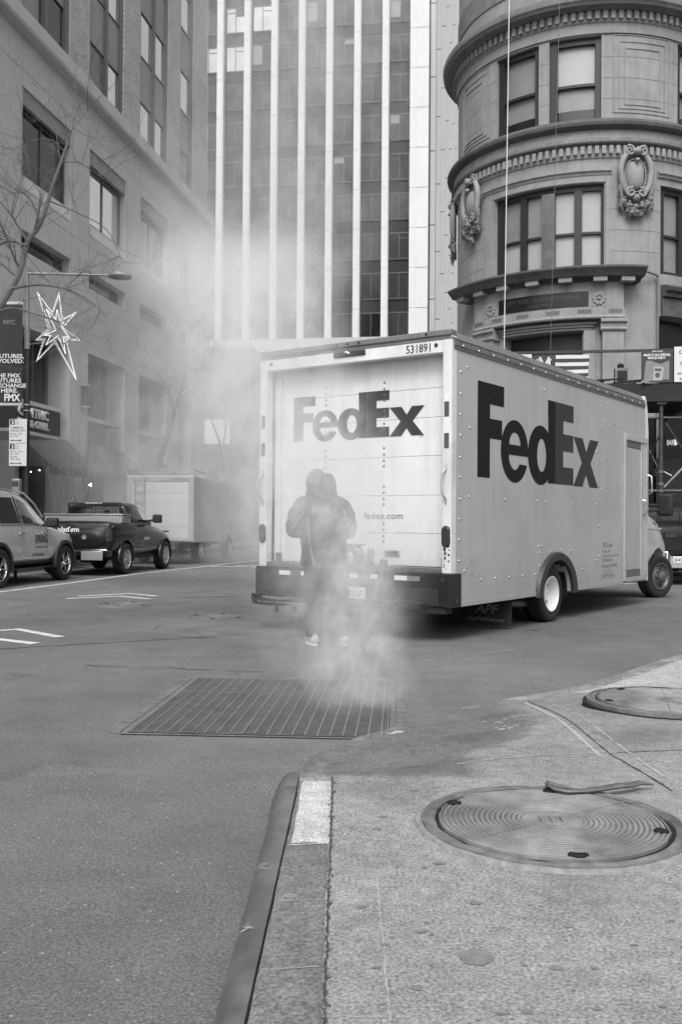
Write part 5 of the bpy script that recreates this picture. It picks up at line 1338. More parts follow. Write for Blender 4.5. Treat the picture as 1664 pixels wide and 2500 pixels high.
# ------------------------------------------------------------------ parked cars on the left
def ring_arch(mb, cx, cy, cz, r0, r1, s, a0=-8, a1=188, n=24, t=.02):
    vs = []
    for i in range(n + 1):
        a = rad(a0 + (a1 - a0)*i/n); c, q = math.cos(a), math.sin(a)
        for r, x in ((r0, cx - s*.08), (r0, cx + s*t), (r1, cx + s*t*.8), (r1 + .006, cx - s*.02)): vs.append((x, cy + r*c, cz + r*q))
    mb.add(vs, [(4*i + j, 4*i + j + 1, 4*i + 5 + j, 4*i + 4 + j) for i in range(n) for j in range(3)]); return mb
M_silver = mat('silver_paint', .62, .26, .05, 2, metal=.35, spec=.6, coat=.6, grime=.08)
M_blackp = mat('black_paint', .012, .18, .2, 3, spec=.45, coat=.25, grime=.2)
M_carglass = glass('car_glass', .02, .03, spec=1.)
M_carmirror = mat('bright_car_glass', .75, .04, .1, .5, metal=1.)
SUV = thing('parked_suv', 'silver SUV parked at the left edge of the frame behind the pickup', 'car', tuple(W(-9.67, 14.55)), ROTS)
# local y forward; right side at x=.96; front wheel y=4.12, rear wheel y=1.47
sst = [(.06, .48, .98, 1.10, .78, .86, .82, .7), (.25, .40, 1.06, 1.55, .86, .93, .88, .68), (.7, .36, 1.10, 1.74, .88, .95, .90, .68), (1.5, .34, 1.13, 1.79, .89, .96, .91, .69), (2.3, .34, 1.14, 1.79, .89, .96, .91, .69), (2.75, .34, 1.135, 1.74, .89, .96, .91, .68), (3.15, .34, 1.12, 1.52, .89, .96, .90, .69), (3.45, .34, 1.10, 1.28, .89, .96, .90, .74), (3.7, .35, 1.06, 1.14, .89, .96, .89, .76), (4.3, .36, .98, 1.05, .88, .955, .88, .74), (4.65, .38, .90, .98, .84, .91, .84, .7), (4.78, .44, .8, .88, .74, .80, .74, .6)]
sb = car_shell('body', sst, M_silver, SUV, [(.96, 4.12, .36, .415, .32), (.96, 1.47, .36, .415, .32), (-.96, 4.12, .36, .415, .32), (-.96, 1.47, .36, .415, .32)])
bv = bvh_of(sb)
for y in (1.47, 4.12): ring_arch(MB(), .948, y, .36, .41, .475, 1).build('wheel_arch', M_dark, SUV)
patch(bv, [(1.95, .30), (3.66, .30), (3.66, .47), (1.95, .47)], off=.012, n=8).build('sill_cladding', M_dark, SUV); patch(bv, [(1.92, .47), (3.68, .47), (3.68, .485), (1.92, .485)], off=.014, n=8).build('sill_trim', M_chrome, SUV)
for q, m in (([(.75, 1.17), (1.55, 1.18), (1.62, 1.66), (1.0, 1.66)], M_carglass), ([(1.62, 1.18), (2.28, 1.18), (2.2, 1.66), (1.7, 1.66)], M_carglass), ([(2.42, 1.18), (3.20, 1.165), (2.86, 1.52), (2.36, 1.655)], M_carmirror)):
    patch(bv, q, off=.008, n=10).build('side_window', m, SUV)
patch(bv, [(2.40, 1.175), (2.85, 1.17), (2.8, 1.27), (2.41, 1.34)], off=.011, n=8).build('seat_shadow', M_carglass, SUV)
for a, b in (((2.33, 1.18), (2.28, 1.68)), ((1.6, 1.18), (1.66, 1.68))): patch(bv, [(a[0] - .035, a[1]), (a[0] + .035, a[1]), (b[0] + .03, b[1]), (b[0] - .03, b[1])], off=.012, n=6).build('window_pillar', M_black, SUV)
patch(bv, [(.8, 1.14), (3.25, 1.135), (3.25, 1.155), (.8, 1.16)], off=.013, n=12).build('belt_trim', M_chrome, SUV)
mb = MB().tube([(.70, 1.2, 1.80), (.70, 2.2, 1.815), (.69, 2.8, 1.76), (.71, 3.2, 1.56), (.74, 3.5, 1.30)], .018, 7); mb.build('roof_rail', M_chrome, SUV)
for y in (2.36, 3.34): patch(bv, [(y - .004, .5), (y + .004, .5), (y + .004, 1.12), (y - .004, 1.12)], off=.004, n=8).build('door_seam', M_dark, sb)
for y in (2.12, 3.02): MB().box(.955, .99, y, y + .2, .97, 1.0).build('door_handle', M_chrome, SUV, bevel=.01)
for b, y, z, s, w in (('SPRING', 2.80, .80, .16, .52), ('REFRIGERATION', 2.82, .70, .03, .5), ('917.547.5300', 2.73, .535, .06, .5)): project(text(b, M_inkmid, SUV, frame((1.5, y, z), (0, 1, 0), (0, 0, 1)), s, w, .03), bv, (-1, 0, 0), .012)
mr = MB().tube([(.86, 3.28, 1.14), (1.0, 3.27, 1.17)], .03, 8).build('mirror', M_black, SUV); h = MB().box(-.12, .13, -.07, .08, -.09, .10).build('mirror_head', M_black, mr, bevel=.04); h.location = (1.06, 3.27, 1.19)
patch(bv, [(4.42, .78), (4.72, .74), (4.70, .84), (4.45, .90)], off=.006, n=6).build('headlight', M_alu, SUV)
for y in (1.47, 4.12): wheel(SUV, .85, y, .36, .36, .24, 1, 'spoke', M_chrome); wheel(SUV, -.85, y, .36, .36, .24, -1, 'spoke', M_chrome)

def make_pickup(name, label, loc, rotz, marked=True):
    t = thing(name, label, 'pickup', loc, rotz)
    # local y forward from the tailgate, right side at x=.97
    lo = [(.0, .52, .95, 1.20, .84, .90, .90, .86), (.12, .46, .95, 1.23, .88, .94, .94, .88), (.6, .44, .95, 1.23, .89, .965, .96, .89), (1.35, .44, .95, 1.22, .89, .965, .96, .89), (1.5, .42, .98, 1.22, .89, .96, .95, .88), (2.6, .40, .98, 1.18, .89, .96, .94, .86), (3.0, .40, .97, 1.14, .89, .96, .93, .80), (3.7, .42, .9, 1.05, .88, .95, .91, .76), (4.1, .46, .82, .96, .82, .88, .84, .7), (4.22, .5, .74, .86, .74, .8, .76, .6)]
    b = car_shell('body', lo, M_blackp, t, [(.96, .86, .36, .43, .32), (.96, 3.52, .36, .43, .32), (-.96, .86, .36, .43, .32), (-.96, 3.52, .36, .43, .32)], crown=.008)
    cabs = [(1.32, 1.1, 1.26, 1.56, .86, .88, .86, .66), (1.42, 1.1, 1.28, 1.65, .87, .89, .88, .68), (1.9, 1.1, 1.28, 1.69, .87, .89, .88, .68), (2.25, 1.1, 1.26, 1.63, .87, .89, .88, .67), (2.6, 1.1, 1.24, 1.42, .87, .89, .87, .70), (2.9, 1.1, 1.18, 1.2, .86, .88, .85, .76)]
    c = car_shell('cab', cabs, M_blackp, t, (), crown=.02)
    bc = bvh_of(c); bb = bvh_of(b)
    for q, m in (([(1.50, 1.27), (1.98, 1.27), (1.92, 1.56), (1.55, 1.58)], M_carglass), ([(2.05, 1.27), (2.62, 1.26), (2.38, 1.46), (2.0, 1.55)], M_carmirror)): patch(bc, q, off=.008, n=8).build('side_window', m, t)
    patch(bc, [(-.60, 1.32), (.60, 1.32), (.55, 1.56), (-.55, 1.56)], axis='y', s=-1, off=.008, n=10).build('rear_window', M_carglass, t)
    patch(bc, [(1.43, 1.2), (1.47, 1.2), (1.50, 1.64), (1.46, 1.64)], off=.01, n=8).build('window_trim', M_chrome, t)
    mb = MB().box(-.66, .66, 1.2, 1.26, 1.635, 1.66).box(-.66, -.62, 1.2, 1.26, 1.22, 1.634).box(.62, .66, 1.2, 1.26, 1.22, 1.634).box(-.61, .61, 1.215, 1.235, 1.56, 1.58); rk = mb.build('headache_rack', M_black, t, bevel=.006)
    for k in range(14): MB().box(-.58 + .085*k, -.57 + .085*k, 1.22, 1.23, 1.28, 1.56).build('rack_bar', M_black, rk, smooth=0) if k % 3 == 0 else None
    patch(bb, [(-.80, .64), (.80, .64), (.80, 1.17), (-.80, 1.17)], axis='y', s=-1, off=.008, n=10).build('tailgate', M_blackp, t)
    for s in (-1, 1):
        patch(bb, [(s*.80, .78), (s*.94, .78), (s*.93, 1.14), (s*.80, 1.14)], axis='y', s=-1, off=.012, n=6).build('tail_light', M_lens, t)
    patch(bb, [(-.73, .98), (-.50, .98), (-.50, 1.05), (-.73, 1.05)], axis='y', s=-1, off=.03, n=2).build('tailgate_handle', M_dark, t)
    bp = MB().box(-.92, .92, -.16, .10, .44, .58).build('rear_bumper', M_blackp, t, bevel=.02, smooth=0)
    MB().box(-.90, -.32, -.17, -.10, .565, .60).box(.32, .90, -.17, -.10, .565, .60).build('bumper_top', M_chrome, bp, bevel=.01); [MB().box(q, q + .5, -.172, -.1605, .36, .56).build('bumper_end', M_alu, bp, bevel=.01) for q in (.30, -.80)]
    pl = MB().box(-.16, .16, -.185, -.175, .43, .565).build('license_plate', M_inkwhite, t, bevel=.006)
    for x in (.84, .76): pass
    for y in (.86, 3.52): wheel(t, .855, y, .36, .36, .25, 1, 'spoke'); wheel(t, -.855, y, .36, .36, .25, -1, 'spoke')
    mr = MB().tube([(.86, 2.55, 1.24), (1.02, 2.54, 1.27)], .028, 8).build('mirror', M_black, t); h = MB().box(-.11, .12, -.06, .07, -.10, .11).build('mirror_head', M_black, mr, bevel=.04); h.location = (1.07, 2.54, 1.29)
    patch(bb, [(1.47, .5), (1.48, .5), (1.48, 1.2), (1.47, 1.2)], off=.004, n=6).build('door_seam', M_dark, b); patch(bb, [(2.62, .5), (2.63, .5), (2.63, 1.12), (2.62, 1.12)], off=.004, n=6).build('door_seam', M_dark, b)
    MB().lathe([(.001, -.04), (.10, -.02), (.13, .08), (.05, .14)], 16).map(lambda x, y, z: Vector((x*1.6, y + .8, z + .30))).build('axle', M_black, t)
    MB().box(-.8, .8, .4, 3.9, .34, .44).build('chassis', M_black, t)
    for y in (.86, 3.52): ring_arch(MB(), .95, y, .36, .43, .46, 1, t=.015).build('wheel_arch', M_blackp, t)
    return t, b, c, pl, bb
pk, pkb, pkc, pkp, pbb = make_pickup('parked_pickup', 'black pickup with a silver tool box across its bed, parked ahead of the silver SUV', tuple(W(-9.27, 20.16)), ROTS)
M_tread = mat('bright_tread_plate', .34, .4, .5, 45, metal=.6, bump=.002, bscale=70)
tb = MB().box(-.96, .94, .62, 1.15, 1.18, 1.36).build('tool_box', M_tread, None, bevel=.015); tb.parent = None
tb.location = pk.location; tb.rotation_euler = pk.rotation_euler; tag(tb, 'long silver tread-plate tool box lying across the bed of the black pickup', 'tool box')
MB().box(-.975, .955, .60, 1.17, 1.362, 1.395).build('lid', M_tread, tb, bevel=.01)
project(text('platf rm', M_inkwhite, pk, frame((-.33, -2, .985), (1, 0, 0), (0, 0, 1)), .115, .50, .03), pbb, (0, 1, 0), .022)
mbx = MB(); project(text('ø', M_inkwhite, pk, frame((-.03, -2, .985), (1, 0, 0), (0, 0, 1)), .10, .07, .02), pbb, (0, 1, 0), .022)
text('BACKRACK', M_inkwhite, pk, frame((-.22, 1.198, 1.637), (1, 0, 0), (0, 0, 1)), .03, .42, .02)
text('K·XXN', M_inkmid, pkp, frame((-.13, -.187, .47), (1, 0, 0), (0, 0, 1)), .065, .26, .01)
MB().lathe([(.001, 0), (.05, .002), (.055, .004)], 16).map(lambda x, y, z: Vector((x + .30, -.016 - z, y + .87))).build('sticker', M_inkgrey, pk)
project(text('platform', M_inkwhite, pk, frame((2, 1.95, .78), (0, 1, 0), (0, 0, 1)), .10, .42, .02), pbb, (-1, 0, 0), .01)

# dark pickup at the right edge
dk, dkb, dkc, dkp, dbb = make_pickup('dark_pickup', 'dark pickup seen from behind at the right edge, beyond the delivery truck', (7.36, 19.6, 0), rad(4))
text('84572', M_inkmid, dkp, frame((-.14, -.187, .455), (1, 0, 0), (0, 0, 1)), .085, .28, .008); dkp.location = (-.47, 0, .03)
# box truck with a ladder rack in the haze
M_bt = mat('box_truck_hazed', .40, .4, .05, 2, grime=.1)  # white paint greyed to fade the truck into the haze
BT = thing('parked_box_truck', 'white box truck with a ladder rack parked in the steam beyond the pickup', 'truck', tuple(W(-9.42, 26.3)), ROTS)
mb = MB(); mb.prism([(0, .62), (3.25, .62), (3.3, 1.85), (3.05, 2.36), (2.9, 2.46), (0, 2.55)], lambda u, w, d: (d, u, w), -1.02, 1.02); bx = mb.build('cargo_box', M_bt, BT, smooth=0, bevel=.03)
mb = MB(); mb.box(-.96, -.84, -.03, -.001, .66, 2.52); mb.box(.86, 1.0, -.03, -.001, .66, 2.52); mb.box(-.839, .859, -.028, -.001, 2.38, 2.52); mb.box(-.839, .859, -.04, -.001, .66, .75); mb.build('rear_frame', M_bt, BT, smooth=0, bevel=.008)
rdr = MB().box(-.838, .858, -.012, -.001, .752, 2.378).build('roll_up_door', mat('box_truck_door', .52, .45, .05), BT); mb = MB()
for k in range(1, 5): mb.box(-.838, .858, -.0135, -.0125, .75 + .325*k, .756 + .325*k)
mb.build('door_seam', M_steel, rdr)
text('Brand&Allied', M_inkgrey, BT, frame((.36, -.032, 2.42), (1, 0, 0), (0, 0, 1)), .06, .42)
mb = MB(); mb.box(-.74, -.72, -.10, -.08, .9, 2.5); mb.box(-.45, -.43, -.10, -.08, .9, 2.5)
for k in range(6): mb.box(-.719, -.451, -.10, -.08, 1.0 + .27*k, 1.022 + .27*k)
mb.build('ladder', M_alu, BT)
mb = MB()
for y in (.02, 1.2, 2.6):
    mb.bar((-1.0, y, 2.72 - .03*y), (1.02, y, 2.74 - .03*y), .05, .04); mb.bar((1.02, y, 2.56), (1.06, y, 2.92 - .03*y), .035); mb.bar((-1.0, y, 2.56), (-1.06, y, 2.92 - .03*y), .035)
mb.bar((-.98, 0, 2.70), (-.98, 2.7, 2.62), .04); mb.bar((.98, 0, 2.70), (.98, 2.7, 2.62), .04); mb.build('ladder_rack', M_alu, BT)
bst = [(2.9, .5, 1.2, 2.2, .86, .92, .9, .74), (3.2, .5, 1.2, 2.1, .86, .92, .9, .74), (3.7, .5, 1.15, 1.6, .86, .92, .88, .74), (4.1, .5, 1.05, 1.22, .86, .92, .86, .74), (4.7, .55, .92, 1.06, .82, .88, .82, .7), (4.9, .6, .82, .9, .7, .76, .7, .6)]
bcab = car_shell('cab', bst, M_bt, BT, [(.92, 4.15, .4, .42, .3), (-.92, 4.15, .4, .42, .3)]); bv = bvh_of(bcab)
patch(bv, [(3.05, 1.3), (3.6, 1.25), (3.45, 1.75), (3.05, 1.9)], off=.008).build('side_window', M_carglass, BT)
MB().box(-.9, .9, -.18, .05, .30, .42).box(-.6, -.5, -.1, 3, .42, .6).box(.5, .6, -.1, 3, .42, .6).build('chassis', M_dark, BT)
mb = MB().box(.18, .22, -.22, -.18, .36, .92).box(.06, .34, -.23, -.17, .92, .97).box(-.2, -.05, -.1, -.04, .74, .96); mb.build('lift_gate', M_dark, BT, bevel=.008)
for y, x in ((1.0, .82), (4.15, .82)): wheel(BT, x, y, .36, .36, .24, 1, 'hub'); wheel(BT, -x, y, .36, .36, .24, -1, 'hub')

# ------------------------------------------------------------------ lamp post, banner, star, parking signs
M_pole = mat('pole_metal', .26, .5, .15, 6, grime=.2, metal=.3); M_poled = mat('pole_black', .02, .5, .3, 8)
PP = Vector((-7.585, 22.98, 0))
lp_ = thing('lamp_post', 'tall street lamp post with a long arm and flat lamp head', 'street lamp', tuple(PP))
MB().cyl((0, 0, 0), (0, 0, 5.35), .082, 8, r1=.078).build('pole', M_poled, lp_); MB().cyl((0, 0, 5.36), (-.03, 0, 7.25), .07, 8, r1=.06).build('pole_top', M_pole, lp_)
MB().tube([(-.06, 0, 7.19), (.9, 0, 7.18), (1.98, 0, 7.16)], [.034, .03, .026], 8).build('arm', M_pole, lp_)
mb = MB().lathe([(.001, .10), (.15, .07), (.25, .03), (.26, -.02), (.24, -.05), (.001, -.06)], 20).map(lambda x, y, z: Vector((x*1.1 + 2.22, y, z + 7.15))); mb.build('lamp_head', M_pole, lp_); MB().lathe([(.001, -.07), (.19, -.063), (.2, -.058)], 20).map(lambda x, y, z: Vector((x*1.1 + 2.22, y, z + 7.15))).build('lens', M_steel, lp_)
mb = MB()
for z in (4.0, 3.86): mb.lathe([(.085, z), (.095, z), (.095, z + .025), (.085, z + .025)], 12)
mb.build('band', M_alu, lp_)
bn = thing('street_banner', 'tall dark advertising banner with white capitals hanging on the left of the lamp post', 'banner', (PP.x - .10, PP.y - .05, 4.08))
mb = MB().grid(lambda u, w: (-1.25*u, .012*math.sin(u*5 + w*4), 2.33*w), 10, 14); mb.build('cloth', mat('banner_black', .022, .6, .2, 3), bn, norm=False)
for z in (2.38, -.06): MB().bar((.02, 0, z), (-1.25, 0, z), .05, .06).build('bracket', M_alu, bn)
def btext(b, x, z, s, w, m=None, bold=.03): return text(b, m or M_inkwhite, bn, frame((x, -.03, z), (1, 0, 0), (0, 0, 1)), s, w, bold)
btext('NYC', -.46, 1.86, .11, .28, M_inkgrey, .05); btext('FUTURES,', -.62, 1.05, .10, .66); btext('EVOLVED.', -.66, .93, .10, .70)
btext('THE FMX', -.66, .58, .10, .62); btext('FUTURES', -.66, .46, .10, .64); btext('EXCHANGE', -.66, .34, .10, .76); btext('IS HERE.', -.66, .22, .10, .56); btext('FMX', -.42, -.0 + .02 - .17 + .17, .17, .38, bold=.05)
stp = thing('hanging_star', 'large lopsided star of white light strings hanging beside the lamp post', 'decoration', (PP.x + .9, 22.6, 5.6))
so = [(-7.24, 6.65), (-6.88, 6.18), (-6.72, 6.65), (-6.63, 6.02), (-6.31, 6.18), (-6.58, 5.85), (-6.22, 5.51), (-6.53, 5.52), (-6.29, 4.57), (-6.81, 5.45), (-7.24, 5.0), (-7.08, 5.51), (-7.26, 5.51), (-6.96, 5.78)]
si = [(-7.02, 6.25), (-6.79, 6.02), (-6.77, 6.26), (-6.65, 5.9), (-6.59, 5.97), (-6.64, 5.83), (-6.46, 5.58), (-6.6, 5.58), (-6.55, 5.18), (-6.73, 5.6), (-7.02, 5.39), (-6.92, 5.61), (-7.07, 5.62), (-6.8, 5.75)]
M_star = mat('star_bulb', .9, .4, emit=.7)
def dots(P, name, w):
    mb = MB(); P = [Vector((x - (PP.x + .9), 0, z - 5.6)) for x, z in P]; c = sum(P, Vector())/len(P)
    for off in (0, w):
        for a, b in zip(P, P[1:] + P[:1]):
            a2 = a + (c - a).normalized()*off; b2 = b + (c - b).normalized()*off; n = max(2, int((b2 - a2).length/.034)); d = (b2 - a2)/n
            for i in range(n): q = a2 + d*i; mb.bar(q, q + d*.6, .010)
    return mb.build(name, M_star, stp, smooth=0)
dots(so, 'outer_string', .055); dots(si, 'inner_string', .03)
mb = MB(); mb.bar((-.9 + .08, .02, .25), (-.25, .02, .2), .02); mb.bar((-.82, .02, -.2), (-.2, .02, -.12), .02); mb.build('bracket', M_steel, stp)
for k, (z, big) in enumerate(((3.08, True), (2.53, False))):
    sg = thing('parking_sign', 'upper white parking sign, commercial vehicles only, on the lamp post' if big else 'lower white parking sign for Monday to Saturday on the lamp post', 'sign', (PP.x - .37, PP.y - .13, z), -rad(6))
    MB().box(0, .44, 0, .006, .0, .575 if big else .54).build('plate', M_inkwhite, sg, bevel=.004)
    T = lambda b, x, y, s, w, bold=.01, m=M_inkdark: text(b, m, sg, frame((x, -.003, y), (1, 0, 0), (0, 0, 1)), s, w, bold)
    zt_ = .575 if big else .54
    MB().box(.02, .14, -.002, -.0005, zt_ - .14, zt_ - .01).build('number_box', M_inkdark, sg, smooth=0); T('3', .05, zt_ - .125, .10, .06, .04, M_inkwhite)
    for i, q in enumerate(('hour', 'metered', 'parking')): T(q, .155, zt_ - .045 - .04*i, .025, .10, 0)
    if big:
        T('COMMERCIAL', .03, .345, .05, .33); T('VEHICLES ONLY', .03, .275, .05, .38); T('Monday - Friday', .03, .205, .035, .30); T('8am - 6pm', .03, .15, .035, .2)
    else:
        T('Monday - Friday', .03, .33, .035, .31); T('6pm - 10pm', .03, .275, .035, .22); T('Saturday', .03, .205, .035, .18); T('10am - 10pm', .03, .15, .035, .24)
    MB().prism([(.03, .06), (.08, .085), (.08, .068), (.27, .068), (.27, .085), (.32, .06), (.27, .035), (.27, .052), (.08, .052), (.08, .035)], lambda u, w, d: (u, d, w), -.002, -.0005).build('arrow', M_inkdark, sg, smooth=0)

# restaurant canopy, awnings, string lights
cn = thing('restaurant_canopy', 'dark boxed canopy of a bar and grill with raised metal letters', 'canopy', tuple(W(-14.55, 23.6)), ROTS)
M_can = mat('canopy_black', .03, .5, .2, 4)
MB().box(0.005, 1.95, 0, 2.95, 3.70, 4.42).build('fascia', M_can, cn, bevel=.01, smooth=0); MB().box(.005, 1.93, .02, 2.93, 3.60, 3.697).build('soffit', M_alu, cn)
M_let = mat('raised_letters', .6, .4, .1, 10)
text('CENTRIC', M_let, cn, frame((1.975, .35, 4.08), (0, 1, 0), (0, 0, 1)), .26, 1.75, .04, extrude=.03); text('BAR & GRILL', M_let, cn, frame((1.975, .35, 3.80), (0, 1, 0), (0, 0, 1)), .21, 1.75, .03, extrude=.03)
text('BAR & GRILL', M_let, cn, frame((.35, -.02, 3.85), (1, 0, 0), (0, 0, 1)), .22, 1.25, .03, extrude=.02)
M_awn = mat('grey_awning', .075, .75, .12, 3, grime=.15)
for k, (s0, s1, zt, out) in enumerate(((27.6, 31.2, 4.0, 1.15), (32.8, 36.2, 4.0, 1.15), (37.9, 41.3, 3.8, 1.1))):
    aw = thing('shop_awning', ('grey cloth awning just past the restaurant canopy', 'grey cloth awning over the second shop bay, behind the pickup', 'hazy grey cloth awning over the third shop bay')[k], 'awning', tuple(W(-14.55, s0)), ROTS, 'awnings along the office building')
    mb = MB(); mb.prism([(0, zt), (0, zt - .02), (out, 2.86), (out, 2.90)], lambda u, w, d: (u, d, w), 0, s1 - s0)
    for d in (0.0, s1 - s0): mb.add([(0, d, zt), (out, d, 2.9), (0, d, 2.9)], [(0, 1, 2)])
    mb.build('cloth', M_awn, aw, smooth=0); MB().box(out - .01, out + .01, 0, s1 - s0, 2.66, 2.858).build('valance', M_awn, aw, smooth=0)
for (px, py) in ((76, 1152), (97, 1148), (218, 1184), (223, 1186), (222, 1181)):
    p = at(px, py, 27.5); o = MB().ball((0, 0, 0), .02, n=8, m=6).build('string_bulb', M_emit); o.location = p; tag(o, 'tiny glowing bulb under the awnings', 'bulb', 'lit bulbs under the awnings')
pm = thing('parking_meter', 'grey parking meter box on a post at the left kerb', 'parking meter', tuple(at(40, 1240, 20.3))); pm.location.z = 0
MB().cyl((0, 0, 0), (0, 0, 1.75), .035, 10).build('post', M_poled, pm); MB().box(-.10, .10, -.07, .07, 1.75, 2.12).build('head', M_steel, pm, bevel=.03); MB().box(-.07, .07, -.078, -.0705, 1.95, 2.06).build('screen', M_dark, pm); MB().box(.03, .24, -.05, .05, 1.45, 1.62).build('side_box', M_steel, pm, bevel=.02)

# ------------------------------------------------------------------ bare trees
M_bark = mat('bark', .075, .9, .3, 20, grime=.3, bump=.004, bscale=40); M_twig = mat('hazed_twig', .13, .9, .25, 20)  # twig colour lightened so the haze is painted into it
def grow(mb, p, d, ln, r, depth, rng, spread=.55, up=.12, minr=.004):
    n = max(3, int(ln/.22)); pts = [p]; rr = [r]; q = p.copy(); dd = d.normalized()
    for i in range(n):
        dd = (dd + Vector((rng.uniform(-1, 1), rng.uniform(-1, 1), rng.uniform(-1, 1)))*.13 + Vector((0, 0, up*.3))).normalized()
        q = q + dd*(ln/n); pts.append(q.copy()); rr.append(max(minr*.6, r*(1 - .6*(i + 1)/n)))
    mb.tube(pts, rr, 6 if r > .02 else 4)
    if depth <= 0: return
    for k in range(rng.randint(3, 4) if depth > 1 else rng.randint(2, 4)):
        i = rng.randint(n//3, n); ax = pts[i]; t = Vector((rng.uniform(-1, 1), rng.uniform(-1, 1), rng.uniform(-.5, 1))).normalized()
        nd = (dd*(1 - spread) + t*spread*1.3 + Vector((0, 0, up))).normalized()
        grow(mb, ax, nd, ln*rng.uniform(.45, .72), rr[i]*rng.uniform(.5, .7), depth - 1, rng, spread, up, minr)
def limb(pts, r0, r1, Y, dy=0.):
    P = [at(x, y, Y + dy*i/len(pts)) for i, (x, y) in enumerate(pts)]; n = len(P); out = []
    for i in range(n - 1):
        for k in range(4):
            t = k/4; a, b, c, d = P[max(i - 1, 0)], P[i], P[i + 1], P[min(i + 2, n - 1)]
            out.append(.5*((2*b) + (c - a)*t + (2*a - 5*b + 4*c - d)*t*t + (3*b - a - 3*c + d)*t**3))
    out.append(P[-1]); return out, [r0 + (r1 - r0)*i/(len(out) - 1) for i in range(len(out))]
def tree_from(name, label, trunk, limbs, Y, seed, twigs=5, tl=1.1, td=2):
    rng = random.Random(seed); base = trunk[0]; t = thing(name, label, 'tree', (base.x, base.y, 0))
    sh = lambda P: [p - Vector((base.x, base.y, 0)) for p in P]
    MB().tube(sh(trunk), [.15 - .06*i/(len(trunk) - 1) for i in range(len(trunk))], 10).build('trunk', M_bark, t)
    mb = MB()
    for pts, r0, r1, dy in limbs:
        P, R = limb(pts, r0, r1, Y, dy); P = sh(P); mb.tube(P, R, 7)
        for k in range(twigs):
            i = rng.randint(len(P)//4, len(P) - 1); d = (P[min(i + 1, len(P) - 1)] - P[max(i - 1, 0)]).normalized()
            side = Vector((rng.uniform(-1, 1), rng.uniform(-1, 1), rng.uniform(-.4, .9))).normalized()
            grow(mb, P[i], (d*.4 + side*.8), tl*rng.uniform(.5, 1.2), max(.008, R[i]*.45), td, rng)
    mb.build('crown', M_twig, t); return t
b0 = at(-70, 900, 21); b0.z = 0
tree_from('bare_tree', 'bare street tree at the left edge reaching across the office windows', [b0, at(-66, 1000, 21), at(-52, 860, 21), at(-20, 775, 21)], [
    ([(-30, 790), (15, 725), (50, 660), (68, 590), (100, 545), (130, 450), (155, 380), (174, 322)], .085, .022, .8),
    ([(68, 590), (40, 545), (25, 520), (-10, 480)], .03, .012, -.4), ([(66, 600), (20, 590), (-25, 615)], .03, .012, .4),
    ([(28, 705), (90, 695), (160, 705), (220, 735), (262, 775)], .035, .012, -.8), ([(-20, 770), (30, 752), (95, 770), (150, 790), (190, 830)], .03, .008, -1.2),
    ([(100, 545), (70, 480), (30, 470)], .02, .007, -.5), ([(150, 395), (200, 400), (255, 440)], .014, .006, .8), ([(172, 322), (190, 300), (214, 268)], .014, .005, .4), ([(160, 372), (120, 340), (60, 350), (15, 380)], .012, .005, -.6),
    ([(120, 490), (190, 520), (260, 560), (300, 640)], .018, .006, .8)], 21, 3, twigs=7, tl=1.1)
b1 = at(352, 1330, 33); b1.z = 0
tree_from('bare_tree', 'slim bare tree leaning right behind the white box truck', [b1, at(380, 1160, 33), at(415, 1040, 33)], [
    ([(415, 1045), (432, 985), (448, 930), (458, 870), (470, 800)], .07, .012, .6), ([(425, 1010), (415, 960), (380, 900), (345, 830)], .04, .01, -.5), ([(432, 985), (470, 950), (500, 900), (520, 850)], .035, .008, .5), ([(440, 960), (400, 925), (350, 950)], .02, .006, -.6)], 33, 12, twigs=10, tl=1.5)
b2 = at(560, 1330, 46); b2.z = 0
tree_from('bare_tree', 'bare forked tree in front of the white panel at the end of the street', [b2, at(550, 1180, 46), at(542, 1090, 46)], [
    ([(542, 1095), (520, 1035), (500, 985), (470, 930)], .07, .015, .5), ([(545, 1085), (552, 1030), (545, 960), (530, 900)], .05, .012, .5), ([(548, 1110), (585, 1060), (610, 1000), (640, 920)], .06, .012, .6), ([(560, 1090), (600, 990), (600, 900)], .04, .01, -.5)], 46, 22, twigs=10, tl=2.)
sbx = at(165, 1260, 24.6)
sh = thing('bare_shrub', 'leafless upright shrub in a planter behind the pickup', 'shrub', (sbx.x, sbx.y, .13))
mb = MB(); rng = random.Random(31)
for k in range(16):
    a = rng.uniform(0, 2*PI); grow(mb, Vector((.1*math.cos(a), .1*math.sin(a), .5)), Vector((math.cos(a)*.45, math.sin(a)*.45, 1)), rng.uniform(1.2, 2.0), .014, 2, rng, .3, .35, .003)
mb.build('branches', mat('pale_twig', .24, .9, .25, 20), sh); MB().lathe([(.001, 0), (.28, 0), (.36, .5), (.34, .5), (.31, .44), (.001, .44)], 24).build('planter', M_stoned, sh)
# ------------------------------------------------------------------ sidewalk shed on the right
M_wood = mat('old_timber', .022, .85, .3, 4, stretch=(1, 1, 8), grime=.4); M_pipe = mat('scaffold_pipe', .075, .5, .3, 12, metal=.4, grime=.4)
SO = Vector((2.6, 22.72, 0))
SH = thing('sidewalk_shed', 'scaffold shed over the pavement with timber deck and steel pipes', 'scaffolding', tuple(SO), ROTS)
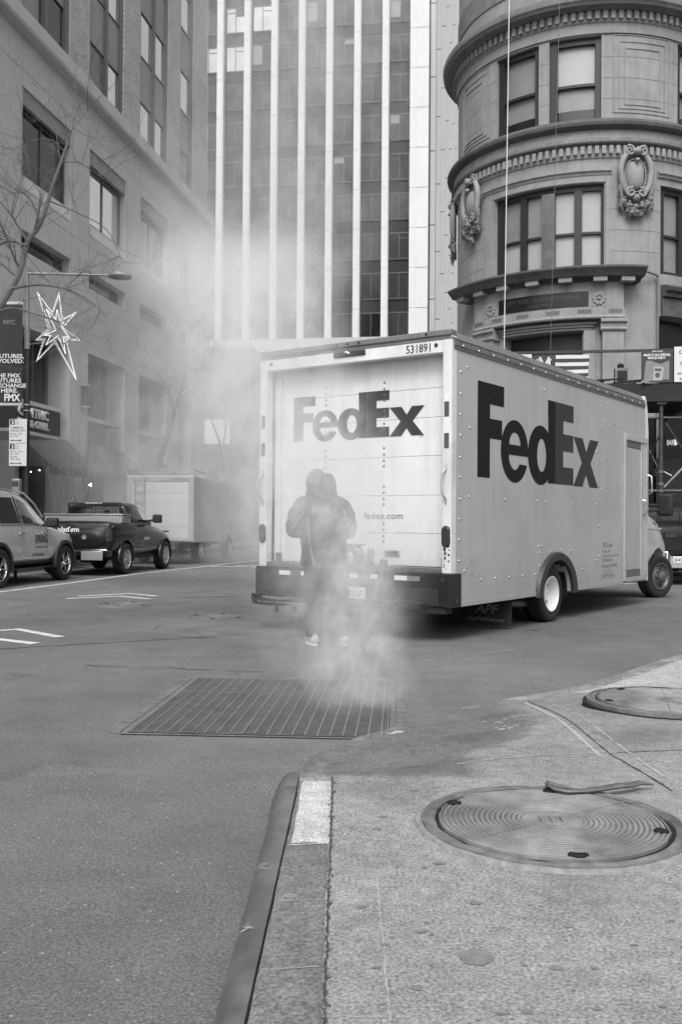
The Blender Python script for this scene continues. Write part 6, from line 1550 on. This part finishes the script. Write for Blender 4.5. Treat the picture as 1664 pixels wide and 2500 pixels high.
# local: x along the street front, y back towards the building
mb = MB(); mb.box(.6, 9.5, 0, .10, 4.08, 4.50); mb.box(.6, 9.5, .101, 4.2, 4.28, 4.36); mb.build('deck', M_wood, SH, smooth=0)
mb = MB()
for k in range(10): mb.box(.8 + .95*k, .9 + .95*k, .105, 4.2, 4.06, 4.275)
mb.build('joist', M_wood, SH, smooth=0)
mb = MB(); mb.box(.6, 9.5, -.01, .05, 5.235, 5.295); mb.build('top_rail', M_dark, SH, smooth=0)
for x in (4.45, 4.83, 8.2, 2.0):
    MB().cyl((x, .12 if x != 4.45 else .9, 0), (x, .12 if x != 4.45 else .9, 4.07), .048, 12).build('post', M_pipe, SH)
    MB().box(x - .1, x + .1, .02 if x != 4.45 else .8, .22 if x != 4.45 else 1., 4.02, 4.058).build('head_plate', M_dark, SH)
mb = MB(); mb.cyl((4.3, .12, 2.02), (9.5, .12, 2.02), .036, 10); mb.cyl((4.4, .18, 3.72), (9.5, .18, 3.72), .03, 10); mb.cyl((4.45, .9, 3.72), (4.83, .12, 3.72), .025, 8); mb.cyl((4.3, .12, 1.16), (9.5, .12, 1.16), .04, 10); mb.build('ledger_pipe', M_pipe, SH)
mb = MB(); mb.cyl((4.9, .14, 2.1), (6.3, .14, 3.6), .03, 8); mb.build('brace', M_steel, SH)
mb = MB(); mb.cyl((4.95, .2, 3.6), (6.6, .2, .9), .022, 8); mb.cyl((4.5, .86, 3.4), (4.85, .2, 2.4), .022, 8); mb.cyl((4.85, .2, 1.95), (6.2, .2, .5), .022, 8); mb.cyl((4.45, .86, 2.3), (4.8, .2, 3.3), .018, 8); mb.build('brace', M_pipe, SH)
mb = MB()
for z in (2.02, 2.18, 2.46): mb.lathe([(.05, z - .03), (.07, z - .03), (.07, z + .03), (.05, z + .03)], 12, mtx=Matrix.Translation((4.83, .12, 0)))
mb.cyl((4.88, .05, 2.46), (5.05, .0, 2.36), .022, 8); mb.build('clamp', M_steel, SH)
for a, b in ((.7, 1.0), (4.4, 4.46), (7.0, 7.06)): MB().box(a, a + .06, .06, .12, 4.5, 5.235).build('parapet_post', M_dark, SH, smooth=0)
# the dark flared upright and clutter on the deck
up = thing('flared_post', 'dark upright with a flared top standing on the scaffold deck beside the flag', 'post', tuple(Matrix.Translation(SO) @ Matrix.Rotation(ROTS, 4, 'Z') @ Vector((2.78, .25, 4.5))), ROTS)
MB().prism([(-.09, 0), (.09, 0), (.10, .55), (.24, .72), (-.24, .72), (-.12, .55)], lambda u, w, d: (u, d, w), -.06, .06).build('upright', M_dark, up, smooth=0, bevel=.008)
MB().tube([(.14, -.05, .5), (.2, -.06, .45), (.19, -.06, .2), (.1, -.06, .1)], .014, 6).build('cable', M_black, up)
lb2 = thing('work_lamp', 'small dark lamp box standing on the scaffold deck left of the posters', 'lamp', tuple(Matrix.Translation(SO) @ Matrix.Rotation(ROTS, 4, 'Z') @ Vector((3.95, .3, 4.5))), ROTS)
MB().box(-.14, .16, 0, .2, .03, .42).build('case', M_steel, lb2, bevel=.01); MB().box(-.08, .14, -.01, -.001, .08, .35).build('opening', M_black, lb2); MB().ball((0, .08, .47), .08, .08, .07).build('lamp', M_black, lb2)
rng = random.Random(17); mb = MB()
for i in range(14):
    x = rng.uniform(2.6, 4.3); y = rng.uniform(.1, .5); z = 4.5 + .028*(i % 4) + .014; a = rng.uniform(-.4, .4)
    mb.bar((x - .35*math.cos(a), y - .2*math.sin(a), z), (x + .35*math.cos(a), y + .2*math.sin(a), z + rng.uniform(0, .06)), .07, .025)
o = tag(mb.build('loose_planks', M_wood, None, smooth=0), 'jumble of dark offcuts and planks lying on the scaffold deck', 'timber', kind='stuff'); o.location = SO; o.rotation_euler = (0, 0, ROTS)
def sign(name, label, x0, x1, z0, z1, m, y=-.03, cat='sign'):
    t = thing(name, label, cat, tuple(Matrix.Translation(SO) @ Matrix.Rotation(ROTS, 4, 'Z') @ Vector((x0, y, z0))), ROTS)
    MB().box(0, x1 - x0, 0, .012, 0, z1 - z0).build('face', m, t, smooth=0); return t
def T2(t, b, x, z, s, w, m=M_inkdark, bold=.03, al='LEFT'): return text(b, m, t, frame((x, -.004, z), (1, 0, 0), (0, 0, 1)), s, w, bold, al)
M_paper = mat('poster_white', .62, .6, .06, 3)
s1 = sign('notice_board', 'white NYC board on the scaffold rail, half hidden behind the truck roof', .9, 1.88, 4.72, 5.22, M_paper)
T2(s1, 'NYC', .56, .18, .17, .34)
# flag of stripes with a dark corner and interlocking letters
fg = thing('striped_flag', 'striped flag with white interlocked letters on its dark corner, tied to the scaffold rail', 'flag', tuple(Matrix.Translation(SO) @ Matrix.Rotation(ROTS, 4, 'Z') @ Vector((1.9, -.04, 4.3))), ROTS)
M_fw = mat('flag_white', .62, .8, .06, 6); M_fd = mat('flag_dark', .05, .8, .2, 6)
def wave(x, z): return .018*math.sin(x*9 + z*4)
for k in range(10):
    z1 = .89 - .085*k; a0 = .52 if k < 7 else 0
    MB().grid(lambda u, w: (a0 + (1.28 - a0)*u + .01*math.sin(z1*9), wave(a0 + (1.28 - a0)*u, z1), z1 - .085*w - .02*math.sin(u*3)*(.3 + .1*k)), 14, 2).build('stripe', M_fw if k % 2 == 0 else M_fd, fg, norm=False)
MB().grid(lambda u, w: (.52*u, wave(.52*u, .8) - .002, .89 - .595*w), 8, 6).build('canton', M_fd, fg, norm=False)
mb = MB(); D = lambda a, b, w=.055: mb.bar((a[0], -.03, a[1]), (b[0], -.03, b[1]), w, .01, up=(0, 1, 0))
D((.14, .36), (.14, .78)); D((.14, .76), (.38, .38)); D((.38, .36), (.38, .78)); D((.09, .78), (.20, .78), .03); D((.33, .78), (.43, .78), .03); D((.09, .37), (.19, .37), .03)
D((.16, .84), (.27, .62), .05); D((.38, .84), (.27, .62), .05); D((.27, .63), (.27, .31), .05); D((.20, .31), (.34, .31), .03); mb.build('lettering', M_fw, fg)
s2 = sign('beer_poster', 'dark beer poster make it an official watch party on the scaffold rail', 4.36, 5.06, 4.52, 5.27, M_dark)
T2(s2, 'BUD LIGHT', .24, .70, .03, .24, M_inkwhite); T2(s2, 'MAKE IT AN OFFICIAL', .05, .605, .055, .60, M_inkwhite, .04); T2(s2, 'WATCH PARTY', .14, .535, .055, .40, M_inkwhite, .04)
for q in ((.02, .68, .69, .694), (.02, .68, .02, .024)): MB().box(q[0], q[1], -.003, -.001, q[2], q[3]).build('border', M_inkgrey, s2, smooth=0)
mb = MB().prism([(.06, .06), (.62, .06), (.62, .5), (.44, .42), (.3, .46), (.22, .5), (.1, .5)], lambda u, w, d: (u, d, w), -.003, -.001); mb.build('picture', M_inkgrey, s2, smooth=0)
MB().prism([(.25, .04), (.46, .04), (.50, .33), (.44, .36), (.28, .37)], lambda u, w, d: (u, d, w), -.006, -.0035).build('packet', mat('poster_grey', .35, .6), s2, smooth=0); MB().prism([(.36 + .055*math.cos(t*.3927), .16 + .06*math.sin(t*.3927)) for t in range(16)], lambda u, w, d: (u, d, w), -.009, -.0065).build('emblem', M_inkmid, s2, smooth=0)
MB().prism([(.30, .26), (.44, .25), (.45, .31), (.30, .32)], lambda u, w, d: (u, d, w), -.009, -.0065).build('emblem', M_inkmid, s2, smooth=0)
MB().prism([(-.06, -.02), (.10, .08), (.22, .35), (.24, .03), (.1, -.01)], lambda u, w, d: (u, d + .02*w, w), -.05, -.044).build('peeling_corner', M_inkgrey, s2, smooth=0)
s3 = sign('bar_poster', 'white bar and lounge happy hour poster at the right end of the scaffold rail', 5.09, 5.95, 4.52, 5.33, M_paper)
for b, z, s, w in (('ONE HOUSE', .765, .022, .16), ('CONTINENTAL', .645, .085, .66), ('BAR & LOUNGE', .575, .065, .50), ('IS OPEN', .485, .085, .36), ('COME JOIN US', .40, .07, .62), ('HAPPY HOUR', .33, .07, .54), ('11AM - 7PM', .235, .08, .50), ('MONDAY THROUGH FRIDAY', .175, .04, .72), ('HOST YOUR', .095, .06, .52), ('HAPPY HOUR', .035, .06, .62)):
    T2(s3, b, .43 - w/2, z, s, w)
# shop signs in the dark below
nb = MB(); bs = thing('bar_sign', 'small lit BAR sign with a beer mug in the dark shop window', 'sign', tuple(at(1626, 1087, 25.2)), ROTS)
text('BAR', M_star, bs, frame((0, 0, 0), (1, 0, 0), (0, 0, 1)), .15, .17, .0)
mb = MB().box(.185, .25, -.005, .005, 0, .12); mb.ball((.215, 0, .13), .04, .01, .03, 8, 6); mb.tube([(.25, 0, .10), (.285, 0, .08), (.275, 0, .04), (.25, 0, .025)], .008, 6); mb.build('mug', M_star, bs)
MB().bar((.0, 0, -.05), (.26, 0, -.05), .008).bar((.0, 0, .21), (.2, 0, .21), .006).build('tube', M_inkgrey, bs)
rs = thing('retail_sign', 'dark retail letting sign with grey letters behind the scaffold pipes', 'sign', tuple(at(1606, 1215, 24.3)), ROTS)
MB().box(-.05, 1.4, .01, .03, -.15, 1.0).build('board', M_dark, rs, smooth=0)
M_ink3 = mat('faint_ink', .10, .6); text('RETAIL/RESTAURANT', M_ink3, rs, frame((-.12, 0, .55), (1, 0, 0), (0, 0, 1)), .19, 2.2, .02); text('AVAILABLE', M_ink3, rs, frame((.2, 0, .36), (1, 0, 0), (0, 0, 1)), .08, .5); text('212.73', M_ink3, rs, frame((.02, 0, .08), (1, 0, 0), (0, 0, 1)), .17, .75, .02)
o = MB().box(-2, 16, 0, 5, -.02, .13).build('pavement', M_conc2, bevel=.02); o.location = (3.1, 21.75, 0); o.rotation_euler = (0, 0, ROTS); tag(o, kind='structure')
# storefront back wall so the space below the shed reads dark
# ------------------------------------------------------------------ steam
def fcurve(nt, x, pts, xr, yr):
    """piecewise curve of x through pts, as a node"""
    a = ramp(nt, x, xr[0], xr[1], 0, 1); n = N(nt, 'ShaderNodeFloatCurve'); c = n.mapping.curves[0]
    P = [((px - xr[0])/(xr[1] - xr[0]), (py - yr[0])/(yr[1] - yr[0])) for px, py in pts]
    c.points[0].location = P[0]; c.points[1].location = P[-1]
    for p in P[1:-1]: c.points.new(*p)
    n.mapping.update(); L(nt, a, n.inputs['Value'])
    return ramp(nt, n.outputs[0], 0, 1, yr[0], yr[1])
def steam_mat(name, rows, dens, nscale, thr, grey=.9, stretch=(1, 1, .75), wob=.35, aniso=.2):
    """rows: z, x, y, radius, strength along the plume axis"""
    m = bpy.data.materials.new(name); nt, out = nodes(m)
    gp = N(nt, 'ShaderNodeNewGeometry'); tc = N(nt, 'ShaderNodeTexCoord'); P = tc.outputs['Object']
    sp = N(nt, 'ShaderNodeSeparateXYZ'); L(nt, P, sp.inputs[0]); z = sp.outputs['Z']
    zr = (rows[0][0], rows[-1][0])
    def cv(i):
        v = [r[i] for r in rows]; lo, hi = min(v) - .01, max(v) + .01
        return fcurve(nt, z, [(r[0], r[i]) for r in rows], zr, (lo, hi))
    cx, cy, rr, st = cv(1), cv(2), cv(3), cv(4)
    mp = N(nt, 'ShaderNodeMapping'); mp.inputs['Scale'].default_value = stretch; L(nt, P, mp.inputs['Vector'])
    n1 = noise(nt, mp.outputs[0], nscale, 4, .6, 1.2); n2 = noise(nt, mp.outputs[0], nscale*3.1, 4, .65, 1.5); n0 = noise(nt, mp.outputs[0], nscale*.33, 2, .5, .3)
    dx = mathn(nt, 'DIVIDE', mathn(nt, 'SUBTRACT', sp.outputs['X'], cx), rr); dy = mathn(nt, 'DIVIDE', mathn(nt, 'SUBTRACT', sp.outputs['Y'], cy), rr)
    d = mathn(nt, 'SQRT', mathn(nt, 'ADD', mathn(nt, 'MULTIPLY', dx, dx), mathn(nt, 'MULTIPLY', dy, dy)))
    d = mathn(nt, 'ADD', d, mathn(nt, 'MULTIPLY', mathn(nt, 'SUBTRACT', .5, n0), wob*2))
    fall = N(nt, 'ShaderNodeMapRange'); fall.interpolation_type = 'SMOOTHSTEP'; fall.inputs['From Min'].default_value = .98; fall.inputs['From Max'].default_value = .15; L(nt, d, fall.inputs['Value'])
    q = mathn(nt, 'MULTIPLY', ramp(nt, n1, thr, thr + .28, 0, 1), fall.outputs[0]); q = mathn(nt, 'MULTIPLY', q, ramp(nt, n2, .35, .63, .12, 1.7))
    q = mathn(nt, 'MULTIPLY', q, st); q = mathn(nt, 'MULTIPLY', q, dens)
    vs = N(nt, 'ShaderNodeVolumeScatter'); vs.inputs['Color'].default_value = g(grey); vs.inputs['Anisotropy'].default_value = aniso
    L(nt, q, vs.inputs['Density']); L(nt, vs.outputs[0], out.inputs['Volume'])
    return m
def tube_domain(name, rows, m, grow=1.0, seg=20, steps=40):
    z0, z1 = rows[0][0], rows[-1][0]
    def ev(z, i):
        for a, b in zip(rows, rows[1:]):
            if a[0] <= z <= b[0]: t = (z - a[0])/(b[0] - a[0]); return a[i] + (b[i] - a[i])*t
        return rows[-1][i]
    mb = MB(); vs = []
    for i in range(steps + 1):
        z = z0 + (z1 - z0)*i/steps; r = ev(z, 3)*grow
        vs += [(ev(z, 1) + r*math.cos(2*PI*k/seg), ev(z, 2) + r*math.sin(2*PI*k/seg), z) for k in range(seg)]
    fs = [(i*seg + k, i*seg + (k + 1) % seg, (i + 1)*seg + (k + 1) % seg, (i + 1)*seg + k) for i in range(steps) for k in range(seg)]
    fs += [tuple(range(seg))[::-1], tuple(steps*seg + k for k in range(seg))]
    mb.add(vs, fs); return mb.build(name, m, smooth=60)
ROWS1 = [(.022, .0, 6.5, .72, .10), (.35, .0, 6.85, .80, .20), (.8, -.08, 7.5, .92, .28), (1.3, -.26, 8.15, 1.04, .34), (2.0, -.48, 8.75, 1.15, .34), (2.7, -.75, 9.2, 1.25, .32), (3.3, -.95, 9.8, 1.35, .28), (4.2, -1.25, 11.5, 1.75, .15), (5.6, -1.7, 15.5, 2.3, .05), (8.0, -2.2, 20.5, 2.8, .0)]
o = tube_domain('steam_plume', ROWS1, steam_mat('steam', ROWS1, 6.0, 1.8, .36, .74, aniso=0.), 1.12)
tag(o, 'broad thin veil of steam drifting over the courier and the left rear of the truck', 'steam', kind='stuff')
ROWS0 = [(.022, .10, 6.40, .50, .55), (.35, .14, 6.85, .42, .95), (.8, .17, 7.4, .40, .78), (1.2, .10, 7.9, .44, .48), (1.7, -.06, 8.4, .54, .25), (2.3, -.35, 8.9, .70, .0)]
o = tube_domain('steam_column', ROWS0, steam_mat('steam_dense', ROWS0, 5.0, 2.8, .36, .68, wob=.42, aniso=0.), 1.18, steps=24)
tag(o, 'denser column of steam rising straight from the right half of the street grate', 'steam', kind='stuff')
ROWS2 = [(.03, -4.6, 30.5, 5.4, 1.2), (2.5, -4.6, 30.8, 6.0, 1.2), (5, -4.5, 31.8, 6.3, 1.05), (8, -4.2, 33, 6.4, .52), (12, -3.6, 35, 6.8, .42), (16, -2.6, 37, 7.2, .34), (22, -1.9, 39, 7.4, .24), (32, -1.2, 43, 7.5, .10)]
o = tube_domain('steam_haze', ROWS2, steam_mat('haze', ROWS2, .52, .36, .36, .72, stretch=(1, 1, .7), wob=.36, aniso=0.), 1.15)
tag(o, 'thin drifting steam haze filling the left street and rising before the tower', 'haze', kind='stuff')

# ------------------------------------------------------------------ daylight
w = bpy.data.worlds.new('World'); SC.world = w; w.use_nodes = True; nt = w.node_tree; nt.nodes.clear()
SUN_EL, SUN_AZ = rad(50), rad(190)      # azimuth from +Y, clockwise: behind the camera, to the left
sky = N(nt, 'ShaderNodeTexSky'); sky.sky_type = 'NISHITA'; sky.sun_disc = False; sky.sun_elevation = SUN_EL; sky.sun_rotation = SUN_AZ
sky.air_density = 1.0; sky.dust_density = 3.0
bw = N(nt, 'ShaderNodeRGBToBW'); bg = N(nt, 'ShaderNodeBackground'); bg.inputs['Strength'].default_value = .34; wo = N(nt, 'ShaderNodeOutputWorld')
# overcast: grey, and about four times brighter overhead than at the horizon
tcw = N(nt, 'ShaderNodeTexCoord'); sxw = N(nt, 'ShaderNodeSeparateXYZ'); L(nt, tcw.outputs['Generated'], sxw.inputs[0])
L(nt, sky.outputs[0], bw.inputs[0]); ov = mathn(nt, 'MULTIPLY', bw.outputs[0], ramp(nt, sxw.outputs['Z'], 0, 1, .30, 1.25)); L(nt, ov, bg.inputs['Color']); L(nt, bg.outputs[0], wo.inputs['Surface'])
sl = bpy.data.lights.new('sun', 'SUN'); sl.energy = 1.2; sl.angle = rad(25); sl.color = (1, 1, 1)
so_ = bpy.data.objects.new('sun', sl); COL.objects.link(so_)
sd_ = Vector((math.sin(SUN_AZ)*math.cos(SUN_EL), math.cos(SUN_AZ)*math.cos(SUN_EL), math.sin(SUN_EL)))
so_.rotation_euler = sd_.to_track_quat('Z', 'Y').to_euler()
SC.view_settings.view_transform = 'Standard'; SC.view_settings.look = 'None'; SC.view_settings.exposure = 0; SC.view_settings.gamma = 1
c = SC.cycles
c.max_bounces = 6; c.diffuse_bounces = 3; c.glossy_bounces = 3; c.transmission_bounces = 2; c.volume_bounces = 2; c.transparent_max_bounces = 6
c.volume_step_rate = 2.0; c.volume_max_steps = 96; c.sample_clamp_indirect = 4; c.caustics_reflective = False; c.caustics_refractive = False
c.use_denoising = True; c.denoiser = 'OPENIMAGEDENOISE'; c.use_adaptive_sampling = True; c.adaptive_threshold = .02
